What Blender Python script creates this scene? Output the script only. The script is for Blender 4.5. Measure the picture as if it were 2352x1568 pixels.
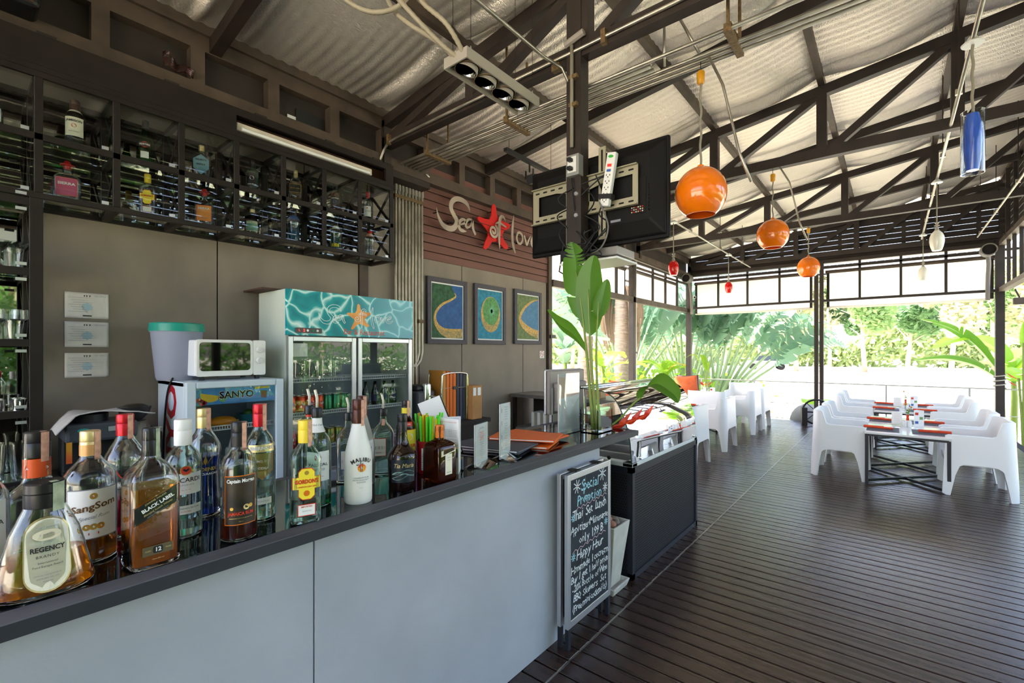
import bpy, math, random
from mathutils import Vector as V, Matrix
pi = math.pi; rnd = random.Random(11)
for o in list(bpy.data.objects): bpy.data.objects.remove(o)
SC = bpy.context.scene; COL = SC.collection
R = math.radians
# ------------------------------------------------------------------ camera, sky, sun, exposure
cam = bpy.data.cameras.new('camera'); camo = bpy.data.objects.new('camera', cam); COL.objects.link(camo)
camo.location = (0, 0, 1.42); camo.rotation_euler = (pi/2, 0, R(39.295))
cam.sensor_width = 36; cam.lens = 16.347; cam.shift_y = 0.01063; cam.clip_start = .05; cam.clip_end = 800
SC.camera = camo
W = bpy.data.worlds.new('sky'); SC.world = W; W.use_nodes = True
wn = W.node_tree; wn.nodes.clear()
sky = wn.nodes.new('ShaderNodeTexSky'); sky.sky_type = 'NISHITA'; sky.sun_disc = False
sky.sun_elevation = R(58); sky.sun_rotation = R(250); sky.air_density = 1.0; sky.dust_density = 2.2; sky.ozone_density = 1.2
bg = wn.nodes.new('ShaderNodeBackground'); bg.inputs[1].default_value = .40
wo = wn.nodes.new('ShaderNodeOutputWorld'); tint = wn.nodes.new('ShaderNodeMixRGB'); tint.blend_type = 'MULTIPLY'; tint.inputs[0].default_value = 1; tint.inputs[2].default_value = (1, .86, .82, 1)
wn.links.new(sky.outputs[0], tint.inputs[1]); wn.links.new(tint.outputs[0], bg.inputs[0]); wn.links.new(bg.outputs[0], wo.inputs[0])
sl = bpy.data.lights.new('sun', 'SUN'); sl.energy = 7.5; sl.angle = R(1.0); sl.color = (1, .95, .86)
slo = bpy.data.objects.new('sun', sl); COL.objects.link(slo); slo.rotation_euler = (R(32), 0, R(-70)); slo.location = (-8, 3, 12)
SC.view_settings.view_transform = 'Standard'; SC.view_settings.look = 'None'; SC.view_settings.gamma = 1
SC.view_settings.use_curve_mapping = False; SC.view_settings.exposure = 1.9
cy = SC.cycles
cy.max_bounces = 12; cy.diffuse_bounces = 5; cy.glossy_bounces = 5; cy.transmission_bounces = 12; cy.transparent_max_bounces = 16
cy.sample_clamp_indirect = 8; cy.use_denoising = True; cy.blur_glossy = .5
try: cy.denoiser = 'OPENIMAGEDENOISE'
except Exception: pass
# ------------------------------------------------------------------ materials
def lin(c): return tuple((x/12.92 if x <= .04045 else ((x+.055)/1.055)**2.4) for x in c[:3]) + (1,)
def hexc(h): return tuple(int(h[i:i+2], 16)/255 for i in (0, 2, 4))
MATS = {}
def mat(name, col='808080', rough=.5, metal=0, trans=0, ior=1.45, coat=0, emit=0, spec=.5, sss=0, alpha=1):
    if name in MATS: return MATS[name]
    m = bpy.data.materials.new(name); m.use_nodes = True; MATS[name] = m
    b = m.node_tree.nodes['Principled BSDF']; c = lin(hexc(col)) if isinstance(col, str) else lin(col)
    i = b.inputs; i['Base Color'].default_value = c; i['Roughness'].default_value = rough; i['Metallic'].default_value = metal
    i['Transmission Weight'].default_value = trans; i['IOR'].default_value = ior; i['Coat Weight'].default_value = coat
    i['Coat Roughness'].default_value = .06; i['Specular IOR Level'].default_value = spec
    if emit: i['Emission Color'].default_value = c; i['Emission Strength'].default_value = emit
    m.diffuse_color = c
    return m
def nodes(m): return m.node_tree, m.node_tree.nodes['Principled BSDF']
def noisy(m, amt=.25, scale=8, detail=5, stretch=(1, 1, 1), bump=0, rough=0, col2=None, bscale=None, obj=True):
    """noise variation of the material's own colour, optional bump / roughness variation"""
    t, b = nodes(m); n = t.nodes; l = t.links
    tc = n.new('ShaderNodeTexCoord'); mp = n.new('ShaderNodeMapping'); mp.inputs['Scale'].default_value = stretch
    l.new(tc.outputs['Object'], mp.inputs[0])
    nz = n.new('ShaderNodeTexNoise'); nz.inputs['Scale'].default_value = scale; nz.inputs['Detail'].default_value = detail
    l.new(mp.outputs[0], nz.inputs['Vector'])
    rp = n.new('ShaderNodeValToRGB'); c = b.inputs['Base Color'].default_value[:]
    lo = tuple(x*(1-amt) for x in c[:3]) + (1,); hi = lin(hexc(col2)) if col2 else tuple(min(1, x*(1+amt)) for x in c[:3]) + (1,)
    rp.color_ramp.elements[0].color = lo; rp.color_ramp.elements[1].color = hi
    rp.color_ramp.elements[0].position = .32; rp.color_ramp.elements[1].position = .68
    l.new(nz.outputs[0], rp.inputs[0]); l.new(rp.outputs[0], b.inputs['Base Color'])
    if rough:
        mr = n.new('ShaderNodeMapRange'); mr.inputs[1].default_value = .3; mr.inputs[2].default_value = .7
        r0 = b.inputs['Roughness'].default_value; mr.inputs[3].default_value = max(.02, r0-rough); mr.inputs[4].default_value = r0+rough
        l.new(nz.outputs[0], mr.inputs[0]); l.new(mr.outputs[0], b.inputs['Roughness'])
    if bump:
        nb = n.new('ShaderNodeTexNoise'); nb.inputs['Scale'].default_value = bscale or scale*6; nb.inputs['Detail'].default_value = 3
        l.new(mp.outputs[0], nb.inputs['Vector']); bp = n.new('ShaderNodeBump'); bp.inputs['Strength'].default_value = bump; bp.inputs['Distance'].default_value = .01
        l.new(nb.outputs[0], bp.inputs['Height']); l.new(bp.outputs[0], b.inputs['Normal'])
    return m
M = dict(
 steel=noisy(mat('dark painted steel', '2b221d', .55), .3, 6, bump=.05),
 steel2=noisy(mat('brown primer steel', '4d4036', .6), .3, 5),
 board=noisy(mat('dark fibre board', '332b27', .8), .15, 3),
 wood_deck=noisy(mat('dark deck timber', '33231d', .29, spec=.8, coat=0), .42, 3, 6, (1, 9, 9), .03, .06, bscale=40),
 joint=mat('dark joint', '15100e', .9),
 concrete=noisy(mat('grey brown fibre cement', '877c71', .62, spec=.35), .2, 2.2, 8, (1, 1, .6), .05, .08, bscale=60),
 barpanel=noisy(mat('pale grey cement panel', 'adb1bc', .75), .09, 2.4, 8, bump=.06, bscale=90),
 siding=noisy(mat('plum brown timber siding', '6e463d', .6), .13, 2, 5, (6, .5, 6), .06, bscale=70),
 galv=noisy(mat('galvanised steel', 'b3aca0', .38, .85), .2, 9, rough=.1),
 slab=mat('black glass counter top', '07080a', .03, coat=0, spec=.6),
 edge=noisy(mat('grey slate edging', '565960', .6), .2, 5, 5, (3, .5, 3)),
 edge2=noisy(mat('dark slate front edge', '2c2f38', .55), .15, 5),
 white=mat('white plastic', 'e6e6e3', .35), whitem=mat('white enamel', 'e2e6ea', .3), paper=mat('white paper', 'f0eef0', .7),
 chair=mat('white moulded plastic', 'eceded', .38), cap_black=mat('black cap', '17161a', .35), black=mat('black plastic', '17171a', .45),
 rubber=mat('black rubber', '101012', .8), chrome=mat('chrome', 'd8d8d8', .12, 1), alu=mat('brushed aluminium', 'c3c4c6', .35, .8),
 glass=mat('clear glass', 'f7fbf9', .0, 0, 1, 1.48), pane=mat('clear pane', 'fbfffd', .0, 0, 1, 1.45),
 acrylic=mat('clear acrylic', 'f4f8f8', .02, 0, 1, 1.4), mirror=mat('mirror', '9a9c98', .02, 1),
 cable=mat('grey sheathing', '8d8677', .6), orange=mat('orange card', 'e2650c', .5), cloth_blind=None,
 leaf=None, char=mat('charcoal mat', '4e5157', .7), napkin=noisy(mat('orange napkin', 'e1502c', .8), .12, 30),
 gold=mat('gold print', 'c9a24a', .35, .5), ink=mat('black ink', '1c1a1e', .6), red=mat('red print', 'c0252c', .4),
)
def transl(name, col, w=.5, rough=.6):
    """thin sheet that lets daylight through: cloth, leaf, foil paper"""
    m = bpy.data.materials.new(name); m.use_nodes = True; t = m.node_tree; n = t.nodes; b = n['Principled BSDF']
    c = lin(hexc(col)); b.inputs['Base Color'].default_value = c; b.inputs['Roughness'].default_value = rough
    tr = n.new('ShaderNodeBsdfTranslucent'); tr.inputs[0].default_value = c; mx = n.new('ShaderNodeMixShader'); mx.inputs[0].default_value = w
    t.links.new(b.outputs[0], mx.inputs[1]); t.links.new(tr.outputs[0], mx.inputs[2]); t.links.new(mx.outputs[0], n['Material Output'].inputs[0])
    return m
M['cloth'] = transl('white blind cloth', 'f2eee6', .55)
M['leaf'] = transl('banana leaf green', '5f8f2a', .45, .35); M['leaf2'] = transl('fresh leaf green', '8fb83a', .5, .4)
M['leafd'] = transl('grey green leaf', '6c8f74', .35, .5); M['leafy'] = transl('yellow leaf', 'c9a81e', .4, .5)
M['dry'] = transl('dry palm fibre', '93806e', .2, .8); M['stem'] = transl('green plant stem', '8fa34a', .2, .45)
M['petiole'] = transl('pale petiole', 'a7bf9a', .25, .5)
# ------------------------------------------------------------------ mesh builder
class MB:
    def __init__(s): s.v = []; s.f = []; s.m = []
    def add(s, vs, fs, mi=0):
        b = len(s.v); s.v += [tuple(v) for v in vs]; s.f += [tuple(i+b for i in f) for f in fs]; s.m += [mi]*len(fs); return s
    def box(s, x0, x1, y0, y1, z0, z1, mi=0):
        return s.add([(x, y, z) for x in (x0, x1) for y in (y0, y1) for z in (z0, z1)],
                     [(0, 1, 3, 2), (4, 6, 7, 5), (0, 4, 5, 1), (2, 3, 7, 6), (0, 2, 6, 4), (1, 5, 7, 3)], mi)
    def bar(s, p, q, w, h=None, mi=0, up=(0, 0, 1)):
        p = V(p); q = V(q); h = h or w; d = (q-p).normalized(); u = V(up)
        if abs(d.dot(u)) > .98: u = V((1, 0, 0))
        a = d.cross(u).normalized()*w/2; b = a.cross(d).normalized()*h/2
        vs = [p-a-b, p-a+b, p+a-b, p+a+b, q-a-b, q-a+b, q+a-b, q+a+b]
        return s.add(vs, [(0, 1, 3, 2), (4, 6, 7, 5), (0, 4, 5, 1), (2, 3, 7, 6), (0, 2, 6, 4), (1, 5, 7, 3)], mi)
    def rings(s, rs, caps=(1, 1), mi=0, close=True):
        n = len(rs[0]); b = len(s.v); vs = [p for r in rs for p in r]; fs = []
        for k in range(len(rs)-1):
            for i in range(n if close else n-1):
                j = (i+1) % n; fs.append((k*n+i, k*n+j, (k+1)*n+j, (k+1)*n+i))
        if caps[0]: fs.append(tuple(range(n))[::-1])
        if caps[1]: fs.append(tuple((len(rs)-1)*n+i for i in range(n)))
        return s.add(vs, fs, mi)
    def tube(s, pts, r, n=8, mi=0, caps=(1, 1), flat=1):
        pts = [V(p) for p in pts]; rs = r if isinstance(r, (list, tuple)) else [r]*len(pts); out = []; u = None
        for i, p in enumerate(pts):
            d = (pts[min(i+1, len(pts)-1)]-pts[max(i-1, 0)]).normalized()
            if u is None: u = V((0, 0, 1)) if abs(d.z) < .9 else V((1, 0, 0))
            a = d.cross(u)
            if a.length < 1e-6: a = d.orthogonal()
            a.normalize(); u = a.cross(d).normalized()
            out.append([p+(a*math.cos(t)+u*math.sin(t)*flat)*rs[i] for t in (2*pi*k/n for k in range(n))])
        return s.rings(out, caps, mi)
    def lathe(s, prof, n=20, c=(0, 0, 0), mi=0, caps=(1, 1), ry=1):
        return s.rings([[(c[0]+r*math.cos(2*pi*k/n), c[1]+r*ry*math.sin(2*pi*k/n), c[2]+z) for k in range(n)] for r, z in prof], caps, mi)
    def sphere(s, c, r, n=12, m=8, mi=0):
        rr = (r, r, r) if not isinstance(r, tuple) else r
        return s.rings([[(c[0]+rr[0]*math.sin(pi*(j+.02)/(m+.04))*math.cos(2*pi*k/n), c[1]+rr[1]*math.sin(pi*(j+.02)/(m+.04))*math.sin(2*pi*k/n), c[2]-rr[2]*math.cos(pi*j/m)) for k in range(n)] for j in range(m+1)], (1, 1), mi)
    def prism(s, poly, f0, f1, mi=0):
        """poly: 2D outline, f0/f1 map it to the two faces"""
        n = len(poly); vs = [f0(*p) for p in poly]+[f1(*p) for p in poly]
        return s.add(vs, [tuple(range(n))[::-1], tuple(range(n, 2*n))]+[(i, (i+1) % n, n+(i+1) % n, n+i) for i in range(n)], mi)
    def grid(s, fn, nu, nv, mi=0):
        return s.add([fn(i/nu, j/nv) for j in range(nv+1) for i in range(nu+1)],
                     [(j*(nu+1)+i, j*(nu+1)+i+1, (j+1)*(nu+1)+i+1, (j+1)*(nu+1)+i) for j in range(nv) for i in range(nu)], mi)
    def xf(s, m):
        s.v = [tuple(m @ V(v)) for v in s.v]; return s
    def build(s, name, mats, parent=None, smooth=0, bevel=0, seg=2, solid=0, sub=0):
        me = bpy.data.meshes.new(name); me.from_pydata(s.v, [], s.f)
        mats = mats if isinstance(mats, (list, tuple)) else [mats]
        for m in mats: me.materials.append(M[m] if isinstance(m, str) else m)
        if len(mats) > 1: me.polygons.foreach_set('material_index', s.m)
        if smooth:
            me.polygons.foreach_set('use_smooth', [True]*len(s.f))
            if smooth > 1: me.set_sharp_from_angle(angle=R(smooth))
        me.update()
        o = bpy.data.objects.new(name, me); COL.objects.link(o)
        if parent: o.parent = parent
        if solid: k = o.modifiers.new('s', 'SOLIDIFY'); k.thickness = solid; k.offset = 0
        if bevel: k = o.modifiers.new('b', 'BEVEL'); k.width = bevel; k.segments = seg; k.limit_method = 'ANGLE'
        if sub: k = o.modifiers.new('u', 'SUBSURF'); k.levels = sub; k.render_levels = sub
        return o
def tag(o, label=None, cat=None, group=None, kind=None):
    if label: o['label'] = label
    if cat: o['category'] = cat
    if group: o['group'] = group
    if kind: o['kind'] = kind
    return o
def thing(name, label, cat, loc=(0, 0, 0), rz=0, group=None, kind=None):
    o = bpy.data.objects.new(name, None); COL.objects.link(o); o.location = loc; o.rotation_euler = (0, 0, rz); o.empty_display_size = .05
    return tag(o, label, cat, group, kind)
KIDS = {}
def tree(o, kids=None):
    if kids is None:
        kids = {}
        for x in bpy.data.objects:
            if x.parent: kids.setdefault(x.parent, []).append(x)
    return kids
def dup(root, loc=None, rz=None, label=None, group=None, kids=None, parent=None):
    kids = kids or tree(root); r = root.copy(); COL.objects.link(r)
    if loc is not None: r.location = loc
    if rz is not None: r.rotation_euler = (0, 0, rz)
    if label: r['label'] = label
    if group: r['group'] = group
    if parent: r.parent = parent
    for c in kids.get(root, []): dup(c, kids=kids, parent=r)
    return r
def struct(o, label=None): o['kind'] = 'structure'; return tag(o, label) if label else o
NTH = 'first second third fourth fifth sixth seventh eighth ninth tenth eleventh twelfth thirteenth fourteenth fifteenth sixteenth seventeenth eighteenth nineteenth twentieth'.split(); NTH += ['twenty '+n for n in NTH[:9]]+['thirtieth']
def bx(name, m, b, parent=None, bevel=0, **k): return MB().box(*b).build(name, m, parent, bevel=bevel, **k)
# ------------------------------------------------------------------ lettering
TX = {}
def glyphs(body, size=1, shear=0, bold=0, space=1, align='CENTER', res=2):
    k = (body, shear, bold, space, align, res)
    if k not in TX:
        cu = bpy.data.curves.new('t', 'FONT'); cu.body = body; cu.size = 1; cu.shear = shear; cu.offset = bold; cu.space_character = space
        cu.align_x = align; cu.align_y = 'CENTER'; cu.resolution_u = res; cu.fill_mode = 'FRONT'
        ob = bpy.data.objects.new('t', cu); me = bpy.data.meshes.new_from_object(ob)
        TX[k] = ([tuple(v.co) for v in me.vertices], [tuple(p.vertices) for p in me.polygons])
        bpy.data.objects.remove(ob); bpy.data.meshes.remove(me); bpy.data.curves.remove(cu)
    vs, fs = TX[k]
    return [(x*size, y*size) for x, y, z in vs], fs
def text(mb, body, fn, size, cx=0, cy=0, mi=0, rot=0, arc=0, fit=None, **k):
    """adds lettering to mb; fn maps (s, t) on the surface to a point; arc bends the line (radius)"""
    vs, fs = glyphs(body, size, **k)
    if fit and vs:
        w = max(v[0] for v in vs)-min(v[0] for v in vs)
        if w > 0: q = fit/w; vs = [(x*q, y) for x, y in vs]
    c, s_ = math.cos(rot), math.sin(rot); out = []
    for x, y in vs:
        if arc: a = x/arc; x, y = (arc+y)*math.sin(a), (arc+y)*math.cos(a)-arc
        out.append(fn(cx+x*c-y*s_, cy+x*s_+y*c))
    mb.add(out, fs, mi); return mb
def rrect(w, h, r, n=4):
    return [(sx*(w/2-r)+r*math.cos(a), sy*(h/2-r)+r*math.sin(a)) for sx, sy, a0 in ((1, 1, 0), (-1, 1, pi/2), (-1, -1, pi), (1, -1, 1.5*pi)) for a in (a0+pi/2*i/n for i in range(n+1))]
def ell(w, h, n=24): return [(w/2*math.cos(2*pi*i/n), h/2*math.sin(2*pi*i/n)) for i in range(n)]
def star(n, ro, ri, a0=pi/2): return [((ro if i % 2 == 0 else ri)*math.cos(a0+pi*i/n), (ro if i % 2 == 0 else ri)*math.sin(a0+pi*i/n)) for i in range(2*n)]
def ribbon(pts, ws):
    """outline of a brush stroke along pts with widths ws"""
    L = []; Rr = []
    for i, p in enumerate(pts):
        a = pts[max(i-1, 0)]; b = pts[min(i+1, len(pts)-1)]; dx, dy = b[0]-a[0], b[1]-a[1]; q = math.hypot(dx, dy) or 1
        w = ws[i] if isinstance(ws, (list, tuple)) else ws
        L.append((p[0]-dy/q*w/2, p[1]+dx/q*w/2)); Rr.append((p[0]+dy/q*w/2, p[1]-dx/q*w/2))
    return L, Rr
def spline(pts, k=6):
    out = []
    for i in range(len(pts)-1):
        p0, p1, p2, p3 = pts[max(i-1, 0)], pts[i], pts[i+1], pts[min(i+2, len(pts)-1)]
        for j in range(k):
            t = j/k
            out.append(tuple(.5*(2*b+(c-a)*t+(2*a-5*b+4*c-d)*t*t+(3*b-a-3*c+d)*t**3) for a, b, c, d in zip(p0, p1, p2, p3)))
    return out+[tuple(pts[-1])]
# ================================================================== SETTING
XW = -3.79; YF = 11.2; XR = 1.42
def zr(x): return 4.11+.13*x          # top of the rafters
RY = [-3.07, -1.64, -.2, 1.22, 2.65, 4.08, 5.5, 6.93, 8.35, 9.78, 11.2]
PX = [-3.72, -2.57, -1.55, -.54, .43, 1.42]
# ground outside and the deck
g = MB().grid(lambda u, v: (-160+320*u, -60+220*v, -.42), 4, 4)
go = struct(g.build('ground_outside', noisy(mat('overexposed pale lawn', 'dcd6bd', .95), .12, .15, 6)))  # the lawn's blown-out daylight is put into this pale colour
struct(bx('floor_base', 'joint', (XW-.15, XR+.15, -4, YF+.09, -.4, -.032)), 'dark frame under the deck boards')
fl = thing('floor', 'dark glossy timber deck of narrow boards', 'floor', kind='structure')
bd0 = MB().box(0, 1, 0, .0865, -.03, 0).build('plank', 'wood_deck', fl, bevel=.002, seg=1)
Y0 = 1.921-.0955*9; first = True
for k in range(107):
    y = Y0+k*.0955
    for x0, x1 in ((-3.7 if y > 4.2 else -1.75, -1.157), (-1.150, XR+.02)):
        if first: b = bd0; first = False
        else: b = bd0.copy(); COL.objects.link(b)
        b.location = (x0, y+.0045, rnd.uniform(-.0008, .0008)); b.scale = (x1-x0, 1, 1)
struct(bx('floor_near', 'wood_deck', (-1.15, XR, -4, Y0-.01, -.03, 0)), 'deck behind the viewpoint')
struct(bx('floor_bar', mat('grey service floor', '55504a', .6), (XW, -1.76, -4, 4.2, -.03, 0)), 'service floor behind the bar')
struct(bx('trim_1', 'galv', (-1.1565, -1.1505, 1.06, YF+.05, -.03, -.001)), 'pale joint strip running along the deck')
# left wall: fibre cement sheets, steel post, timber siding
wl = thing('wall_left', 'brown grey fibre cement wall behind the bar', 'wall', kind='structure')
bx('wall_core', 'joint', (XW-.12, XW-.012, -3.5, 5.43, 0, 3.5), wl)
for y0, y1, z0, z1 in ((-3.4, -1.2, 0, 2.38), (-1.2, .03, 0, 2.38), (.03, 1.257, 0, 2.38), (1.261, 2.41, 0, 2.38), (2.51, 3.115, 0, 3.3), (3.12, 3.73, 0, 2.40), (3.735, 4.86, 0, 2.41), (4.865, 5.40, 0, 2.42),
                       (-3.4, -.2, 2.385, 3.18), (-.195, 1.9, 2.385, 3.18), (1.905, 2.5, 2.385, 3.18)):
    bx('panel', 'concrete', (XW-.012, XW, y0, y1-.004, z0, z1), wl, bevel=.002, seg=1)
bx('post', 'steel2', (XW-.01, XW+.012, 2.415, 2.505, 0, 2.6), wl)
for k in range(11):
    z = 2.40+k*.09
    MB().box(XW-.012, XW+.008, 3.117, 5.42, z, z+.083).build('plank', 'siding', wl, bevel=.006, seg=2)
bx('end_post', 'steel2', (XW-.12, XW+.03, 5.42, 5.50, 0, 3.2), wl)
for z in (1.62,):
    MB().box(XW-.03, XW+.05, 5.44, 5.56, z, z+.05).build('hinge', 'black', wl)
# girder along the left wall
gt = thing('trim_2', 'dark steel girder of two rails with upright webs above the bar wall', 'girder', kind='structure')
bx('top_rail', 'steel2', (-3.80, -3.72, -3.4, YF, 3.52, 3.63), gt); bx('bottom_rail', 'steel2', (-3.80, -3.70, -3.4, YF, 3.17, 3.28), gt)
bx('back_board', 'board', (-3.86, -3.80, -3.4, YF, 3.14, 3.66), gt)
k = -3
while k < 15:
    y = .56+k*.51*1.0; k += 1
    if y < YF: bx('web', 'steel2', (-3.80, -3.715, y, y+.085, 3.28, 3.52), gt)
k2 = thing('trim_3', 'lower dark rail and timber packing under the left girder', 'rail', kind='structure')
bx('rail', 'steel', (-3.80, -3.6, -3.4, 3.1, 3.06, 3.12), k2)
for y in (-.3, .32, .9, 1.45, 2.0, 2.45): bx('packer', 'steel', (-3.78, -3.62, y, y+.08, 3.10, 3.18), k2)
# roof: foil lined corrugated sheet, purlins, rafters, trusses
foil = mat('foil insulation', 'eee4d9', .36, .72); t, b = nodes(foil)
tc = t.nodes.new('ShaderNodeTexCoord'); nz = t.nodes.new('ShaderNodeTexNoise'); mp = t.nodes.new('ShaderNodeMapping'); mp.inputs['Scale'].default_value = (2.4, 1, 1)
nz.inputs['Scale'].default_value = 60; nz.inputs['Detail'].default_value = 3; bp = t.nodes.new('ShaderNodeBump'); bp.inputs['Strength'].default_value = .8; bp.inputs['Distance'].default_value = .012
t.links.new(tc.outputs['Object'], mp.inputs[0]); t.links.new(mp.outputs[0], nz.inputs['Vector']); t.links.new(nz.outputs[0], bp.inputs['Height']); t.links.new(bp.outputs[0], b.inputs['Normal'])
cl = thing('ceiling', 'sagging silver foil roof lining with fine corrugations', 'ceiling', kind='structure')
def foilz(x, y):
    i = max(j for j in range(len(PX)) if PX[j] <= x+1e-6 or j == 0); i = min(i, len(PX)-2)
    f = min(1, max(0, (x-PX[i])/(PX[i+1]-PX[i]))); z = zr(x)+.075-.05*math.sin(pi*f)
    for r in RY:
        d = y-(r-.13)
        if abs(d) < .3: z -= .055*math.exp(-(d/.06)**2)*math.sin(pi*f)**.5-.02*math.exp(-((d+.1)/.05)**2)*math.sin(pi*f)
    return z+.0055*math.sin(2*pi*y/.092)+.006*math.sin(y*3.1+i)
gm = MB().grid(lambda u, v: (-3.86+u*(XR+.3+3.86), -3.3+v*14.7, foilz(-3.86+u*(XR+.3+3.86), -3.3+v*14.7)), 44, 1120)
gm.build('foil_lining', foil, cl, smooth=1)
MB().bar((-4.3, YF/2-1.4, zr(-4.3)+.16), (XR+.9, YF/2-1.4, zr(XR+.9)+.16), 15.4, .03).build('roof_sheet', 'galv', cl)
for x in PX: MB().bar((x, -3.3, zr(x)+.045), (x, YF, zr(x)+.045), .055, .09).build('purlin', 'steel2', cl)
def chord(name, p, q, w, par, h=None): return MB().bar(p, q, w, h).build(name, 'steel', par)
names = {2.65: 'roof truss over the bar that carries the screen post', 5.5: 'roof truss in front of the nearest dining tables', 8.35: 'roof truss above the far dining tables', 11.2: 'roof truss against the far louvred gable', -.2: 'roof truss right above the viewpoint', -3.07: 'roof truss behind the viewpoint'}
for i, y in enumerate(RY):
    if i % 2: 
        t_ = thing('rafter', 'dark steel rafter %s' % {-1.64: 'behind the viewpoint', 1.22: 'over the near end of the bar', 4.08: 'just beyond the conduit bundle', 6.93: 'between the two trusses over the dining tables', 9.78: 'nearest the far gable'}[y], 'rafter')
        chord('beam', (-3.75, y, zr(-3.75)-.05), (XR, y, zr(XR)-.05), .075, t_, .1)
    else:
        t_ = thing('roof_truss', 'dark steel '+names[y], 'truss')
        chord('top_chord', (-3.75, y, zr(-3.75)-.045), (XR, y, zr(XR)-.045), .08, t_, .095)
        chord('bottom_chord', (-3.75, y, 3.385), (XR, y, 3.385), .08, t_, .1)
        for x in PX[1:]: chord('web', (x, y, 3.4), (x, y, zr(x)-.06), .085, t_)
        chord('web', (-3.72, y, 3.2), (-3.72, y, 3.6), .08, t_)
        for x0, x1 in zip(PX[:-1], PX[1:]): chord('diagonal', (x0+.06, y, 3.4), (x1-.04, y, zr(x1)-.09), .07, t_)
# far side: louvred gable, window band, posts
def zl(k): return 3.26+k*.098
lv = thing('wall_far', 'dark louvred gable of long slats with slits of daylight', 'wall', kind='structure')
for k in range(12):
    z = zl(k); x0 = max(-3.72, (z-4.06)/.13) if z > 3.55 else -3.72
    y_ = YF+.07; pts = [(x0, -.0), (XR+.02, 0)]
    MB().bar((x0, y_, z+.05), (XR+.04, y_, z+.05+rnd.uniform(-.003, .003)), .016, .0925+rnd.uniform(-.005, .004)).build('slat', 'board', lv)
for x in PX[1:]: bx('upright', 'steel', (x-.3, x-.24, YF+.08, YF+.12, 3.22, zr(x)), lv)
bx('beam', 'steel', (-3.75, XR+.05, YF-.03, YF+.06, 3.20, 3.27), lv)
fw = thing('window_1', 'far window band of dark steel bars over the open side', 'window', kind='structure')
for x0, x1 in ((-3.68, -1.23), (-1.07, 1.36)):
    bx('top_rail', 'steel', (x0, x1, YF-.02, YF+.02, 3.095, 3.13), fw); bx('sill_rail', 'steel', (x0, x1, YF-.03, YF+.03, 2.435, 2.48), fw)
for x in (-3.08, -2.47, -1.85, -.49, .12, .73): bx('mullion', 'steel', (x-.02, x+.02, YF-.02, YF+.02, 2.46, 3.22), fw)
for nm, x, lb in (('post', -1.15, 'paired dark steel posts at the middle of the far side'), ('post', XR-.03, 'dark steel corner post at the right end of the far side'), ('post', -3.74, 'dark steel corner post at the left end of the far side')):
    p = thing('steel_post', lb, 'post', (x, YF, 0))
    if x == -1.15:
        for s in (-.045, .045): MB().box(s-.035, s+.035, -.04, .04, 0, 3.25).build('post', 'steel', p, bevel=.004)
    else: MB().box(-.055, .055, -.055, .055, -.05, 3.3).build('post', 'steel', p, bevel=.004)
    MB().box(-.1, .1, -.1, .1, 0, .012).build('base_plate', 'steel', p)
def blind(label, x0, x1, y, zt, zb, axis=0):
    t_ = thing('roller_blind', label, 'blind', (x0, y, zb) if not axis else (y, x0, zb))
    if axis: t_.rotation_euler = (0, 0, pi/2)
    w = x1-x0; h = zt-zb
    MB().grid(lambda u, v: (u*w, .012*math.sin(u*9)*(1-v), v*h-.02*math.sin(pi*u)*(1-v)), 24, 8).build('cloth', 'cloth', t_, smooth=1)
    MB().tube([(0, 0, 0), (w*.3, 0, -.013), (w*.7, 0, -.013), (w, 0, 0)], .022, 8).build('hem_bar', 'cloth', t_, smooth=1)
    MB().tube([(-.02, 0, h), (w+.02, 0, h)], .035, 10).build('roller', 'steel2', t_, smooth=40)
    for x in (.0, w-.05): MB().grid(lambda u, v: (x+.05*u, -.02, v*h), 1, 1).build('edge_strip', 'steel', t_)
blind('white roller blind half lowered left of the middle far posts', -3.62, -1.27, YF+.1, 3.04, 2.33)
blind('white roller blind half lowered right of the middle far posts', -1.03, 1.33, YF+.1, 3.04, 2.33)
# left window band beyond the bar wall
lw = thing('window_2', 'left window band of dark steel bars beyond the bar wall', 'window', kind='structure')
bx('sill_rail', 'steel2', (XW-.03, XW+.05, 5.5, YF-.06, 2.36, 2.46), lw); bx('top_rail', 'steel2', (XW-.02, XW+.02, 5.5, YF-.06, 3.02, 3.06), lw)
for y in (6.25, 6.82, 7.55, 9.17, 9.85, 10.55): bx('mullion', 'steel', (XW-.02, XW+.02, y-.022, y+.022, 2.44, 3.18), lw)
p = thing('steel_post', 'dark steel post halfway along the left window band', 'post', (XW, 8.2, 0))
MB().box(-.05, .05, -.05, .06, -.05, 3.2).build('post', 'steel', p, bevel=.004); MB().box(-.035, .035, .07, .12, 0, 3.2).build('cover_strip', 'galv', p)
for z in (1.4,): MB().box(-.045, .045, .06, .135, z, z+.03).build('clamp', 'black', p)
blind('white roller blind in the left window nearest the bar wall', 5.55, 6.75, XW-.1, 2.98, 2.46, 1)
blind('white roller blind in the left window before its middle post', 6.9, 8.08, XW-.1, 2.98, 2.46, 1)
blind('wrinkled white roller blind in the left window beyond its middle post', 8.4, 10.75, XW-.1, 3.0, 2.47, 1)
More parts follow.
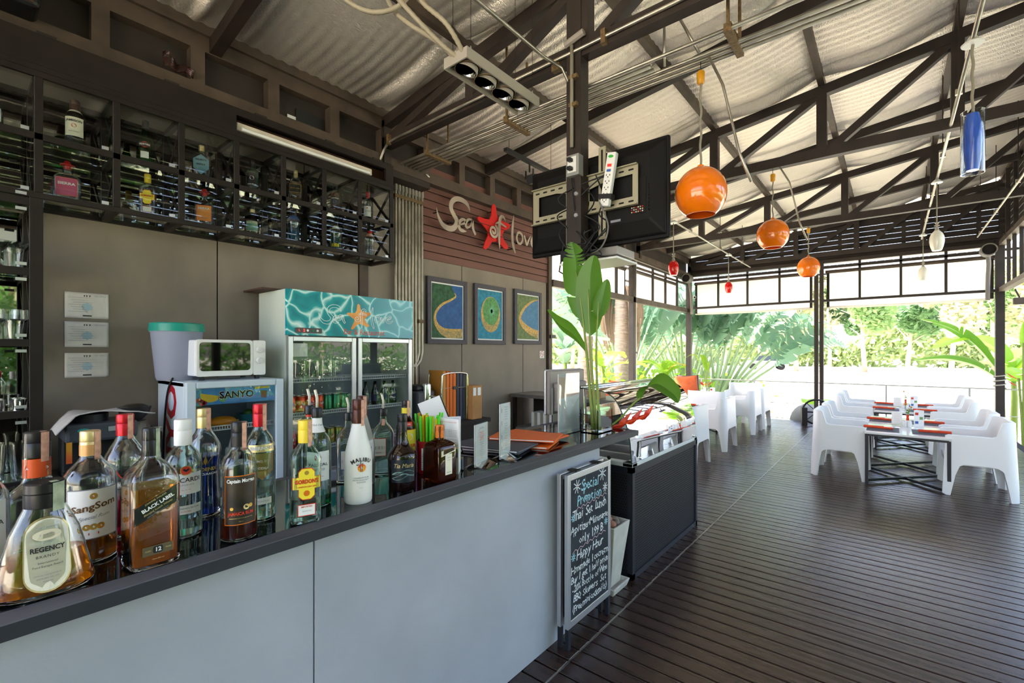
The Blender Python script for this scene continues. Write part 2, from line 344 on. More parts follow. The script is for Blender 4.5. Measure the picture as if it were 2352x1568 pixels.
# right side: only its far end shows
rw = thing('window_3', 'right window band seen edge on at the far corner', 'window', kind='structure')
bx('sill_rail', 'steel2', (XR-.05, XR+.05, -3.4, YF-.06, 2.43, 2.5), rw); bx('eave_rail', 'steel2', (XR-.05, XR+.05, -3.4, YF-.06, 3.2, 3.28), rw)
for y in (8.9, 9.7, 10.2, 10.65): bx('mullion', 'steel', (XR-.02, XR+.02, y-.022, y+.022, 2.46, 3.22), rw)
for k in range(11): MB().bar((XR+.03, -3.4, 3.3+k*.1), (XR+.03, YF, 3.3+k*.1), .014, .085).build('slat', 'board', rw)
for y in (9.2, 9.9, 10.5): bx('upright', 'steel', (XR-.05, XR+.0, y, y+.05, 3.25, zr(XR)), rw)
for y0, y1, n_ in ((-3.2, -.3, 'behind the viewpoint'), (-.1, 2.55, 'opposite the bar')): blind('white roller blind on the right hand side '+n_, y0, y1, XR+.16, 3.1, 2.46, 1)
for y, lb in ((-.2, 'right hand steel post beside the viewpoint'), (2.65, 'right hand steel post opposite the bar'), (5.5, 'right hand steel post by the first dining table'), (8.35, 'right hand steel post by the third dining table')):
    p = thing('steel_post', lb, 'post', (XR+.12, y, 0)); MB().box(-.05, .05, -.05, .05, -.05, 4.2).build('post', 'steel', p)
# translucent corrugated awnings outside the window bands
aw = transl('milky corrugated sheet', 'e6e6e0', .5, .5)
def awning(label, p0, along, out, n, L, drop):
    a = thing('awning', label, 'awning', p0)
    MB().grid(lambda u, v: tuple(V(along)*u+V(out)*v+V((0, 0, -drop*v+.02*math.sin(u*n*2*pi)))), n*6, 3).build('corrugated_sheet', aw, a, smooth=1)
    for f in (.25, .75): MB().bar(tuple(V(out)*f+V((0, 0, -drop*f-.03))), tuple(V(along)+V(out)*f+V((0, 0, -drop*f-.03))), .04).build('batten', 'steel', a)
awning('milky corrugated awning outside the far window band', (-3.9, YF+.15, 3.26), (5.6, 0, 0), (0, 1.1, 0), 44, 1, .14)
awning('milky corrugated awning outside the left window band', (XW-.12, 5.4, 3.2), (0, 6.1, 0), (-1.1, 0, 0), 48, 1, .14)
# ================================================================== SIGN, PICTURES, PAPERS, PIPES ON THE WALL
SG = {
'S':([(3.752,3.002),(3.737,3.043),(3.699,3.086),(3.62,3.104),(3.539,3.093),(3.476,3.043),(3.466,2.971),(3.509,2.909),(3.549,2.86),(3.529,2.794),(3.47,2.754),(3.383,2.756),(3.322,2.793),(3.28,2.857),(3.259,2.938)], [.004,.03,.05,.055,.055,.055,.055,.055,.058,.06,.062,.055,.045,.025,.003]),
'e':([(3.592,2.822),(3.661,2.852),(3.682,2.886),(3.649,2.896),(3.604,2.869),(3.583,2.82),(3.6,2.775),(3.645,2.768),(3.699,2.77)], [.015,.02,.025,.03,.035,.04,.04,.035,.008]),
'a':([(3.793,2.922),(3.729,2.911),(3.691,2.861),(3.703,2.819),(3.756,2.839),(3.788,2.897),(3.797,2.914),(3.806,2.825),(3.845,2.76)], [.012,.03,.035,.03,.02,.02,.028,.036,.03]),
'f':([(4.361,3.018),(4.341,3.062),(4.298,3.072),(4.263,3.032),(4.251,2.949),(4.249,2.851),(4.249,2.755),(4.258,2.667)], [.006,.03,.04,.045,.048,.042,.03,.006]),
'fc':([(4.18,2.958),(4.249,2.985),(4.379,2.956)], [.012,.03,.02]),
'l':([(4.537,3.138),(4.521,3.039),(4.511,2.936),(4.513,2.837),(4.529,2.756),(4.566,2.67)], [.012,.035,.04,.042,.045,.02]),
'o':([(4.615,2.932),(4.599,2.869),(4.626,2.815),(4.68,2.813),(4.719,2.867),(4.708,2.925),(4.658,2.949),(4.612,2.932)], [.03]*8),
'v':([(4.753,2.933),(4.781,2.869),(4.809,2.819),(4.844,2.881),(4.89,2.949)], [.03,.03,.03,.024,.01]),
'e2':([(4.925,2.879),(5.008,2.912),(5.032,2.955),(4.984,2.964),(4.931,2.929),(4.907,2.875),(4.937,2.824),(5.008,2.823),(5.087,2.869)], [.015,.02,.025,.03,.035,.04,.04,.035,.008])}
STAR = [(4.166,3.199),(4.207,3.177),(4.224,3.088),(4.253,3.043),(4.361,3.021),(4.45,3.024),(4.482,3.005),(4.463,2.968),(4.361,2.906),(4.323,2.858),(4.361,2.8),(4.445,2.733),(4.425,2.698),(4.368,2.694),(4.286,2.737),(4.219,2.757),(4.14,2.735),(4.069,2.651),(4.022,2.625),(3.988,2.637),(4.016,2.712),(4.069,2.8),(4.069,2.847),(3.977,2.907),(3.898,2.944),(3.887,2.972),(3.916,2.991),(4.011,2.984),(4.092,2.994),(4.128,3.05),(4.14,3.164)]
SPIR = [(4.146+(.085-.075*t)*math.cos(1.2-t*11), 2.862+(.085-.075*t)*math.sin(1.2-t*11)) for t in (i/30 for i in range(31))]
def stroke(mb, pts, ws, fn, th=.006, k=5, mi=0):
    q = spline([p+(w,) for p, w in zip(pts, ws)], k); L, Rr = ribbon([(a, b) for a, b, w in q], [w for a, b, w in q])
    n = len(L); vs = [fn(a, b, 0) for a, b in L]+[fn(a, b, 0) for a, b in Rr]+[fn(a, b, th) for a, b in L]+[fn(a, b, th) for a, b in Rr]; fs = []
    for i in range(n-1):
        fs += [(i, i+1, n+i+1, n+i), (2*n+i, 3*n+i, 3*n+i+1, 2*n+i+1), (i, 2*n+i, 2*n+i+1, i+1), (n+i, n+i+1, 3*n+i+1, 3*n+i)]
    mb.add(vs, fs+[(0, n, 3*n, 2*n), (n-1, 3*n-1, 4*n-1, 2*n-1)], mi)
satin = noisy(mat('satin steel lettering', 'b6a89a', .38, .7), .18, 5, rough=.1)
sgn = thing('wall_sign', 'metal script letters and red starfish standing off the plum siding', 'sign', (XW+.01, 0, 0))
fn_ = lambda d: (lambda a, b, t: (d+t, a, b))
for k, (p, w) in SG.items():
    if k == 'fc': continue
    m = MB(); stroke(m, p, w, fn_(.09 if k != 'f' else .1))
    if k == 'f': stroke(m, *SG['fc'], fn_(.1001))
    m.build('letter', satin, sgn)
m = MB(); stroke(m, SPIR, [.03]*31, fn_(.1), k=2); m.build('letter', satin, sgn)
MB().prism(STAR[::-1], lambda a, b: (.086, a, b), lambda a, b: (.074, a, b)).build('starfish', mat('red lacquer', 'd3231f', .3), sgn)
MB().bar((.086, 3.4, 2.83), (.086, 5.05, 2.83), .006).bar((.086, 3.55, 2.92), (.086, 5.05, 2.92), .006).build('wire', 'black', sgn)
for y, z in ((3.30, 2.90), (3.62, 3.10), (3.5, 2.83), (3.79, 2.9), (4.15, 3.1), (4.05, 2.7), (4.4, 2.98), (4.53, 3.05), (4.53, 2.72), (4.4, 2.72), (4.7, 2.83), (5.0, 2.9)):
    MB().tube([(-.01, y, z), (.085, y, z)], .007, 6).build('standoff', 'black', sgn)
# paintings: flat pictures in dark mitred frames
pblue = noisy(mat('painted sea blue', '2f5f9c', .7), .22, 25, 3, (1, 1, 1)); pgreen = noisy(mat('painted jungle green', '2f5a3c', .7), .4, 28)
pteal = noisy(mat('painted lagoon blue', '2a86a6', .7), .28, 26); psand = noisy(mat('painted sand', 'd9a049', .7), .3, 60, col2='e8c47e'); polive = noisy(mat('painted olive green', '6d7f52', .7), .25, 26)
pmid = noisy(mat('painted steel blue', '5184ab', .7), .15, 24); psp = noisy(mat('painted speckled shallows', '9fae8a', .7), .5, 70, col2='e3b565'); pisl = noisy(mat('painted island green', '5f9a5c', .7), .3, 30); pray = mat('painted pale green ray', '7fc79a', .7)
def picture(label, y0, y1, z0, z1, art):
    t_ = thing('framed_painting', label, 'painting', (XW, (y0+y1)/2, z0)); w = y1-y0; h = z1-z0; f = .05
    for a, b in (((-w/2, 0), (w/2, 0)), ((w/2, 0), (w/2, h)), ((w/2, h), (-w/2, h)), ((-w/2, h), (-w/2, 0))):
        ia = [(a[0]*(1-2*f/w), f if a[1] == 0 else h-f), (b[0]*(1-2*f/w), f if b[1] == 0 else h-f)]
        MB().prism([a, b, ia[1], ia[0]], lambda p, q: (.0, p, q), lambda p, q: (.035, p, q)).build('frame', 'framedark', t_, bevel=.002, seg=1)
    MB().box(.005, .02, -w/2+f*.9, w/2-f*.9, f*.9, h-f*.9).build('mount', 'paper', t_)
    cw = w-2*f-.03; ch = h-2*f-.03
    mb = MB(); art(lambda a, b, l=0: (.0205+.0006*l, (a-.5)*cw, f+.015+(1-b)*ch), mb)
    mb.build('canvas', [pblue, pgreen, psand, pteal, polive, pmid, psp, pisl, pray], t_)
M['framedark'] = noisy(mat('dark slate frame', '45424d', .6), .15, 30)
def poly(mb, fn, pts, mi, l): mb.add([fn(a, b, l) for a, b in pts], [tuple(range(len(pts)))], mi)
def band(mb, fn, pts, ws, mi, l):
    q = spline([p+(w,) for p, w in zip(pts, ws)], 6); L, Rr = ribbon([(a, b) for a, b, w in q], [w for a, b, w in q]); n = len(L)
    mb.add([fn(a, b, l) for a, b in L]+[fn(a, b, l) for a, b in Rr], [(i, i+1, n+i+1, n+i) for i in range(n-1)], mi)
def clampf(fn): return lambda a, b, l=0: fn(min(1, max(0, a)), min(1, max(0, b)), l)
def art1(fn, mb):
    fn = clampf(fn); poly(mb, fn, [(0, 0), (1, 0), (1, 1), (0, 1)], 0, 0); c = [(.73, .14), (.77, .2), (.6, .28), (.32, .38), (.14, .52), (.1, .66), (.2, .8), (.45, .9), (.98, .9)]
    s = spline(c, 6); poly(mb, fn, [(0, 0), (.62, 0), (.66, .06), (.73, .14)]+s[6:]+[(1, 1), (0, 1)], 1, 1)
    band(mb, fn, c, [.02, .035, .04, .05, .06, .08, .11, .16, .17], 2, 2); band(mb, fn, [(.2, .83), (.45, .93), (.75, .94), (1, .9)], [.03, .12, .15, .1], 6, 3)
def art2(fn, mb):
    poly(mb, fn, [(0, 0), (1, 0), (1, 1), (0, 1)], 3, 0); e = lambda cx, cy_, w, h, n=36: [(cx+w/2*math.cos(2*pi*i/n), cy_+h/2*math.sin(2*pi*i/n)) for i in range(n)]
    poly(mb, fn, e(.52, .49, .8, .74), 2, 1); poly(mb, fn, [(x, y) for x, y in e(.52, .66, .66, .38)], 6, 2); poly(mb, fn, e(.53, .42, .68, .58), 7, 3)
    for i in range(26):
        a = 2*pi*i/26; r = rnd.uniform(.5, .95); d = (math.cos(a), math.sin(a)); n_ = (-d[1]*.012, d[0]*.01)
        poly(mb, fn, [(.55+n_[0], .42+n_[1]), (.55-n_[0], .42-n_[1]), (.55+d[0]*.28*r, .42+d[1]*.24*r)], 8, 4)
def art3(fn, mb):
    fn = clampf(fn); poly(mb, fn, [(0, 0), (1, 0), (1, 1), (0, 1)], 5, 0); c = [(1.02, .06), (.7, .12), (.35, .28), (.16, .45), (.14, .58), (.35, .72), (.7, .83), (1.02, .87)]
    s = spline(c, 6); poly(mb, fn, [(0, 0), (1, 0), (1, .05)]+s[4:]+[(1, 1), (0, 1)], 4, 1); band(mb, fn, c, [.015, .04, .07, .09, .11, .15, .17, .16], 2, 2); band(mb, fn, [(.5, .82), (.8, .9), (1.02, .94)], [.02, .07, .1], 6, 3)
picture('painting of a curving beach between jungle and blue sea, nearest the pipes', 3.20, 3.785, 1.512, 2.222, art1)
picture('painting of a round green island ringed by sand, middle of three', 3.91, 4.472, 1.517, 2.228, art2)
picture('painting of an orange beach crescent on pale blue, farthest of three', 4.648, 5.24, 1.53, 2.24, art3)
m = MB(); t_ = thing('no_smoking_sign', 'small white no smoking notice on the wall by the end post', 'notice', (XW, 5.29, 1.39))
MB().box(0, .003, -.05, .05, -.05, .05).build('plate', 'white', t_)
e1 = [(.036*math.cos(a), .008+.036*math.sin(a)) for a in (2*pi*i/24 for i in range(25))]; m = MB(); stroke(m, e1, [.008]*25, lambda a, b, t: (.0035+t*.1, a, b), k=1); m.add([(.0036, a, b) for a, b in ((-.024, .03), (-.02, .034), (.024, -.014), (.02, -.018))], [(0, 1, 2, 3)])
m.build('red_ring', 'red', t_); m = MB(); m.box(.003, .0036, -.022, .02, .004, .011).box(.003, .0036, -.03, .03, -.044, -.04).build('cigarette', 'ink', t_)
# licence papers
for i, (z0, z1, lb) in enumerate(((1.626, 1.781, 'crinkled licence paper on the bar wall, topmost of three'), (1.452, 1.605, 'licence paper on the bar wall, middle of three'), (1.268, 1.417, 'licence paper on the bar wall, lowest of three'))):
    t_ = thing('licence_paper', lb, 'paper', (XW+.002, .5515, z0)); w, h = .2, z1-z0
    MB().grid(lambda u, v: (.003+.002*math.sin(u*7+v*5+i)*math.sin(v*9+2*i), (u-.5)*w, v*h), 14, 10).build('sheet', noisy(mat('laminated paper', 'd9d5d4', .28), .06, 14), t_, smooth=1, solid=.0006)
    m = MB(); F = lambda a, b: (.0062, a, b)
    for k in range(7):
        zz = h*(.8-.09*k); x0 = -w*.42+.01*(k % 3); m.add([F(x0, zz), F(x0+w*rnd.uniform(.3, .8), zz), F(x0+w*.3, zz-.0016), F(x0, zz-.0016)], [(3, 2, 1, 0)], 0)
    m.add([F(a, h*.08+b) for a, b in ((-.02, 0), (.02, 0), (.02, .007), (-.02, .007))], [(0, 1, 2, 3)], 1)
    for dx in (-.017, -.006, .008): m.add([(.0063, dx+a, h*.9+b) for a, b in ((0, 0), (.008, 0), (.004, -.012))], [(0, 1, 2)], 1)
    m.add([F(a*.7, h*.45+b*.7) for a, b in star(8, .04, .03)], [tuple(range(16))], 2); text(m, 'NO. 247/12', F, .011, .06, h*.88, 0)
    m.build('print', [mat('grey print', '8d8f98', .6), 'ink', mat('pale blue seal', 'a9c3d2', .6)], t_)
# pipes down the wall beside the cabinet
pt = thing('conduit_rack', 'row of grey vertical conduits down the wall right of the cabinet', 'conduits', (XW, 2.94, 0))
for k in range(9):
    y = -.152+k*.041; z0 = .0; long_ = k >= 7
    pts = [(.045, y, 3.24), (.045, y, 1.36 if long_ else .2)]
    if long_: pts = [(.045, y, 3.24), (.045, y, 1.42), (.045, y-.02, 1.34), (.045, y-.07, 1.28), (.045, y-.3, 1.26)]
    MB().tube(pts, .0125, 8).build('conduit', 'galv', pt, smooth=40)
    MB().tube([(.045, y, 3.0), (.045, y, 3.14)], .017, 8).tube([(.045, y, 3.14), (.045, y, 3.26)], .02, 6).build('coupling', mat('grey conduit box', '9a9189', .6), pt, smooth=40)
for z in (2.93, 1.72): MB().box(0, .062, -.17 if z > 2 else .12, .19, z, z+.035).build('clamp', noisy(mat('rusty clamp', '6b5536', .6), .4, 60), pt)
# ================================================================== GLASS CABINET
XC = -3.45; CY = [-.634+.316*k for k in range(11)]; CY = [.314+.316*(k-2) for k in range(10)]
cb = thing('wall_cabinet', 'long dark glass fronted bottle cabinet hung high behind the bar', 'cabinet', (0, 0, 0))
dk = noisy(mat('dark stained cabinet', '1f1815', .5, spec=.35), .2, 8)
CY1 = CY[-1]
def bar_y(z0, z1, x0, x1, nm='rail'): return MB().box(x0, x1, CY[0]-.017, CY1+.017, z0, z1).build(nm, dk, cb, bevel=.002, seg=1)
for z0, z1 in ((2.225, 2.256), (2.530, 2.566), (2.858, 2.89)):
    bar_y(z0, z1, XC-.02, XC); bar_y(z0, z1, XW+.002, XW+.03)
for k, y in enumerate(CY):
    for x0, x1 in ((XC-.02, XC), (XW+.002, XW+.03)): MB().box(x0, x1, y-.017, y+.017, 2.256, 2.858).build('upright', dk, cb, bevel=.002, seg=1)
    for z in (2.225, 2.535, 2.865): MB().box(XW+.03, XC-.02, y-.015, y+.015, z, z+.03).build('cross_rail', dk, cb)
    for z0, z1 in ((2.256, 2.53), (2.566, 2.858)):
        m = MB(); m.bar((XW+.03, y, z0), (XC-.02, y, z1), .01, .024).bar((XW+.03, y+.006, z1), (XC-.02, y+.006, z0), .01, .024); m.build('lattice', dk, cb)
for (y0, y1) in zip(CY[:-1], CY[1:]):
    for z0, z1 in ((2.256, 2.53), (2.566, 2.858)):
        MB().box(XC-.012, XC-.008, y0+.017, y1-.017, z0, z1).build('door_pane', 'pane', cb)
        MB().box(XW+.004, XW+.006, y0+.017, y1-.017, z0, z1).build('back_mirror', 'mirror', cb)
        for yy, zz in ((y1-.05, z0+.012),): MB().box(XC-.014, XC-.003, yy-.015, yy+.015, zz-.009, zz+.009).build('hinge', 'alu', cb)
    MB().box(XW+.03, XC-.02, y0+.015, y1-.015, 2.561, 2.566).build('glass_shelf', 'pane', cb); MB().box(XW+.03, XC-.02, y0+.015, y1-.015, 2.25, 2.256).build('glass_shelf', 'pane', cb)
MB().box(XC-.03, XC, CY[0], 1.26, 2.89, 3.07).build('fascia', dk, cb); MB().box(XC-.006, XC+.002, CY[0]+.05, 1.2, 2.92, 3.03).build('fascia_board', dk, cb)
MB().box(XC-.03, XC, 1.26, CY1+.017, 3.035, 3.07).build('fascia', dk, cb); MB().box(XC-.03, XC, 1.26, CY1+.017, 2.89, 2.925).build('fascia', dk, cb); MB().box(XC-.03, XC, CY1-.06, CY1+.017, 2.925, 3.035).build('fascia', dk, cb)
bx('top_board', dk, (XW, XC, CY[0], CY1+.017, 3.07, 3.085), cb); bx('slot_back', noisy(mat('red brown timber', '4a2c22', .6), .2, 9), (XC-.14, XC-.13, 1.26, CY1, 2.9, 3.06), cb); bx('slot_end', dk, (XW+.005, XC-.02, CY1, CY1+.017, 2.89, 3.07), cb)
t_ = thing('fluorescent_batten', 'unlit white fluorescent batten in the slot above the cabinet doors', 'lamp', (XC-.05, 1.27, 2.945))
MB().box(-.03, .025, 0, 1.07, 0, .055).build('housing', noisy(mat('yellowed white enamel', 'c9bdad', .5), .1, 12), t_, bevel=.006); MB().tube([(.03, .03, .012), (.03, 1.04, .012)], .013, 10).build('tube', 'white', t_, smooth=40)
# tall shelf unit under it at the left edge
ts = thing('shelf_unit', 'tall dark mirrored glass rack at the left edge', 'shelf', (0, 0, 0))
for y in (-.32, .297):
    MB().box(XC-.034, XC+.001, y-.017, y+.034, 0, 2.225).build('upright', dk, ts, bevel=.002, seg=1); MB().box(XW+.01, XW+.04, y-.017, y+.017, 0, 2.225).build('upright', dk, ts)
SH = [2.2, 1.838, 1.47, 1.104, .742, .38]
for z in SH:
    MB().box(XC-.02, XC, -.30, .28, z-.02, z+.018).build('rail', dk, ts); MB().box(XW+.03, XC-.02, .28, .31, z-.015, z+.01).build('cross_rail', dk, ts)
    MB().box(XW+.03, XC-.02, -.30, .28, z+.006, z+.012).build('glass_shelf', 'pane', ts)
    MB().bar((XW+.03, .297, z), (XC-.02, .297, z+.36), .01, .024).bar((XW+.03, .297, z+.36), (XC-.02, .297, z), .01, .024).build('lattice', dk, ts)
MB().box(XW+.004, XW+.006, -.30, .28, .0, 2.2).build('back_mirror', 'mirror', ts)
for z in SH[:4]: 
    MB().box(XC-.003, XC+.004, .23, .27, z+.03, z+.045).build('hinge', 'alu', ts); MB().box(XC-.003, XC+.004, .23, .27, z-.05, z-.035).build('hinge', 'alu', ts)
# things lying on the girder and over the cabinet
t_ = thing('paper_scraps', 'crumpled dark red foil bag tucked on the girder at the left', 'bag', (-3.71, 1.0, 3.28)); MB().grid(lambda u, v: (.01+.03*math.sin(u*8)*v, -.09+.17*u, .02+v*(.09-.05*u)+.012*math.sin(u*11)), 12, 5).build('foil_bag', noisy(mat('dark red foil', '2e1210', .25, .3), .6, 25), t_, solid=.006)
for lb, y0, y1, z0, z1, r_ in (('black card sheet stuck on the girder boards', 1.83, 2.06, 3.28, 3.42, 0), ('black card sheet hanging below the girder rail', 1.84, 2.07, 3.05, 3.17, 0)):
    t_ = tag(bx('card_sheet', mat('black card', '1b1c1f', .6), (-3.66 if z0 < 3.2 else -3.795, -3.655 if z0 < 3.2 else -3.785, y0, y1, z0, z1)), lb, 'card')
tag(bx('paper_scrap', 'paper', (-3.795, -3.79, 1.76, 1.86, 3.29, 3.35)), 'torn white paper scrap beside the black card on the girder', 'paper')
t_ = thing('loudspeaker', 'dark loudspeaker box on the girder at the top left corner', 'speaker', (-3.62, .2, 3.25))
MB().box(-.1, .1, -.28, .13, 0, .4).build('cabinet', 'black', t_, bevel=.03, seg=3); MB().box(.1, .104, -.26, .1, .02, .3).build('grille', mat('brown speaker cloth', '3a2a18', .9), t_); MB().box(.101, .105, .05, .075, .25, .28).build('badge', 'gold', t_)
# ================================================================== BAR COUNTER
ZB = .949
bar = thing('bar_counter', 'long bar counter with pale grey cement front and black glass top', 'counter', (0, 0, 0))
for y0, y1 in ((-3.2, -.55), (-.546, .669), (.673, 2.347)):
    MB().box(-1.30, -1.28, y0, y1, 0, .92).build('front_panel', 'barpanel', bar, bevel=.002, seg=1)
MB().box(-1.66, -1.305, -3.2, 2.34, 0, .915).build('carcass', 'board', bar)
MB().box(-1.25, -1.19, -3.2, 2.66, .918, .949).build('front_edge', 'edge', bar, bevel=.002, seg=1)
MB().box(-1.192, -1.1885, -3.2, 2.66, .919, .947).build('edge_face', 'edge2', bar)
MB().box(-1.74, -1.25, -3.2, 2.66, .925, .9485).build('top', 'slab', bar)
MB().box(-1.78, -1.74, -3.2, 2.66, .918, .949).build('back_edge', 'edge', bar)
MB().box(-1.74, -1.19, 2.655, 2.665, .918, .949).build('end_edge', 'edge', bar)
# ================================================================== DRINKS FRIDGE (two doors)
M['fridgew'] = noisy(mat('greenish white steel', 'c8d2c8', .4), .04, 3); M['fridgeb'] = mat('bluish white steel', 'cddbe6', .35); M['inner'] = mat('grey fridge liner', '8d97a0', .5)
M['wire'] = mat('white coated wire', 'e4e8ea', .4); M['white print'] = mat('white print', 'f2fbfb', .4)
aq = mat('printed pool water', '0f9aa0', .35, spec=.3); t, b = nodes(aq); n = t.nodes; l = t.links
tc = n.new('ShaderNodeTexCoord'); wp = n.new('ShaderNodeTexNoise'); wp.inputs['Scale'].default_value = 3.2; ad = n.new('ShaderNodeMixRGB'); ad.blend_type = 'ADD'; ad.inputs[0].default_value = .22
vo = n.new('ShaderNodeTexVoronoi'); vo.feature = 'DISTANCE_TO_EDGE'; vo.inputs['Scale'].default_value = 6.5; rp = n.new('ShaderNodeValToRGB')
e = rp.color_ramp.elements; e[0].position = .0; e[0].color = lin(hexc('e2f7f4')); e[1].position = .22; e[1].color = lin(hexc('07858f')); x = e.new(.022); x.color = lin(hexc('a8e2e0')); x = e.new(.07); x.color = lin(hexc('16a0a6')); 
gr = n.new('ShaderNodeSeparateXYZ'); mr = n.new('ShaderNodeMapRange'); mr.inputs[1].default_value = .45; mr.inputs[2].default_value = 1.0; mr.inputs[3].default_value = 0; mr.inputs[4].default_value = .55
mx = n.new('ShaderNodeMixRGB'); mx.inputs[2].default_value = lin(hexc('9cd2ea'))
l.new(tc.outputs['Object'], wp.inputs['Vector']); l.new(tc.outputs['Object'], ad.inputs[1]); l.new(wp.outputs['Color'], ad.inputs[2]); l.new(ad.outputs[0], vo.inputs['Vector']); l.new(vo.outputs['Distance'], rp.inputs[0])
l.new(tc.outputs['Object'], gr.inputs[0]); l.new(gr.outputs['Y'], mr.inputs[0]); l.new(mr.outputs[0], mx.inputs[0]); l.new(rp.outputs[0], mx.inputs[1]); l.new(mx.outputs[0], b.inputs['Base Color'])
FX, FY0, FY1 = -3.273, 1.518, 2.622; FW = FY1-FY0
fr = thing('drinks_fridge', 'tall two door glass drinks fridge with turquoise water header', 'fridge', (FX, FY0, 0))
D = -.46
MB().box(D, -.03, 0, .025, .1, 1.868).build('side_wall', 'fridgew', fr, bevel=.004); MB().box(D, -.03, FW-.025, FW, .1, 1.868).build('side_wall', 'fridgew', fr, bevel=.004)
MB().box(D, D+.03, .02, FW-.02, .1, 1.868).build('back', 'inner', fr); MB().box(D, -.03, .02, FW-.02, 1.84, 1.868).build('roof', 'fridgew', fr); MB().box(D, -.01, 0, FW, .0, .12).build('plinth', 'black', fr); MB().box(D+.03, -.04, .02, FW-.02, .12, .2).build('bottom', 'inner', fr); MB().box(D+.03, -.04, .02, FW-.02, 1.5, 1.55).build('inner_ceiling', 'inner', fr)
MB().box(-.03, .0, 0, FW, 1.542, 1.868).build('header', [aq], fr, bevel=.003)
hd = fr.children[-1]
fh = lambda sc, y0, z0: (lambda a, b, t: (.0008+t, (a-3.26)*sc+y0, (b-2.63)*sc+z0))
m = MB(); f_ = fh(.36, .233, 1.60)
for k, (p, w) in SG.items():
    q = spline([pp+(ww,) for pp, ww in zip(p, w)], 5); L, Rr = ribbon([(a, b_) for a, b_, w_ in q], [w_*1.05 for a, b_, w_ in q]); lp = L+Rr[::-1]+[L[0]]
    MB().tube([f_(a, b_, 0) for a, b_ in lp], .0018, 4).build('script_letter', mat('white print', 'f2fbfb', .4), hd)
MB().tube([f_(a, b_, 0) for a, b_ in SPIR], .002, 4).build('script_letter', 'white print', hd)
MB().prism(STAR[::-1], lambda a, b: f_(a, b, .0002), lambda a, b: f_(a, b, -.0004)).build('starfish', noisy(mat('orange starfish print', 'f08a1c', .4), .25, 6, col2='f6b25a'), hd)
m = MB(); text(m, 'Bar & Restaurant', lambda a, b: (.0012, a, b), .062, .62, 1.578, fit=.37); m.build('lettering', mat('orange red print', 'dd4a22', .5), hd)
m = MB(); m.prism(rrect(.2, .038, .012), lambda a, b: (.006, .155+a, 1.578+b), lambda a, b: (-.001, .155+a, 1.578+b)); cp = m.build('control_panel', mat('dark grey panel', '4a4646', .4), fr)
m = MB(); text(m, '2', lambda a, b: (.0065, a, b), .026, .12, 1.578, 0, bold=.02); text(m, '1.', lambda a, b: (.0065, a, b), .022, .085, 1.578, 0); m.build('digits', mat('red led digits', 'ff2a1c', .4, emit=1.2), cp)
for y, c in ((.145, 'alu'), (.185, mat('green button', '157a5a', .4)), (.22, 'white')): MB().lathe([(.009, 0), (.008, .004)], 12).xf(Matrix.Translation((.006, y, 1.578)) @ Matrix.Rotation(pi/2, 4, 'Y')).build('button', c, cp, smooth=40)
for y0, y1 in ((.008, .543), (.56, 1.094)):
    d = thing('door', None, None); d.parent = fr; w = .036
    MB().box(-.028, .0, y0, y0+w, .13, 1.535).box(-.028, 0, y1-w, y1, .13, 1.535).box(-.028, 0, y0+w, y1-w, 1.535-w, 1.535).box(-.028, 0, y0+w, y1-w, .13, .13+w).build('door_frame', 'alu', d, bevel=.004)
    MB().box(-.018, -.012, y0+w-.004, y1-w+.004, .16, 1.505).build('door_pane', 'pane', d)
for z in (.45, .72, .98, 1.225):
    for y0, y1 in ((.03, .545), (.56, 1.07)):
        m = MB(); m.tube([(-.06, y0, z), (-.06, y1, z)], .004, 5).tube([(-.06, y0, z-.022), (-.06, y1, z-.022)], .004, 5).tube([(-.2, y0, z), (-.2, y1, z)], .004, 5).tube([(-.4, y0, z), (-.4, y1, z)], .004, 5)
        for k in range(27): y = y0+.01+k*(y1-y0-.02)/26; m.add([(-.42, y-.002, z+.002), (-.42, y+.002, z+.002), (-.058, y+.002, z+.002), (-.058, y-.002, z+.002), (-.057, y-.002, z-.022), (-.057, y+.002, z-.022)], [(0, 1, 2, 3), (3, 2, 5, 4)])
        m.build('wire_shelf', 'wire', fr)
MB().box(-.0275, -.0265, .05, .16, 1.39, 1.485).build('notice_sticker', 'paper', fr)
FZ = lambda y: FY0+y
cans = {}
def can(kind, col, lab, loc, label, group, txt=None, r=.033, h=.115):
    if kind not in cans:
        c = thing('drink_can', label, 'can', loc, -pi/2, group)
        MB().lathe([(r*.8, 0), (r, .008), (r, h-.012), (r*.8, h)], 18).build('can_body', col, c, smooth=35)
        MB().lathe([(r*.82, h-.001), (r*.84, h+.003), (r*.72, h+.003), (r*.7, h-.004)], 18).build('lid', 'alu', c, smooth=35)
        if lab:
            m = MB(); fn = lambda a, b: (r*1.01*math.sin(a/r), -r*1.01*math.cos(a/r), b)
            m.add([fn(x, y+h*.5) for x, y in ell(.04, .05, 20)], [tuple(range(20))], 0)
            if txt: text(m, txt, lambda a, b: (r*1.03*math.sin(a/r), -r*1.03*math.cos(a/r), b), .022, 0, h*.5, 1, rot=.3, shear=.2, bold=.02)
            m.build('print', [lab, 'white'], c)
        cans[kind] = c
    else: c = dup(cans[kind], loc, label=label, group=group)
    c.rotation_euler = (0, 0, pi/2+.45)
    return c
can_or = mat('orange can', 'd8480f', .3, .4); can_red = mat('dark red can', 'a3121c', .3, .4); can_y = noisy(mat('yellow tea can', 'd8b318', .3, .3), .3, 25, col2='2f7a46'); can_g = mat('green can', '1f7a52', .3, .4)
for i in range(8):
    can('o', can_or, mat('blue fruit print', '2b4f9a', .5), (FX-.09-.075*(i//4), FZ(.07+.07*(i % 4)), .984), 'orange can, %s from the left in the %s row of the tall fridge' % (NTH[i % 4], ('front', 'back')[i//4]), 'orange cans', 'Fanta')
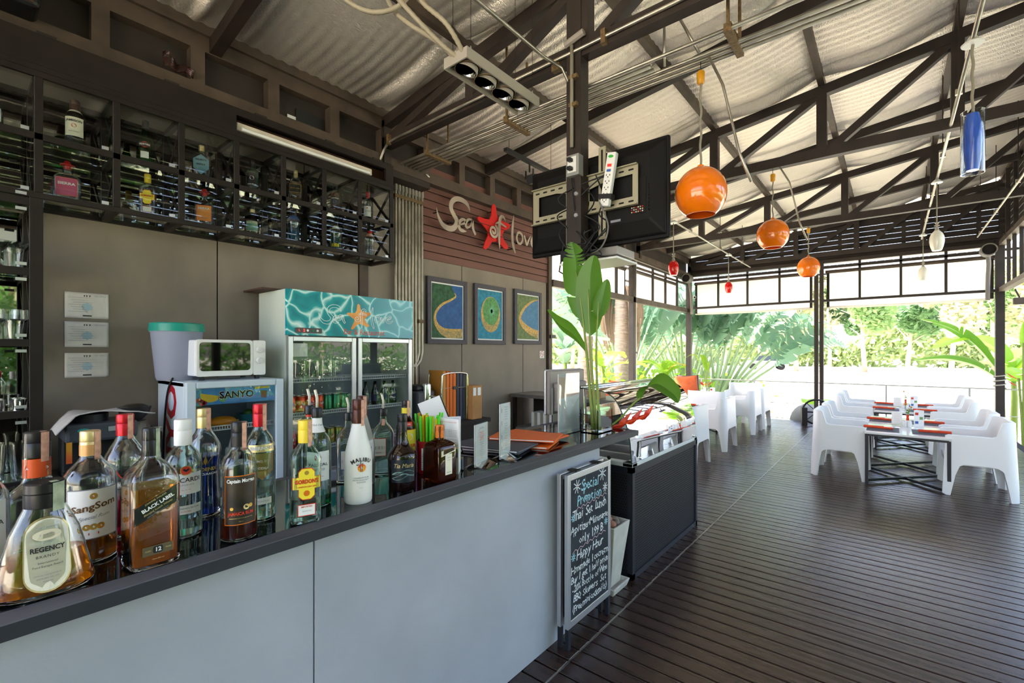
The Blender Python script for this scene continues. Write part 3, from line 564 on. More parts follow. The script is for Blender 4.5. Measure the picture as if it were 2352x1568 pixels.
for i in range(6): can('g', can_g, None, (FX-.09-.075*(i//3), FZ(.35+.07*(i % 3)), .984), 'green can, %s from the left in the %s row of the tall fridge' % (NTH[i % 3], ('front', 'back')[i//3]), 'green cans')
for i in range(6): can('r', can_red, mat('white swirl', 'f0e8e8', .5), (FX-.09-.075*(i//3), FZ(.07+.07*(i % 3)), .724), 'dark red can, %s from the left in the %s row of the tall fridge' % (NTH[i % 3], ('front', 'back')[i//3]), 'red cans', None)
for i in range(6): can('y', can_y, mat('red tea badge', 'c23524', .5), (FX-.09-.075*(i//3), FZ(.30+.07*(i % 3)), .724), 'yellow tea can, %s from the left in the %s row of the tall fridge' % (NTH[i % 3], ('front', 'back')[i//3]), 'tea cans', 'Lipton')
mug = None
for i in range(8):
    loc = (FX-.1-.1*(i//4), FZ(.08+.105*(i % 4)), 1.229)
    if not mug:
        mug = thing('beer_mug', 'clear glass beer mug on the top shelf of the tall fridge', 'mug', loc, 1.2, 'chilled mugs'); MB().lathe([(.034, 0), (.036, .13), (.033, .13), (.031, .012)], 14, caps=(1, 1)).build('glass_body', 'glass', mug, smooth=40)
        MB().tube([(.036, 0, .025), (.06, 0, .035), (.065, 0, .07), (.058, 0, .1), (.035, 0, .11)], .006, 6).build('handle', 'glass', mug, smooth=1)
    else: dup(mug, loc)
    lb_ = 'clear glass beer mug, %s from the left in the %s row of the tall fridge' % (NTH[i % 4], ('front', 'back')[i//4])
    [o for o in COL.objects if o.name.startswith('beer_mug')][-1]['label'] = lb_
box_ = None
for i in range(5):
    loc = (FX-.10, FZ(.60+.09*i), .984)
    if not box_:
        box_ = thing('beer_bottle', 'dark labelled beer bottle on the second shelf behind the right fridge door', 'bottle', loc, 0, 'chilled beers'); MB().lathe([(.03, 0), (.031, .01), (.031, .1), (.013, .15), (.012, .19), (.014, .195)], 14).build('glass_body', mat('dark green bottle glass', '12331c', .05, 0, .5), box_, smooth=40); MB().lathe([(.0315, .03), (.0315, .085)], 14, caps=(0, 0)).build('label', mat('navy beer label', '27335c', .5), box_, smooth=1)
    else: dup(box_, loc)
    [o for o in COL.objects if o.name.startswith('beer_bottle')][-1]['label'] = 'dark labelled beer bottle, %s from the left behind the right fridge door' % NTH[i]
# ================================================================== SMALL FRIDGE WITH MICROWAVE AND TUB
SX, SY0, SY1 = -3.15, .885, 1.44; SW = SY1-SY0
sf = thing('small_fridge', 'short pale blue glass door fridge with big red lettering on its side', 'fridge', (SX, SY0, 0))
MB().box(-.56, -.05, 0, .025, .05, 1.243).build('side_wall', 'fridgeb', sf, bevel=.004); MB().box(-.56, -.05, SW-.025, SW, .05, 1.243).build('side_wall', 'fridgeb', sf, bevel=.004)
MB().box(-.56, -.05, 0, SW, 1.215, 1.245).build('roof', 'fridgeb', sf, bevel=.004); MB().box(-.56, -.54, .02, SW-.02, .05, 1.22).build('back', 'inner', sf); MB().box(-.56, -.05, 0, SW, 0, .12).build('plinth', 'black', sf)
w = .05
MB().box(-.045, 0, .0, w, .12, 1.245).box(-.045, 0, SW-w, SW, .12, 1.245).box(-.045, 0, w, SW-w, 1.205, 1.245).box(-.045, 0, w, SW-w, .12, .17).build('door_frame', 'fridgeb', sf, bevel=.006)
MB().box(-.02, -.014, w-.004, SW-w+.004, .165, 1.21).build('door_pane', 'pane', sf)
hd = MB().box(-.03, -.022, w, SW-w, 1.105, 1.205).build('header', noisy(mat('blue header print', '2d7fd0', .3), .2, 4, col2='5aaeea'), sf)
m = MB(); text(m, 'SANYO', lambda a, b: (-.0205, a, b), .062, .275, 1.157, 1, bold=.05, space=.95); text(m, 'SANYO', lambda a, b: (-.02, a, b), .06, .275, 1.157, 0, bold=.02, space=.98)
m.build('lettering', ['red', 'white'], hd)
m = MB(); F = lambda a, b: (-.0208, a, b)
m.add([F(.13+x, 1.165+y*1) for x, y in [(.055*math.cos(a), .045*math.sin(a)) for a in (pi+pi*i/12-.25 for i in range(13))]], [tuple(range(13))], 0)
for x, y, r in ((.085, 1.12, .018), (.07, 1.135, .016), (.1, 1.118, .012)): m.add([F(x+r*math.cos(a), y+r*math.sin(a)) for a in (2*pi*i/10 for i in range(10))], [tuple(range(10))], 1)
for x, y in ((.185, 1.13), (.2, 1.125), (.195, 1.145), (.21, 1.14), (.18, 1.145)): m.add([F(x+.01*math.cos(a), y+.01*math.sin(a)) for a in (2*pi*i/8 for i in range(8))], [tuple(range(8))], 2)
m.add([F(x, y) for x, y in ((.42, 1.13), (.45, 1.125), (.455, 1.17), (.415, 1.175))], [(0, 1, 2, 3)], 3); m.add([F(x, y) for x, y in ((.38, 1.185), (.47, 1.19), (.47, 1.2), (.38, 1.2))], [(0, 1, 2, 3)], 0)
m.build('fruit_print', [mat('melon yellow', 'e8c22a', .5), 'red', mat('grape green', '6fb04a', .5), mat('iced tea brown', '8a4a22', .5)], hd)
m = MB(); text(m, 'SANYO', lambda a, b: (-.27-b, -.001, .78+a), .27, 0, 0, bold=.035, space=1.0); m.build('side_lettering', mat('crimson decal', 'b0142c', .3), sf)
for z in (.45, .70, .94):
    m = MB(); m.tube([(-.07, .03, z+.025), (-.07, SW-.03, z+.025)], .004, 5).tube([(-.07, .03, z), (-.07, SW-.03, z)], .004, 5)
    for k in range(34): y = .03+k*(SW-.06)/33; m.add([(-.5, y-.002, z), (-.5, y+.002, z), (-.07, y+.002, z), (-.07, y-.002, z), (-.068, y-.002, z+.025), (-.068, y+.002, z+.025)], [(0, 1, 2, 3), (3, 2, 5, 4)])
    m.build('wire_shelf', 'wire', sf)
def simple(name, label, cat, loc, parts, rz=0, group=None):
    t_ = thing(name, label, cat, loc, rz, group)
    for nm, mb, mt, kw in parts: mb.build(nm, mt, t_, **kw)
    return t_
simple('papaya', 'orange papaya on the upper shelf of the short fridge', 'fruit', (SX-.16, SY0+.24, .978), [('fruit', MB().sphere((0, 0, 0), (.045, .085, .036)), noisy(mat('papaya skin', 'd98a1c', .45), .15, 12), dict(smooth=1)), ('stalk', MB().tube([(0, .083, 0), (0, .094, .002)], .006, 6), 'stem', {})])
simple('bowl', 'teal bowl on the upper shelf of the short fridge', 'bowl', (SX-.2, SY0+.41, .944), [('bowl', MB().lathe([(.04, 0), (.075, .07), (.072, .07), (.037, .006)], 18), mat('teal plastic', '1c6c78', .4), dict(smooth=40)), ('lime', MB().sphere((0, 0, .07), .03), mat('lime skin', '3f6a25', .5), dict(smooth=1))])
for i, y in enumerate((.2, .3, .4)): simple('jar', ['white lidded jar at the left of the middle shelf in the short fridge', 'squeeze bottle on the middle shelf of the short fridge', 'dark jar at the right of the middle shelf in the short fridge'][i], 'jar', (SX-.18, SY0+y, .706), [('jar_body', MB().lathe([(.035, 0), (.036, .09), (.03, .1)], 14), ['glass', 'white', mat('dark jar', '3a2c2a', .3)][i], dict(smooth=40)), ('lid', MB().lathe([(.034, .1), (.034, .13)], 14) if i != 1 else MB().lathe([(.02, .1), (.006, .16)], 10), 'white', dict(smooth=40))])
mw = thing('microwave', 'white microwave oven on the short fridge', 'microwave', (-3.26, .965, 1.262)); Wm, Hm, Dm = .405, .235, .30
MB().box(-Dm, -.02, 0, Wm, .012, Hm).build('case', 'whitem', mw, bevel=.008)
MB().prism(rrect(Wm*.8, Hm-.006, .018), lambda a, b: (.004, Wm*.4+a, .012+Hm/2-.006+b), lambda a, b: (-.02, Wm*.4+a, .012+Hm/2-.006+b)).build('door', 'white', mw, bevel=.004)
MB().prism(rrect(Wm*.8-.035, Hm-.058, .02), lambda a, b: (.006, Wm*.4+a, .014+Hm/2+b), lambda a, b: (.003, Wm*.4+a, .014+Hm/2+b)).build('window', mat('black oven glass', '060807', .03, spec=.7), mw)
MB().prism(rrect(Wm*.195, Hm-.006, .012), lambda a, b: (.003, Wm*.9+a, .012+Hm/2-.006+b), lambda a, b: (-.02, Wm*.9+a, .012+Hm/2-.006+b)).build('control_panel', 'white', mw, bevel=.003)
for z in (.175, .105): MB().lathe([(.021, 0), (.02, .012), (.017, .016)], 20).box(-.002, .002, -.018, .018, .014, .019).xf(Matrix.Translation((.003, Wm*.9, z)) @ Matrix.Rotation(pi/2, 4, 'Y') @ Matrix.Rotation(.3, 4, 'Z')).build('knob', mat('pale grey knob', 'd5d6d6', .35), mw, smooth=40)
m = MB()
for i in range(5):
    for j in range(3): m.box(-.26+i*.022, -.248+i*.022, -.0012, .0, .045+j*.014, .051+j*.014)
m.build('side_vents', 'black', mw)
for x in (-.27, -.04):
    for y in (.04, Wm-.04): MB().box(x-.012, x+.012, y-.012, y+.012, -.016, .014).build('foot', 'black', mw)
MB().tube([(a+3.26, b_-.965, c-1.262) for a, b_, c in spline([(-3.5, .955, 1.30), (-3.46, .92, 1.285), (-3.42, .885, 1.25), (-3.45, .868, 1.15), (-3.5, .865, .9), (-3.52, .862, .6)])], .006, 6).build('power_cord', 'rubber', mw, smooth=1)
tub = thing('plastic_tub', 'tall translucent tub with teal lid beside the microwave', 'tub', (-3.52, .94, 1.246))
MB().lathe([(.105, 0), (.112, .02), (.138, .30), (.142, .30), (.142, .312), (.134, .312), (.108, .02)], 32).build('tub_body', mat('frosted plastic', 'c3c8dc', .45, 0, .55, 1.2), tub, smooth=40)
MB().lathe([(.146, .305), (.147, .318), (.145, .352), (.138, .358)], 32).build('lid', mat('teal lid', '14907f', .35), tub, smooth=35)
m = MB()
for k in range(26): a = rnd.uniform(0, 6.3); r = rnd.uniform(0, .07); z = .03+.12*k/26; m.sphere((r*math.cos(a), r*math.sin(a), z), (rnd.uniform(.02, .035), rnd.uniform(.02, .035), .02), 7, 5)
m.build('snacks', mat('pale biscuit', 'dcae8c', .8), tub, smooth=1)['kind'] = 'stuff'
tag(MB().box(-.16, .16, -.03, .36, 0, .012).build('timber_offcut', noisy(mat('brown timber', '4a332a', .7), .2, 10)), 'brown timber offcut lying on the tall fridge', 'board').location = (-3.6, 1.45, 1.87)
# back shelf unit, coffee machine and towel
bs = thing('back_counter', 'low dark service counter against the bar wall at the left', 'counter', (0, 0, 0))
MB().box(-3.78, -3.2, -.3, .86, .70, .74).build('top', noisy(mat('dark stone top', '2b2b29', .3), .2, 20), bs, bevel=.004); MB().box(-3.76, -3.25, -.3, .86, 0, .70).build('carcass', 'board', bs)
cm = thing('coffee_machine', 'black espresso machine under a folded tea towel', 'coffee machine', (-3.42, .55, .74))
MB().box(-.16, .10, -.15, .15, .20, .30).build('head', mat('dark grey plastic', '3b4048', .35), cm, bevel=.015); MB().box(-.16, -.03, -.15, .15, 0, .22).build('back_column', 'black', cm, bevel=.01); MB().box(-.16, .11, -.15, .15, 0, .035).build('drip_tray', 'black', cm, bevel=.008)
MB().lathe([(.085, 0), (.085, .045), (.075, .05)], 24, (-.04, -.04, .295)).build('bean_hopper', 'black', cm, smooth=35); MB().lathe([(.032, 0), (.028, -.03)], 16, (.04, -.03, .2)).build('group_head', 'chrome', cm, smooth=40); MB().tube([(.06, -.03, .175), (.16, -.05, .165)], .012, 8).build('portafilter_handle', 'black', cm, smooth=1)
MB().box(.101, .103, .02, .09, .25, .275).build('button_strip', 'alu', cm); MB().prism(ell(.05, .022, 18), lambda a, b: (.103, -.08+a, .265+b), lambda a, b: (.1, -.08+a, .265+b)).build('badge', mat('teal badge', '1f8f8c', .3), cm); MB().box(.1, .1015, -.148, -.125, .10, .21).build('energy_sticker', noisy(mat('red yellow sticker', 'c8b020', .5), .2, 4, col2='c03020'), cm)
MB().grid(lambda u, v: (-.1+.2*u+.03*(v < .15), -.21+.42*v, .352+.008*math.sin(v*9+u*4)-(.09*((.22-v)/.22)**1.5 if v < .22 else 0)-(.03*((v-.8)/.2) if v > .8 else 0)), 10, 22).build('tea_towel', noisy(mat('grey striped towel', 'b9b6b3', .9), .2, 3, 2, (90, 1, 1)), None, smooth=1, solid=.006)
tw = bpy.data.objects['tea_towel']; tw.location = (-3.42, .57, .742); tag(tw, 'grey striped tea towel draped over the coffee machine', 'towel')
simple('black_bowl', 'black bowl upside up at the right of the tea towel', 'bowl', (-3.4, .70, 1.03), [('bowl', MB().lathe([(.035, 0), (.07, .04), (.08, .075), (.075, .075), (.03, .006)], 24), 'black', dict(smooth=40)), ('cover', MB().lathe([(.074, .074), (.04, .09), (.01, .094)], 24), mat('smoked plastic', '2a2622', .2), dict(smooth=40))])
simple('kettle', 'dull steel jug under the black bowl', 'jug', (-3.4, .705, .74), [('jug_body', MB().lathe([(.07, 0), (.085, .03), (.078, .2), (.06, .27), (.05, .285)], 24), noisy(mat('dull olive steel', '6e675a', .4, .5), .1, 5), dict(smooth=40)), ('handle', MB().tube([(0, .07, .24), (0, .12, .2), (0, .12, .09), (0, .08, .05)], .009, 8), 'black', dict(smooth=1))])
# glasses on the shelf unit at the left edge
gl0 = {}
def glassware(kind, loc, label, grp):
    if kind in gl0: return dup(gl0[kind], loc, label=label)
    P = {'martini glass': [(.035, 0), (.034, .004), (.004, .01), (.004, .075), (.055, .14), (.053, .14), (.004, .08)], 'tumbler': [(.03, 0), (.036, .10), (.034, .10), (.028, .008)], 'goblet': [(.034, 0), (.033, .004), (.004, .01), (.004, .07), (.035, .11), (.032, .16), (.030, .16), (.033, .11), (.004, .075)], 'highball': [(.026, 0), (.034, .19), (.032, .19), (.024, .01)], 'cup': [(.028, 0), (.03, .06), (.028, .06), (.026, .004)]}[kind]
    t_ = thing(kind.replace(' ', '_'), label, 'cup' if kind == 'cup' else 'glass', loc, 0, grp); MB().lathe(P, 16).build('bowl' if kind != 'cup' else 'cup_body', 'glass' if kind != 'cup' else 'chrome', t_, smooth=40); gl0[kind] = t_
    if kind == 'cup': MB().tube([(.03, 0, .05), (.05, 0, .045), (.05, 0, .02), (.03, 0, .012)], .003, 5).build('handle', 'chrome', t_)
for i, (kd, s) in enumerate((('martini glass', 1), ('tumbler', 1), ('goblet', 2), ('tumbler', 2), ('cup', 3), ('highball', 4))):
    for j in range(6):
        y = .25-.08*(j % 3); x = -3.53-.09*(j//3)
        glassware(kd, (x, y if kd != 'tumbler' or s == 2 else y-.03, SH[s]+.013+(.0 if not (kd == 'tumbler') else 0)) if not (kd == 'tumbler') else (x+.04, y-.02, SH[s]+.013), '%s, %s from right, %s row, %s shelf of rack' % ({'cup': 'small steel cup', 'tumbler': 'plain tumbler', 'martini glass': 'wide martini glass', 'goblet': 'stemmed goblet', 'highball': 'tall highball glass'}[kd], NTH[j % 3], ('front', 'back')[j//3], ['', 'second highest', 'third highest', 'fourth highest', 'fifth highest'][s]), kd+' row')
# ================================================================== BOTTLES
M['gl_green'] = mat('green bottle glass', '2f9a3a', .0, 0, 1, 1.45); M['gl_tint'] = mat('pale green glass', 'e3f4ec', .0, 0, 1, 1.47); M['gl_brown'] = mat('brown bottle glass', '6a2f12', .02, 0, .9, 1.45)
M['gl_frost'] = mat('frosted glass', 'd9dad2', .45, 0, .7, 1.3); M['gl_dark'] = mat('near black bottle glass', '1a0d0b', .04, spec=.7)
for k, c in dict(whisky='e8860e', rum='b05a10', redl='c01030', bluel='1a3fa8', clearl='f4faf8', darkrum='6a1f10', greenl='1f8a50', aqual='1b7f9f').items(): M[k] = mat(k+' liquid', c, 0, 0, 1 if k == 'clearl' else .8, 1.34)  # partly diffuse: the colour stands in for bright light glowing through the liquid
M['cream'] = mat('cream label paper', 'ece6d2', .6); M['lwhite'] = mat('white label paper', 'f0f0ee', .5); M['lyellow'] = mat('yellow label', 'f2dc3a', .5); M['lblack'] = mat('black label', '1b1a1c', .45)
M['lorange'] = mat('orange label', 'dd5418', .5); M['capgold'] = mat('pale gold cap', 'd9c28a', .35, .6); M['capred'] = mat('red metal cap', 'c2202c', .3, .5); M['capyel'] = mat('yellow cap', 'f0d23a', .4); M['capbrown'] = mat('brown cap', '4a251c', .35, .3); M['capor'] = mat('orange cap', 'd9741a', .35)
M['stamp'] = noisy(mat('pink duty stamp', 'd9a58f', .8), .25, 60); M['stampg'] = noisy(mat('grey green duty stamp', 'a9b59b', .8), .25, 60); M['printred'] = mat('label red', 'cf3a24', .5); M['printblue'] = mat('label blue', '3d62a8', .5); M['grey'] = mat('grey print', '8d8f98', .6)
P_STD = [(0, .88), (.012, .98), (.03, 1), (.60, 1), (.66, .95), (.71, .78), (.76, .52), (.80, .38), (.90, .33), (.98, .32)]
P_SQ = [(0, .9), (.015, .98), (.04, 1), (.62, 1), (.67, .9), (.72, .66), (.76, .44), (.79, .34), (.9, .3), (.98, .3)]
P_SLOPE = [(0, .9), (.015, .97), (.05, 1), (.2, .92), (.55, .68), (.70, .5), (.78, .40), (.84, .3), (.98, .28)]
P_WAIST = [(0, .9), (.012, .98), (.04, 1), (.28, .92), (.50, .93), (.545, 1.0), (.60, 1.06), (.66, 1.0), (.72, .78), (.78, .52), (.83, .38), (.98, .34)]
P_CONE = [(0, .93), (.015, .99), (.05, 1), (.38, 1), (.47, .97), (.56, .82), (.68, .58), (.78, .4), (.84, .36), (.98, .34)]
P_BELL = [(0, .86), (.015, .9), (.35, .97), (.42, 1), (.48, .95), (.53, .72), (.58, .5), (.66, .36), (.8, .30), (.98, .28)]
P_COINT = [(0, .95), (.02, 1), (.58, 1), (.66, .9), (.71, .6), (.74, .32), (.8, .3), (.98, .3)]
class Surf:
    def __init__(s, prof, H, R_, ry, n): s.p = [(z*H, r*R_) for z, r in prof]; s.ry = ry; s.n = n
    def r(s, z):
        for (a, ra), (b, rb) in zip(s.p[:-1], s.p[1:]):
            if z <= b: return ra+(rb-ra)*max(0, (z-a))/(b-a)
        return s.p[-1][1]
    def pt(s, a, z, off=.0008):
        """a: distance along the surface from the front centre line"""
        r = s.r(z)
        if s.n == 2 and s.ry == 1: return ((r+off)*math.sin(a/r), -(r+off)*math.cos(a/r), z)
        x = max(-r*.999, min(r*.999, a if s.n > 2 else r*math.sin(max(-1.5, min(1.5, a/r))))); return (x, -r*s.ry*(1-abs(x/r)**s.n)**(1/s.n)-off, z)
    def ring(s, z, d=0, m=28):
        r = s.r(z)-d; out = []
        for k in range(m):
            c, q = math.cos(2*pi*(k+.5)/m), math.sin(2*pi*(k+.5)/m); f = lambda v: math.copysign(abs(v)**(2/s.n), v)
            out.append((r*f(c), (s.r(z)*s.ry-d)*f(q), z))
        return out
def patch(mb, S, w, z0, z1, mi=0, cx=0, off=.0008, shape=None, n=14):
    """a paper label lying on the surface: rectangle, or the outline 'shape' in (a, z)"""
    if shape: mb.add([S.pt(a, z, off) for a, z in shape], [tuple(range(len(shape)))], mi)
    else: mb.grid(lambda u, v: S.pt(cx+(u-.5)*w, z0+(z1-z0)*v, off), n, 3, mi)
def bottle(label, x, y, H, R_, prof=P_STD, glass='glass', ry=1, n=2, liquid=None, cap=None, turn=0, z=ZB, labels=(), group=None, stamp=None, name='liquor_bottle', pour=None, wall=.0028, neck=None, seg=28):
    t_ = thing(name, label, 'bottle', (x, y, z), math.atan2(-x, y)+turn, group); S = Surf(prof, H, R_, ry, n)
    zs = [p[0] for p in S.p]; zf = []
    for a, b_ in zip(zs[:-1], zs[1:]): zf += [a, (a+b_)/2] if b_-a > .02 else [a]
    zf.append(zs[-1]); m = MB(); outer = [S.ring(q, 0, seg) for q in zf]
    if glass in ('gl_dark', 'white', 'whitem'): m.rings(outer)
    else: m.rings(outer+[S.ring(q, wall, seg) for q in zf[::-1] if q > .012]+[S.ring(.008, wall*1.6, seg)], (1, 1))
    m.build('glass_body', glass, t_, smooth=50)
    if liquid:
        lv, lm = liquid; zz = [q for q in zf if .009 < q < lv*H]+[lv*H]; MB().rings([S.ring(.009, wall+.0012, seg)]+[S.ring(q, wall+.0007, seg) for q in zz]).build('liquid', lm, t_, smooth=50)
    top = S.p[-1][0]
    if cap:
        cz, cr, cm = cap[:3]; z0 = H-cz; q = S.r(z0); r0 = max(cr, q+.0008)
        pr = [(r0*.99, z0), (r0, z0+.002), (r0, H-cz*.45), (r0*.965, H-cz*.43), (r0, H-cz*.40), (r0*.99, H-.003), (r0*.9, H)]
        c_ = MB().lathe(pr, 20).build('cap', cm, t_, smooth=35)
        if len(cap) > 3: MB().lathe([(r0+.0004, z0+.001), (r0+.0004, z0+cz*.45)], 20, caps=(0, 0)).build('band', cap[3], c_, smooth=1)
        if stamp:
            MB().grid(lambda u, v: ((r0+.001)*math.sin(.6+.7*(u-.5)), -(r0+.001)*math.cos(.6+.7*(u-.5)), H-.001-v*cz*1.15), 4, 4).add([(0+.009+a*.006, -.004-r0*.3, H+.0009) for a in (-1, 1)]+[(.02*.6+a*.006, -r0*.9, H+.0006) for a in (1, -1)], [(0, 1, 2, 3)]).build('duty_stamp', stamp, t_)
    if pour:
        c_ = MB().lathe([(.0135, H-.03), (.016, H-.028), (.0165, H-.004), (.014, H)], 16).build('pourer_collar', 'cap_black', t_, smooth=35)
        MB().tube([(0, 0, H), (0, 0, H+.03), (-.006, -.004, H+.055)], .0042, 8).build('pour_spout', mat('ivory plastic', 'ddd6c4', .4), c_, smooth=1)
    if neck: z0, z1, nm, ntx = neck; m = MB(); m.lathe([(S.r(z0)+.0007, z0), (S.r((z0+z1)/2)+.0007, (z0+z1)/2), (S.r(z1)+.0007, z1)], 20, caps=(0, 0)); nk = m.build('neck_label', nm, t_, smooth=1)
    if neck and ntx: m = MB(); text(m, ntx[0], lambda a, b_: S.pt(a, b_, .0012), ntx[1], 0, (z0+z1)/2, bold=.02); m.build('lettering', ntx[2], nk)
    for L in labels:
        m = MB(); nm = L.get('name', 'front_label'); z0, z1 = L['z']; w = L.get('w', .06); cx = L.get('cx', 0)
        mats = [L['m']]
        if 'edge' in L: patch(m, S, w+.004, z0-.002, z1+.002, 1, cx, .0005, [(a*1.06+cx, (b_-(z0+z1)/2)*1.05+(z0+z1)/2) for a, b_ in L['shape']] if L.get('shape') else None); mats.append(L['edge'])
        patch(m, S, w, z0, z1, 0, cx, .0009, [(a+cx, b_) for a, b_ in L['shape']] if L.get('shape') else None); lo = m.build(nm, mats, t_, smooth=0 if L.get('shape') else 1)
        if L.get('tx') or L.get('art'):
            m = MB(); ms = []; 
            def mi(k):
                if k not in ms: ms.append(k)
                return ms.index(k)
            for a in L.get('art', ()): patch(m, S, 0, 0, 0, mi(a[1]), 0, .0012+.0003*a[2] if len(a) > 2 else .0012, [(p+cx, q) for p, q in a[0]])
            for T in L.get('tx', ()):
                kw = dict(T[4]) if len(T) > 4 else {}; text(m, T[0], lambda a, b_: S.pt(a, b_, .0022), T[1], cx+kw.pop('x', 0), T[2], mi(T[3]), **kw)
            m.build('lettering', ms, lo)
    return t_
def disc(x, z, r, n=16, ry=1): return [(x+r*math.cos(2*pi*i/n), z+r*ry*math.sin(2*pi*i/n)) for i in range(n)]
def rc(x, z, w, h): return [(x-w/2, z-h/2), (x+w/2, z-h/2), (x+w/2, z+h/2), (x-w/2, z+h/2)]
def stad(w, z0, z1): return [(w/2*math.cos(a), z1-w/2+w/2*math.sin(a)) for a in (pi*i/12 for i in range(13))]+[(w/2*math.cos(a), z0+w/2+w/2*math.sin(a)) for a in (pi+pi*i/12 for i in range(13))]
def wings(m): return [[(s*(.004+.003*k), .0+z+.012*k/3), (s*(.026-.002*k), z+.03+.006*k), (s*(.006+.003*k), z+.008+.004*k)] for s in (1, -1) for k in range(4) for z in (m,)]
bottle('clear tall bottle cut off by the left edge, white label', -1.437, .055, .27, .034, P_STD, liquid=(.2, 'clearl'), cap=(.03, .014, 'cap_black'), labels=[dict(z=(.04, .17), w=.06, m='lwhite', tx=[('VODKA', .014, .125, 'ink'), ('FINE SPIRIT', .005, .07, 'grey')])])
bottle('squat sloping brandy decanter with oval cream label, front left on the bar', -1.30, .127, .217, .075, P_SLOPE, ry=.62, liquid=(.36, 'whisky'), cap=(.048, .0195, 'cap_black'), turn=.1, stamp='stampg', labels=[
    dict(z=(.015, .148), w=.066, m='cream', edge='capgold', shape=stad(.066, .015, .148), tx=[('FINEST BRANDY', .0042, .132, 'grey'), ('* * * * *', .007, .118, 'grey'), ('V.S.O.P', .0055, .105, 'grey'), ('REGENCY', .0125, .092, 'ink', dict(fit=.05, bold=.03)), ('BRANDY', .007, .079, 'ink', dict(space=1.3)), ('International', .0055, .068, 'ink'), ('Food Europe Award', .0052, .061, 'ink'), ('DISTILLED AND BOTTLED BY', .003, .045, 'grey'), ('DISTILLERY CO. LTD', .0035, .039, 'grey'), ('THAILAND', .003, .033, 'grey')], art=[([(p, .118+q) for p, q in ell(.042, .02)], mat('label beige', 'd9d0b6', .6))])])
bottle('square shouldered clear liqueur bottle with orange neck band behind the decanter', -1.624, .145, .278, .062, [(0, .92), (.02, 1), (.38, 1), (.46, .93), (.52, .66), (.56, .46), (.6, .40), (.98, .37)], n=4, ry=.8, liquid=(.1, 'whisky'), cap=(.062, .0245, 'cap_black'), stamp='stamp', neck=(.168, .213, 'lorange', ('AMARETTO', .0075, 'lwhite')))
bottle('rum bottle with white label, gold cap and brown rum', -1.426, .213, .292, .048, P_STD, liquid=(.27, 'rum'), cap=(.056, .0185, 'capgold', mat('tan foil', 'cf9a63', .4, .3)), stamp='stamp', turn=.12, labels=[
    dict(z=(.058, .165), w=.094, m='lwhite', edge='grey', tx=[('SangSom', .021, .128, mat('bronze ink', '6a4420', .5), dict(shear=.15, rot=.16, bold=.02, fit=.08)), ('Special Rum', .011, .105, 'grey', dict(shear=.4, rot=.1)), ('XXX', .004, .15, 'printred')], art=[(disc(x, .083, .007), 'gold') for x in (-.012, 0, .012)]+[(rc(0, .068, .018, .005), 'printred')]+[(disc(0, .151, .007), 'gold')])])
bottle('waisted liqueur bottle with red cap and crimson liquid', -1.556, .301, .31, .0425, P_WAIST, liquid=(.34, 'redl'), cap=(.055, .019, 'capred'), stamp='stamp', labels=[dict(z=(.125, .142), w=.05, m=mat('clear print ground', 'c9b8b8', .3, 0, .8), tx=[('PHOENIX', .013, .133, 'lwhite', dict(bold=.02))], art=[([(a, .0+b_) for a, b_ in wg], 'printred') for wg in wings(.145)])])
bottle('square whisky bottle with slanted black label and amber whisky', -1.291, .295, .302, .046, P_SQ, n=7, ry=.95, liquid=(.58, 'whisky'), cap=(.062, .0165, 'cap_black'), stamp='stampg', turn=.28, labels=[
    dict(z=(.09, .16), w=.08, m='lblack', edge='capor', shape=[(-.041, .098), (.041, .138), (.041, .176), (-.041, .136)], tx=[('JOHNNIE WALKER', .0052, .151, 'capgold', dict(rot=.45, x=-.004)), ('BLACK LABEL', .0105, .141, 'lwhite', dict(rot=.45, bold=.03, fit=.064)), ('Blended Scotch Whisky', .006, .1305, 'capgold', dict(rot=.45, shear=.3)), ('DISTILLED, BLENDED AND BOTTLED', .0026, .1225, 'grey', dict(rot=.45))]),
    dict(name='age_label', z=(.03, .05), w=.056, m=mat('grey gold band', '5d543c', .4), tx=[('AGED', .004, .0405, 'capgold', dict(x=-.018)), ('12', .012, .0405, 'lwhite', dict(bold=.03)), ('YEARS', .004, .0405, 'capgold', dict(x=.019)), ('700ml 40% vol', .0038, .021, 'capgold')], art=[(rrect_ , 'lblack') for rrect_ in ([(a, .0405+b_) for a, b_ in rrect(.018, .015, .004)],)])])
bottle('white rum bottle with white cap and white label', -1.424, .393, .298, .042, P_STD, 'gl_tint', liquid=(.16, 'clearl'), cap=(.066, .018, 'white'), turn=.15, labels=[
    dict(z=(.112, .165), w=.075, m='lwhite', tx=[('BACARDI', .0155, .148, 'ink', dict(fit=.062, bold=.01)), ('SUPERIOR', .006, .136, 'grey', dict(space=1.3)), ('~ ~ ~', .008, .124, 'printred')], art=[(disc(0, .172, .0125), 'gold'), (disc(0, .172, .0105), 'printred', 1), ([(-.007, .174), (0, .169), (.007, .174), (.004, .178), (0, .174), (-.004, .178)], 'ink', 2)]),
    dict(name='base_label', z=(.062, .084), w=.075, m='lwhite', tx=[('CASA FUNDADA EN CUBA', .005, .077, 'ink'), ('RON 1862', .0045, .069, 'printred')])])
bottle('waisted liqueur bottle full of deep blue liquid, yellow cap', -1.554, .48, .308, .0415, P_WAIST, liquid=(.56, 'bluel'), cap=(.056, .018, 'capgold'), stamp='stamp', turn=.1, labels=[dict(z=(.118, .126), w=.03, m='bluel', tx=[('PHOENIX', .0135, .137, 'gold', dict(bold=.02)), ('BLUE CURACAO', .0085, .124, 'lwhite', dict(bold=.02))], art=[(wg, 'gold') for wg in wings(.15)]+[([(0, .148), (.005, .16), (0, .178), (-.005, .16)], 'gold')])])
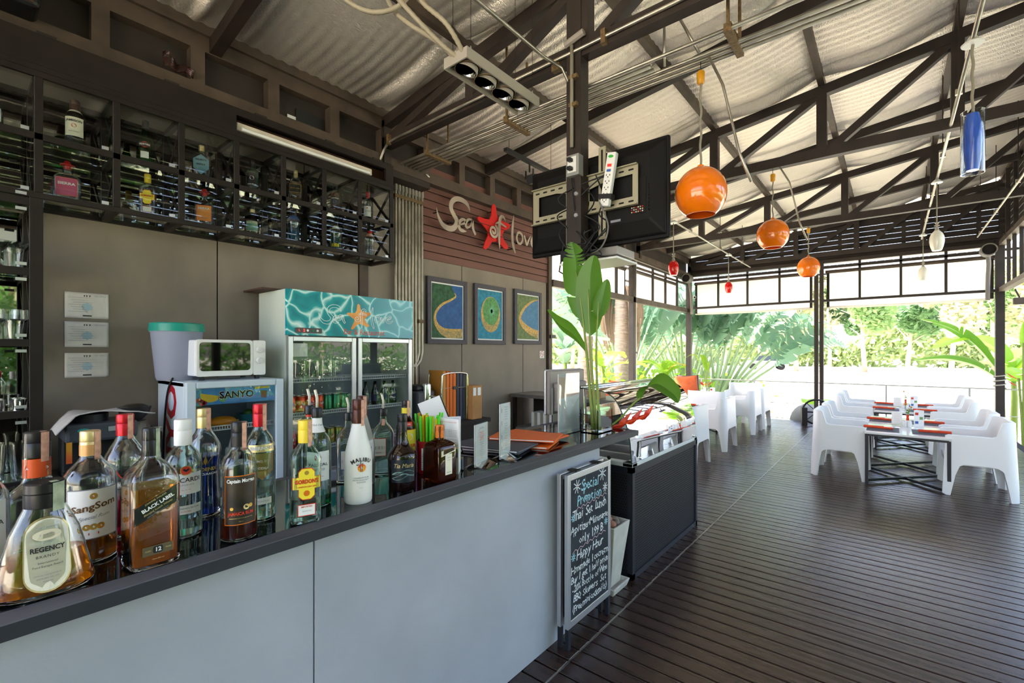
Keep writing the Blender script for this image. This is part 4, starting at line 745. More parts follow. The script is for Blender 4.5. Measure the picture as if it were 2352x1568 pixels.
bottle('dark spiced rum bottle with black label and black cap', -1.293, .478, .294, .0415, P_STD, liquid=(.2, 'darkrum'), cap=(.062, .0165, 'cap_black', 'lblack'), stamp='stamp', turn=.1, labels=[
    dict(z=(.045, .163), w=.072, m=noisy(mat('smoky black label', '241f1d', .45), .5, 14, col2='4a3a2c'), edge='capor', tx=[('Captain Morgan', .0125, .152, 'lwhite', dict(fit=.062, bold=.03, shear=.1)), ('JAMAICA RUM', .0115, .071, 'printred', dict(fit=.056, bold=.03)), ('PREMIUM SPIRIT IMPORTED AND BOTTLED', .003, .06, 'capgold', dict(fit=.05)), ('750 ml', .0035, .052, 'capgold')], art=[(disc(.012, .086, .007), 'capgold'), (disc(.022, .088, .005), 'gold'), (disc(-.02, .084, .004), 'gold')])])
bottle('vodka bottle with red cap and gold shield label', -1.39, .568, .325, .0405, P_STD, 'gl_tint', liquid=(.3, 'clearl'), cap=(.063, .018, 'capred'), stamp='stamp', turn=.15, labels=[
    dict(z=(.195, .215), w=.07, m='capgold', tx=[('SMIRNOFF', .0125, .205, 'lwhite', dict(fit=.062, bold=.03))]),
    dict(name='shield_label', z=(.12, .19), w=.06, m=mat('gold shield', 'd9a860', .35, .4), shape=[(-.03, .19), (-.03, .14), (0, .118), (.03, .14), (.03, .19)], tx=[('NO. 21', .008, .17, 'lwhite'), ('VODKA', .009, .15, 'lwhite')]), dict(name='base_label', z=(.05, .068), w=.05, m='lwhite', tx=[('TRIPLE DISTILLED', .0045, .059, 'grey')])])
GL = [(-.035, .128), (-.02, .128), (-.02, .142), (-.012, .151), (.012, .151), (.02, .142), (.02, .128), (.035, .128), (.035, .096), (.02, .096), (.02, .077), (.01, .068), (-.01, .068), (-.02, .077), (-.02, .096), (-.035, .096)]
bottle('square gin bottle with yellow cap and yellow shield label', -1.277, .643, .281, .0395, P_SQ, 'gl_tint', n=5, ry=.8, liquid=(.24, 'clearl'), cap=(.062, .0185, 'capyel'), stamp='stamp', turn=.12, labels=[
    dict(z=(.068, .151), w=.07, m='lyellow', edge='printred', shape=GL, tx=[("GORDON'S", .0155, .116, 'printred', dict(fit=.06, bold=.04)), ('LONDON DRY GIN', .006, .102, 'printred', dict(fit=.048, bold=.02))], art=[(disc(0, .084, .008), 'capor'), (disc(0, .14, .006), 'gold')]),
    dict(name='base_label', z=(.024, .052), w=.042, m='lwhite', edge='printred', tx=[('IMPORTED', .006, .0475, 'printred', dict(bold=.02)), ('Special Dry', .005, .036, 'grey', dict(shear=.3))])])
bottle('tall clear rum bottle with white neck wrap and black pourer, behind the gin', -1.385, .735, .30, .0415, P_STD, 'gl_tint', liquid=(.12, 'greenl'), pour=1, turn=.1, neck=(.225, .268, 'lwhite', ('Old Oak', .009, 'grey')), labels=[dict(z=(.08, .17), w=.07, m='lwhite', tx=[('PASCAL', .013, .13, 'ink', dict(fit=.055)), ('BLANCO', .009, .115, 'ink'), ('White Rum', .006, .095, 'grey'), ('700 ml', .005, .085, 'printred')], art=[(disc(0, .152, .008), 'printred')])])
bottle('slim clear bottle with black pourer and red neck ring, farther left of the tall rum', -1.52, .78, .293, .034, P_STD, pour=1, neck=(.255, .262, 'printred', None))
bottle('square clear bottle with blue edged price tag and black pourer', -1.555, .946, .25, .042, P_SQ, n=6, ry=.95, pour=1, labels=[dict(z=(.05, .115), w=.05, m='lwhite', edge='printblue', tx=[('| || ||| || |', .013, .08, 'ink'), ('SALE 42', .006, .062, 'printred')])])
bottle('white coconut liqueur bottle with brown cap', -1.312, .833, .322, .0425, P_CONE, 'white', cap=(.075, .017, 'capbrown'), stamp='stamp', turn=.2, labels=[dict(z=(.03, .15), w=.001, m='lwhite', tx=[('MALIBU', .016, .139, 'ink', dict(arc=.05, bold=.03, space=1.2)), ('CARIBBEAN RUM', .006, .083, 'grey', dict(bold=.01)), ('WITH COCONUT', .006, .076, 'grey', dict(bold=.01)), ('FLAVOUR', .006, .069, 'grey', dict(bold=.01)), ('750 ml', .0035, .052, 'grey')],
    art=[(disc(.002, .113, .0125), mat('sunset orange', 'f0a02c', .5)), ([(.002+.0125*math.cos(a), .113+.0125*math.sin(a)) for a in (pi*i/10 for i in range(11))], mat('sunset red', 'e0563a', .5), 1), ([(-.002, .102), (-.0005, .102), (-.003, .125), (-.004, .125)], 'ink', 2), ([(.001, .102), (.0025, .102), (.004, .121), (.003, .121)], 'ink', 2)]+[([(-.0035, .1245), (-.0035+.012*math.cos(a), .1245+.006*math.sin(a)+.001), (-.0035+.009*math.cos(a+.3), .1245+.008*math.sin(a+.3))], 'ink', 2) for a in (.2, 1.2, 2.2, 3.2, -.5)])])
bottle('frosted bulbous liqueur bottle with dark cap behind the white one', -1.475, .95, .315, .046, P_CONE, 'gl_frost', cap=(.07, .0175, 'capbrown'), stamp='stamp', labels=[dict(z=(.09, .16), w=.04, cx=.03, m='lwhite', tx=[('V', .02, .13, 'printblue', dict(x=.0))])])
bottle('square clear bottle with red edged price tag and black pourer', -1.545, 1.091, .252, .0415, P_SQ, 'gl_tint', n=6, ry=.95, pour=1, labels=[dict(z=(.075, .14), w=.05, cx=-.016, m='lwhite', edge='printred', tx=[('| || ||| || |', .013, .107, 'ink'), ('SALE 55', .006, .087, 'printred')]), dict(name='neck_tag', z=(.188, .212), w=.012, m='stamp')])
bottle('dark coffee liqueur bottle with silvery wave label', -1.32, 1.01, .257, .0505, P_BELL, 'gl_dark', cap=(.062, .0165, 'cap_black'), turn=.1, labels=[dict(z=(.03, .108), w=.088, m=mat('midnight label', '18242f', .35), tx=[('Tia Maria', .021, .087, 'capgold', dict(fit=.066, shear=.25))],
    art=[([(x, .046+o+.007*math.sin(x*70+p)) for x in (-.04+.005*i for i in range(17))]+[(x, .0475+o+.008*math.sin(x*70+p+.25)) for x in (.04-.005*i for i in range(17))], mat('silver blue wave', '9fc3c4', .3), 1) for o, p in ((0, 0), (.006, 1.2), (.012, 2.5), (.018, .6))])])
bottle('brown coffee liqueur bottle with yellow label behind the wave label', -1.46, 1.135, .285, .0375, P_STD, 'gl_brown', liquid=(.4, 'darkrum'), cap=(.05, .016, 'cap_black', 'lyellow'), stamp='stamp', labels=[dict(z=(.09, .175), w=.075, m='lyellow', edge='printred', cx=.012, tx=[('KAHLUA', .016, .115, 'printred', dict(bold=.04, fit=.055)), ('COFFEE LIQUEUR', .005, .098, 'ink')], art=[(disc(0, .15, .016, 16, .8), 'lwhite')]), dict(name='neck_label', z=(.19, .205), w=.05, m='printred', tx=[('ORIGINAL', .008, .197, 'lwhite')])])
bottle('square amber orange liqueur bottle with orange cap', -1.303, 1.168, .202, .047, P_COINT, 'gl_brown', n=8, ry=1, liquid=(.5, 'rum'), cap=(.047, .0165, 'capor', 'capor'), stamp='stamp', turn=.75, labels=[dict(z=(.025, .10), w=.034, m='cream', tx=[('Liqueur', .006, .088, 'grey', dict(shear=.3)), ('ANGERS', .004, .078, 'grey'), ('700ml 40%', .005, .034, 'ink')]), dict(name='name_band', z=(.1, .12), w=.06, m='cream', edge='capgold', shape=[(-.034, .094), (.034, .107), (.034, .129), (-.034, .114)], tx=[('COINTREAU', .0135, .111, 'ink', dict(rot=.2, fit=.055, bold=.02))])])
# straws in a red tin
tin = thing('straw_tin', 'red tin holding drinking straws on the bar', 'tin', (-1.42, 1.215, ZB)); MB().lathe([(.044, 0), (.046, .003), (.046, .118), (.048, .12), (.048, .126), (.044, .126), (.044, .01)], 28).build('tin_body', mat('red tin', 'a81622', .3), tin, smooth=40)
S = Surf([(0, 1), (.126, 1)], 1, .0462, 1, 2); m = MB(); patch(m, S, .03, .015, .10, 0, .0); o = m.build('paper_label', 'lwhite', tin); o.rotation_euler.z = .55; m = MB()
for k in range(9): patch(m, S, .024-.004*(k % 3), .022+.008*k, .0235+.008*k, 0, 0, .0014)
m.build('print', 'grey', o); tin.children[-1].rotation_euler.z = 0
sc_ = [mat('green straw', '5fe03a', .35), mat('yellow straw', 'f0d31a', .35), mat('orange straw', 'd98a1a', .35)]
stw = []
for k in range(34):
    a = rnd.uniform(0, 2*pi); r = .037*math.sqrt(rnd.random()); lean = rnd.uniform(.03, .13); ax, ay = math.cos(a), math.sin(a); h = rnd.uniform(.2, .225); ci = 0 if k % 10 < 6 else (1 if k % 10 < 9 else 2)
    o = MB().tube([(r*ax, r*ay, .004-.004), (r*ax*(1+lean)+ax*lean*.1, r*ay*(1+lean)+ay*lean*.1, h*.55), (r*ax+ax*lean*.2, r*ay+ay*lean*.2, h)], .0042, 7).build('drinking_straw', sc_[ci], smooth=40)
    o.location = (-1.42, 1.215, ZB+.006); tag(o, ['green', 'yellow', 'orange'][ci]+' drinking straw standing in the red tin', 'straw', ['green', 'yellow', 'orange'][ci]+' straws in the red tin'); stw.append((.774*ax*r+.633*ay*r, ci, o))
for ci in range(3):
    for q_, (d_, c_, o) in enumerate(sorted((s_ for s_ in stw if s_[1] == ci), key=lambda s_: s_[0])): o['label'] = '%s %s drinking straw from the left in the red tin' % (NTH[q_], ['green', 'yellow', 'orange'][ci])
tag(MB().grid(lambda u, v: (.06*math.cos(u*6.283)*(1-.5*abs(v-.5))+.01*math.sin(u*17), .045*math.sin(u*6.283)*(1-.5*abs(v-.5)), .17*v+.01*math.sin(u*13+v*7)), 20, 8).build('straw_bag', mat('pink cling film', 'd98ac8', .2, 0, .6, 1.1), smooth=1), 'crinkled plastic bag of pink straws behind the straw tin', 'bag').location = (-1.60, 1.29, ZB+.001)
# ------------------------------------------------------------------ bottles in the cabinet
U, Lw = 2.567, 2.257
CBX = -3.55
def cab(label, y, z, H, R_, prof=P_STD, x=CBX, **k): bottle(label+' in the wall cabinet', x, y, H, R_, prof, z=z+.001, seg=20, turn=k.pop('turn', -.1), **k)
cab('green whiskey bottle with cream label', .466, U, .262, .045, P_STD, glass='gl_green', cap=(.06, .0165, 'capbrown'), neck=(.19, .225, 'cream', None), labels=[dict(z=(.05, .155), w=.085, m='cream', tx=[('JAMESON', .0165, .135, 'ink', dict(fit=.07, bold=.03)), ('IRISH WHISKEY', .0065, .075, 'ink')], art=[(disc(0, .108, .011), 'printred')]), dict(name='base_label', z=(.02, .045), w=.08, m='lblack')])
cab('green vermouth bottle with red disc', .784, U, .27, .045, P_CONE, glass='gl_green', cap=(.05, .015, 'cap_black'), labels=[dict(z=(.1, .125), w=.06, m='lblack', art=[(disc(0, .1125, .018), 'printred')], tx=[('MARTINI', .013, .1125, 'lwhite', dict(bold=.03, fit=.05))]), dict(name='base_label', z=(.03, .07), w=.04, m='lwhite')])
cab('clear vodka bottle with blue lozenge label', 1.084, U, .222, .052, P_SQ, n=4, ry=.8, cap=(.04, .0155, 'capgold'), labels=[dict(z=(.02, .15), w=.09, m=mat('ice blue label', '8cc0de', .4), edge='lblack', shape=[(-.043, .12), (0, .155), (.043, .12), (.043, .06), (0, .02), (-.043, .06)], tx=[("GILBEY'S", .014, .115, 'ink', dict(fit=.06, bold=.02)), ('VODKA', .015, .085, 'ink', dict(bold=.03, fit=.05))])])
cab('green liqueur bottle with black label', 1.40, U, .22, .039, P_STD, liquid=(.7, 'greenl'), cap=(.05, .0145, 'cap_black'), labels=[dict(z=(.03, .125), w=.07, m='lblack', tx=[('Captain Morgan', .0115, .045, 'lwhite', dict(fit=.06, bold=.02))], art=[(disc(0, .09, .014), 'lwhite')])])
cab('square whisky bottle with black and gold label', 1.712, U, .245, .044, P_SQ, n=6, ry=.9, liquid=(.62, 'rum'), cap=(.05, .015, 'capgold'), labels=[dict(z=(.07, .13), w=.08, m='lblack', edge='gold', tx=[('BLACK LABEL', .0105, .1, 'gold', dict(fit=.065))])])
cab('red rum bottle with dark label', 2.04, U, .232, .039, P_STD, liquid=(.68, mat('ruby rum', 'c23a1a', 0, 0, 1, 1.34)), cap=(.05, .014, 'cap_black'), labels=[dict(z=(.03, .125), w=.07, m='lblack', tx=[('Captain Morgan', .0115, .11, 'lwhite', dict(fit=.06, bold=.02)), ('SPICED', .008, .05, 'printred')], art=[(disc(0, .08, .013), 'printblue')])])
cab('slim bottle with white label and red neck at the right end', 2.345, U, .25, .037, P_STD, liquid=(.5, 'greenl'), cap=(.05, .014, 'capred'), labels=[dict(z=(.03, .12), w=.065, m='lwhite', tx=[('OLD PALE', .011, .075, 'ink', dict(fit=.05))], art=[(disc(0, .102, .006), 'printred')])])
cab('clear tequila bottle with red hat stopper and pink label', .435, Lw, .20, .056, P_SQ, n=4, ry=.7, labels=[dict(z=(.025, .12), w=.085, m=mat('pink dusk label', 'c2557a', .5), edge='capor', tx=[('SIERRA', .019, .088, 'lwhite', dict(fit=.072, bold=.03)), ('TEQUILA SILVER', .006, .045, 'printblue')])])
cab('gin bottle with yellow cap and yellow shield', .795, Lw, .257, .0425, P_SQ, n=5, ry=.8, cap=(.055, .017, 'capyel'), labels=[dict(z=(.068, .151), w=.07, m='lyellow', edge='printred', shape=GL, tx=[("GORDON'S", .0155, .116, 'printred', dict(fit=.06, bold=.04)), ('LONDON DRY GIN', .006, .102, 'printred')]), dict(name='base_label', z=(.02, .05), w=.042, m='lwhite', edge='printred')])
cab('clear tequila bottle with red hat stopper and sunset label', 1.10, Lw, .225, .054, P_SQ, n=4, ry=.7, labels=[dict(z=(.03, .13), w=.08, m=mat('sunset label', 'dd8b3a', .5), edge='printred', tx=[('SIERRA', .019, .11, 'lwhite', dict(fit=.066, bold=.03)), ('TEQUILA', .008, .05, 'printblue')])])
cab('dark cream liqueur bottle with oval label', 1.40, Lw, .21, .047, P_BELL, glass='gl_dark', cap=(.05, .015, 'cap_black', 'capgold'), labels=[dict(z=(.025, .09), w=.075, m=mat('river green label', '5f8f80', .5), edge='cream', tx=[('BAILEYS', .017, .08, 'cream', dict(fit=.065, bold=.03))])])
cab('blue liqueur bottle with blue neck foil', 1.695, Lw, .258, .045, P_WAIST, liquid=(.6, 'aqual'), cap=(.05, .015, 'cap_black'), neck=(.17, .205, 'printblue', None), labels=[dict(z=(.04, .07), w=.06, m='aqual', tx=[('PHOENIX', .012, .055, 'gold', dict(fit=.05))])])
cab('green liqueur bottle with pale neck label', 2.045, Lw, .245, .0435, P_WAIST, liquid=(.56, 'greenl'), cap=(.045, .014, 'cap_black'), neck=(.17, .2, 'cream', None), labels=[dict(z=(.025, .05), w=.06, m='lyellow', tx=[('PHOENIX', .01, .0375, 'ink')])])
cab('clear liqueur bottle with pink neck label', 2.365, Lw, .25, .043, P_WAIST, cap=(.05, .014, 'cap_black', 'capred'), neck=(.17, .2, 'stamp', None))
cab('clear bottle with white label at the left edge', .165, U, .14, .03, P_STD, cap=(.03, .012, 'capred'), labels=[dict(z=(.03, .1), w=.05, m='lwhite', tx=[('RON', .012, .07, 'ink')])])
for nm in ('liquor_bottle',):
    for o in list(bpy.data.objects):
        if o.get('label', '').find('red hat stopper') > 0:
            z = .195 if 'pink' in o['label'] else .222
            MB().lathe([(.015, z-.02), (.016, z), (.03, z+.001), (.032, z+.005), (.018, z+.008), (.013, z+.022), (.009, z+.027)], 18).build('hat_stopper', mat('red plastic hat', 'b8201c', .35), o, smooth=40)
# ================================================================== RIGHT END OF THE BAR
def leaf(mb, mid, side, wmax, slits=0, fold=.25, n=16, mi=0, droop=.15, prof=.75, seed=0):
    """broad leaf along a midrib; slits > 0 tears the blade into strips"""
    r = random.Random(seed); q = spline([tuple(p) for p in mid], max(2, n//(len(mid)-1))); N = len(q)-1; side = V(side).normalized()
    w = [wmax*max(.02, math.sin(pi*min(1, (i/N)**prof))**.75) for i in range(N+1)]
    for s in (1, -1):
        cut = [i for i in range(1, N) if r.random() < slits]; st = 0
        for e in cut+[N]:
            k = r.uniform(-1, 1)*droop; vs = []
            for i in range(st, e+1):
                p = V(q[i]); d = (V(q[min(i+1, N)])-V(q[max(i-1, 0)])).normalized(); nn = d.cross(side); nn = nn.normalized() if nn.length > 1e-5 else V((0, 0, 1))
                g = w[i]*.16*(-1 if i == e and e < N else 1 if i == st and st > 0 else 0) if cut else 0
                vs += [p, p+side*s*w[i]*.55+nn*fold*w[i]*.5+d*(w[i]*.12+g*.4), p+side*s*w[i]*(1-abs(g)/w[i]*.4)+nn*(fold*.6+k)*w[i]+d*(w[i]*.3+g)]
            m = e-st; mb.add(vs, [(3*i+c, 3*i+c+1, 3*i+c+4, 3*i+c+3) for i in range(m) for c in (0, 1)], mi); st = e
    return mb
def part(par, name, mb, m, **k): return mb.build(name, m, par, **k)
# menus
for i, (cx, cy, z, a, col, lb) in enumerate(((-1.50, 1.72, 0, .30, 'navy', 'dark slate menu folder lowest of the two beside the tall sign'), (-1.475, 1.71, .014, .22, 'navy', 'dark slate menu folder on top of the other'), (-1.47, 1.90, 0, .36, 'or', 'orange menu folder at the bottom of the fanned stack'), (-1.50, 2.02, .014, .10, 'or', 'orange menu folder on top of the stack, square to the bar'), (-1.46, 1.93, .028, .42, 'or', 'orange menu folder fanned out over the stack'))):
    t_ = thing('menu_folder', lb, 'menu', (cx, cy, ZB+z), a, 'menus on the bar'); cm_ = mat('slate leatherette', '3a4250', .45) if col == 'navy' else noisy(mat('orange leatherette', 'e0620e', .5), .08, 40)
    for zz, nm in ((0, 'back_cover'), (.009, 'front_cover')): part(t_, nm, MB().box(-.19, .15, -.11, .11, zz, zz+.003), cm_, bevel=.001)
    part(t_, 'spine', MB().tube([(.15, -.11, .006), (.15, .11, .006)], .006, 8), cm_); part(t_, 'pages', MB().box(-.185, .146, -.106, .106, .003, .009), 'lwhite')
# tri-fold leaflet, leaning card, acrylic stands
t_ = thing('folded_leaflet', 'white three sided leaflet with small pictures standing by the orange liqueur', 'leaflet', (-1.36, 1.275, ZB), math.atan2(1.36, 1.275)-.5)
Pb = [(-.055, -.02), (.055, -.035), (.02, .05)]
m = MB()
for a, b_ in ((0, 1), (1, 2), (2, 0)): m.add([(Pb[a][0], Pb[a][1], 0), (Pb[b_][0], Pb[b_][1], 0), (Pb[b_][0], Pb[b_][1], .212), (Pb[a][0], Pb[a][1], .212)], [(0, 1, 2, 3)])
part(t_, 'card', m, 'paper', solid=.0008)
m = MB(); F = lambda a, b_: (a, -.0275-.1364*a-.001, b_)
text(m, 'TEN GIFT & OF SIGNATURE', F, .0075, 0, .198, 0, fit=.09)
for k in range(5): text(m, 'fresh spa and island tours', F, .0055, 0, .168-.006*k, 1, fit=.095)
for x, z in ((.024, .132), (.024, .122), (.024, .112), (-.022, .075), (-.022, .067), (.02, .03), (.02, .022)): text(m, 'Day trip by boat', F, .006, x, z, 1, fit=.045)
for x, z, mi in ((-.033, .117, 2), (.033, .08, 3), (-.035, .033, 4)): m.add([F(a, b_) for a, b_ in rc(x, z, .036, .034)], [(0, 1, 2, 3)], 2); m.add([(p[0], p[1]-.0004, p[2]) for p in (F(a, b_) for a, b_ in rc(x, z-.006, .036, .016))], [(0, 1, 2, 3)], mi)
part(t_, 'print', m, [mat('pale orange print', 'e0a080', .6), 'grey', mat('holiday photo green', '6f9a58', .5), 'printblue', 'printred'])
t_ = thing('leaning_card', 'tilted white menu card in a black holder behind the leaflet', 'menu', (-1.44, 1.37, ZB), math.atan2(1.44, 1.37)-.1)
mm = Matrix.Rotation(-.38, 4, 'Y') @ Matrix.Translation((-.055, .03, 0))
part(t_, 'holder', MB().box(-.004, .105, .004, .012, 0.02, .29).xf(mm), 'black'); part(t_, 'card', MB().box(0, .1, 0, .004, .03, .29).xf(mm), 'paper')
m = MB(); text(m, 'Spa & Beauty', lambda a, b_: (a, -.0006, b_), .012, .05, .19, 0, shear=.2); text(m, 'Wellness', lambda a, b_: (a, -.0006, b_), .013, .06, .1, 1); part(t_, 'print', m.xf(mm), ['grey', mat('pale orange print', 'e0a080', .6)])
def tstand(label, loc, w, h, rz, lines, base=.05):
    t_ = thing('acrylic_stand', label, 'sign stand', loc, rz)
    part(t_, 'card', MB().box(-w/2, w/2, -.002, .002, .004, h), 'lwhite', bevel=.0005); part(t_, 'sleeve', MB().box(-w/2-.002, w/2+.002, -.004, -.0025, .003, h+.002).box(-w/2-.002, w/2+.002, .0025, .004, .003, h+.002), 'acrylic')
    part(t_, 'foot', MB().add([(-w/2-.004, -base, 0), (w/2+.004, -base, 0), (w/2+.004, base, 0), (-w/2-.004, base, 0), (-w/2-.004, 0, .016), (w/2+.004, 0, .016)], [(0, 1, 2, 3), (0, 4, 5, 1), (3, 2, 5, 4), (0, 3, 4), (1, 5, 2)]), 'acrylic')
    m = MB()
    for body, s_, z, mi, *kw in lines: text(m, body, lambda a, b_: (a, -.0046, b_), s_, kw[0] if kw else 0, z, mi)
    part(t_, 'print', m, ['grey', 'printred', 'ink'])
def tline(z0, z1, n, s_, ws, mi): return [(ws[k % len(ws)], s_, z0+(z1-z0)*k/max(1, n-1), mi) for k in range(n)]
tstand('small acrylic stand with a drinks card in coloured type', (-1.325, 1.415, ZB), .115, .175, pi/2+.28, [('Sea & Bar', .009, .158, 0)]+tline(.142, .11, 6, .008, ['Happy Hour', 'Cocktail', 'All you can'], 1)+tline(.1, .035, 9, .007, ['Mojito 150', 'Singha Beer', 'Daiquiri'], 0))
tstand('taller acrylic stand with a wine list column of bottles', (-1.335, 1.58, ZB), .105, .245, pi/2+.26, [('I', .026, .215, 2, -.04), ('I', .026, .16, 1, -.04), ('I', .026, .1, 2, -.04), ('I', .026, .05, 2, -.04)]+[('Chardonnay', .006, .228-.0105*k, 0, .005) for k in range(6)]+[('Merlot 890', .006, .155-.0105*k, 0, .005) for k in range(5)]+[('Sauvignon', .006, .1-.0105*k, 0, .005) for k in range(6)], .06)
t_ = thing('price_sheet_stand', 'large acrylic stand with a white gridded calendar sheet by the monitor', 'sign stand', (-1.50, 2.37, ZB), pi/2+.02)
part(t_, 'sheet', MB().box(-.118, .118, -.002, .002, .004, .345), 'lwhite'); part(t_, 'sleeve', MB().box(-.12, .12, -.0045, -.003, .003, .347), 'acrylic'); part(t_, 'foot', MB().box(-.122, .122, -.05, .13, 0, .004), 'acrylic')
m = MB()
for k in range(26): m.add([(a, -.0025, b_) for a, b_ in rc(0, .02+.0078*k, .22, .0008)], [(0, 1, 2, 3)], 0)
for k in range(9): m.add([(a, -.0025, b_) for a, b_ in rc(-.1+.025*k, .12, .0006, .2)], [(0, 1, 2, 3)], 0)
m.add([(a, -.0026, b_) for a, b_ in ((-.118, .2), (.118, .215), (.118, .30), (-.118, .33))], [(0, 1, 2, 3)], 1); m.add([(a, -.0024, b_) for a, b_ in ((-.118, .30), (.118, .26), (.118, .344), (-.118, .344))], [(0, 1, 2, 3)], 2)
part(t_, 'print', m, [mat('pale grey print', 'c3c5cf', .6), mat('pale salmon print', 'f0cdbd', .6), mat('pale rose print', 'ecdfe2', .6)])
# acrylic cube with tall banana leaf stems
t_ = thing('acrylic_cube', 'clear acrylic cube vase near the far end of the bar', 'vase', (-1.37, 2.47, ZB), .0)
m = MB()
for x0, x1, y0, y1 in ((-.06, -.055, -.085, .085), (.055, .06, -.085, .085), (-.055, .055, -.085, -.08), (-.055, .055, .08, .085)): m.box(x0, x1, y0, y1, 0, .135)
m.box(-.06, .06, -.085, .085, 0, .005); part(t_, 'walls', m, 'acrylic')
pl = thing('banana_leaf_bunch', 'three tall green leaf stems standing in the acrylic cube', 'plant', (0, 0, 0))
SDIR = (.774, .633, 0)
for k, (b_, c, e_) in enumerate((((-1.385, 2.46, ZB+.01), (-1.44, 2.45, 1.55), (-1.50, 2.45, 1.92)), ((-1.375, 2.48, ZB+.01), (-1.405, 2.46, 1.45), (-1.415, 2.45, 1.80)), ((-1.35, 2.47, ZB+.01), (-1.365, 2.46, 1.4), (-1.355, 2.47, 1.72)))):
    part(pl, 'stem', MB().tube(spline([b_, c, e_], 6), [.011-.0007*i for i in range(13)], 8), 'stem', smooth=1)
m = MB(); leaf(m, [(-1.455, 2.45, 1.60), (-1.485, 2.45, 1.82), (-1.51, 2.46, 2.0), (-1.53, 2.45, 2.1)], SDIR, .085, .35, .3, 22, seed=4); part(pl, 'leaf', m, 'leaf', smooth=1)
m = MB(); leaf(m, [(-1.40, 2.46, 1.52), (-1.41, 2.47, 1.70), (-1.405, 2.46, 1.88), (-1.38, 2.46, 2.0)], SDIR, .085, .04, .35, 18, seed=9); part(pl, 'leaf', m, 'leaf', smooth=1)
m = MB(); leaf(m, [(-1.36, 2.48, 1.62), (-1.345, 2.5, 1.74), (-1.325, 2.52, 1.86)], SDIR, .05, 0, .5, 12, seed=2); part(pl, 'leaf', m, 'leaf', smooth=1)
m = MB(); leaf(m, [(-1.425, 2.46, 1.42), (-1.52, 2.45, 1.53), (-1.62, 2.44, 1.60), (-1.70, 2.43, 1.69)], (.2, -.5, .8), .06, 0, .4, 12, seed=3); part(pl, 'leaf', m, 'leaf', smooth=1)
hp = thing('heliconia_spray', 'red heliconia flower with one broad leaf lying over the bar end', 'flower', (0, 0, 0))
part(hp, 'stem', MB().tube(spline([(-1.36, 2.6, .955), (-1.31, 2.66, 1.01), (-1.25, 2.72, 1.10), (-1.21, 2.78, 1.15)], 5), .006, 7), 'stem', smooth=1)
m = MB(); leaf(m, [(-1.215, 2.76, 1.13), (-1.19, 2.78, 1.19), (-1.13, 2.80, 1.225), (-1.03, 2.80, 1.17), (-.99, 2.78, 1.12)], (.35, .75, .55), .075, 0, .5, 16, seed=5); part(hp, 'leaf', m, 'leaf', smooth=1)
redb = noisy(mat('red bract', 'd3221c', .4), .2, 20, col2='e8541c')
part(hp, 'flower_axis', MB().tube([(-1.36, 2.62, .95), (-1.27, 2.68, .985), (-1.17, 2.74, 1.03)], .006, 6), redb)
for k in range(6):
    f = k/5; b0 = V((-1.345+.16*f, 2.63+.1*f, .952+.075*f)); s_ = 1 if k % 2 else -1; L = .115-.03*f; d = V((.6+.2*s_*.3, .55, .25+.45*(s_ > 0)-.1*(s_ < 0))).normalized(); sd = V((-.55, .3, .4)).normalized()*.021
    m = MB(); m.add([b0-d*.006, b0+sd+d*.02, b0-sd+d*.02, b0+sd*.75+d*L*.55+V((0, 0, .006)), b0-sd*.75+d*L*.55+V((0, 0, .006)), b0+d*L+V((0, 0, .022)), b0+d*.05-V((0, 0, .016))], [(0, 1, 6), (0, 6, 2), (1, 3, 6), (2, 6, 4), (3, 5, 6), (4, 6, 5)]); part(hp, 'bract', m, redb)
# ================================================================== THINGS BEHIND THE BAR AT THE RIGHT
st = thing('service_station', 'dark framed open shelf counter against the wall under the paintings', 'counter', (0, 0, 0))
for x in (-3.72, -3.0, -2.28): part(st, 'upright', MB().box(x, x+.04, 4.56, 4.60, 0, .86), 'steel')
part(st, 'top', MB().box(-3.74, -2.22, 4.54, 5.05, .86, .90), noisy(mat('grey stone top', '6f6a66', .4), .15, 15)); part(st, 'end_panel', MB().box(-2.26, -2.22, 4.56, 5.05, 0, .86), mat('grey laminate', '9b9a97', .6)); part(st, 'back', MB().box(-3.72, -2.26, 5.0, 5.04, 0, .86), 'board')
for z in (.08, .45): part(st, 'shelf', MB().box(-3.72, -2.26, 4.57, 5.0, z, z+.03), mat('grey laminate', '9b9a97', .6))
for i in range(7): simple('folded_napkin_stack' if i > 3 else 'menu_book', ['white menu book leaning at the left of the service shelf', 'second white menu book from the left on the service shelf', 'third white menu book from the left on the service shelf', 'fourth white menu book from the left on the service shelf', 'stack of white paper at the middle of the service shelf', 'stack of white paper right of the middle of the service shelf', 'stack of white paper at the right of the service shelf'][i], 'book', (-3.45+.09*i+.12*(i > 3), 4.74, .48), [('cover', MB().box(-.035, .0, -.1, .1, 0, .2 if i < 4 else .1), 'lwhite', dict(bevel=.002)), ('pages', MB().box(-.03, .004, -.095, .095, .005, .19 if i < 4 else .09), 'cream', {})])
simple('wooden_box', 'small wooden box on the service counter', 'box', (-2.62, 4.72, .901), [('box_body', MB().box(-.09, .09, -.06, .06, 0, .07), noisy(mat('light wood', 'a58458', .6), .15, 20), dict(bevel=.004)), ('lid', MB().box(-.093, .093, -.063, .063, .07, .085), noisy(mat('light wood', 'a58458', .6), .15, 20), dict(bevel=.003))])
for i in range(5): glassware('goblet', (-3.02+.1*(i % 5), 4.68+.05*(i % 2), .901), ['leftmost', 'second', 'third', 'fourth', 'rightmost'][i]+' stemmed glass on the service counter', 'goblet row')
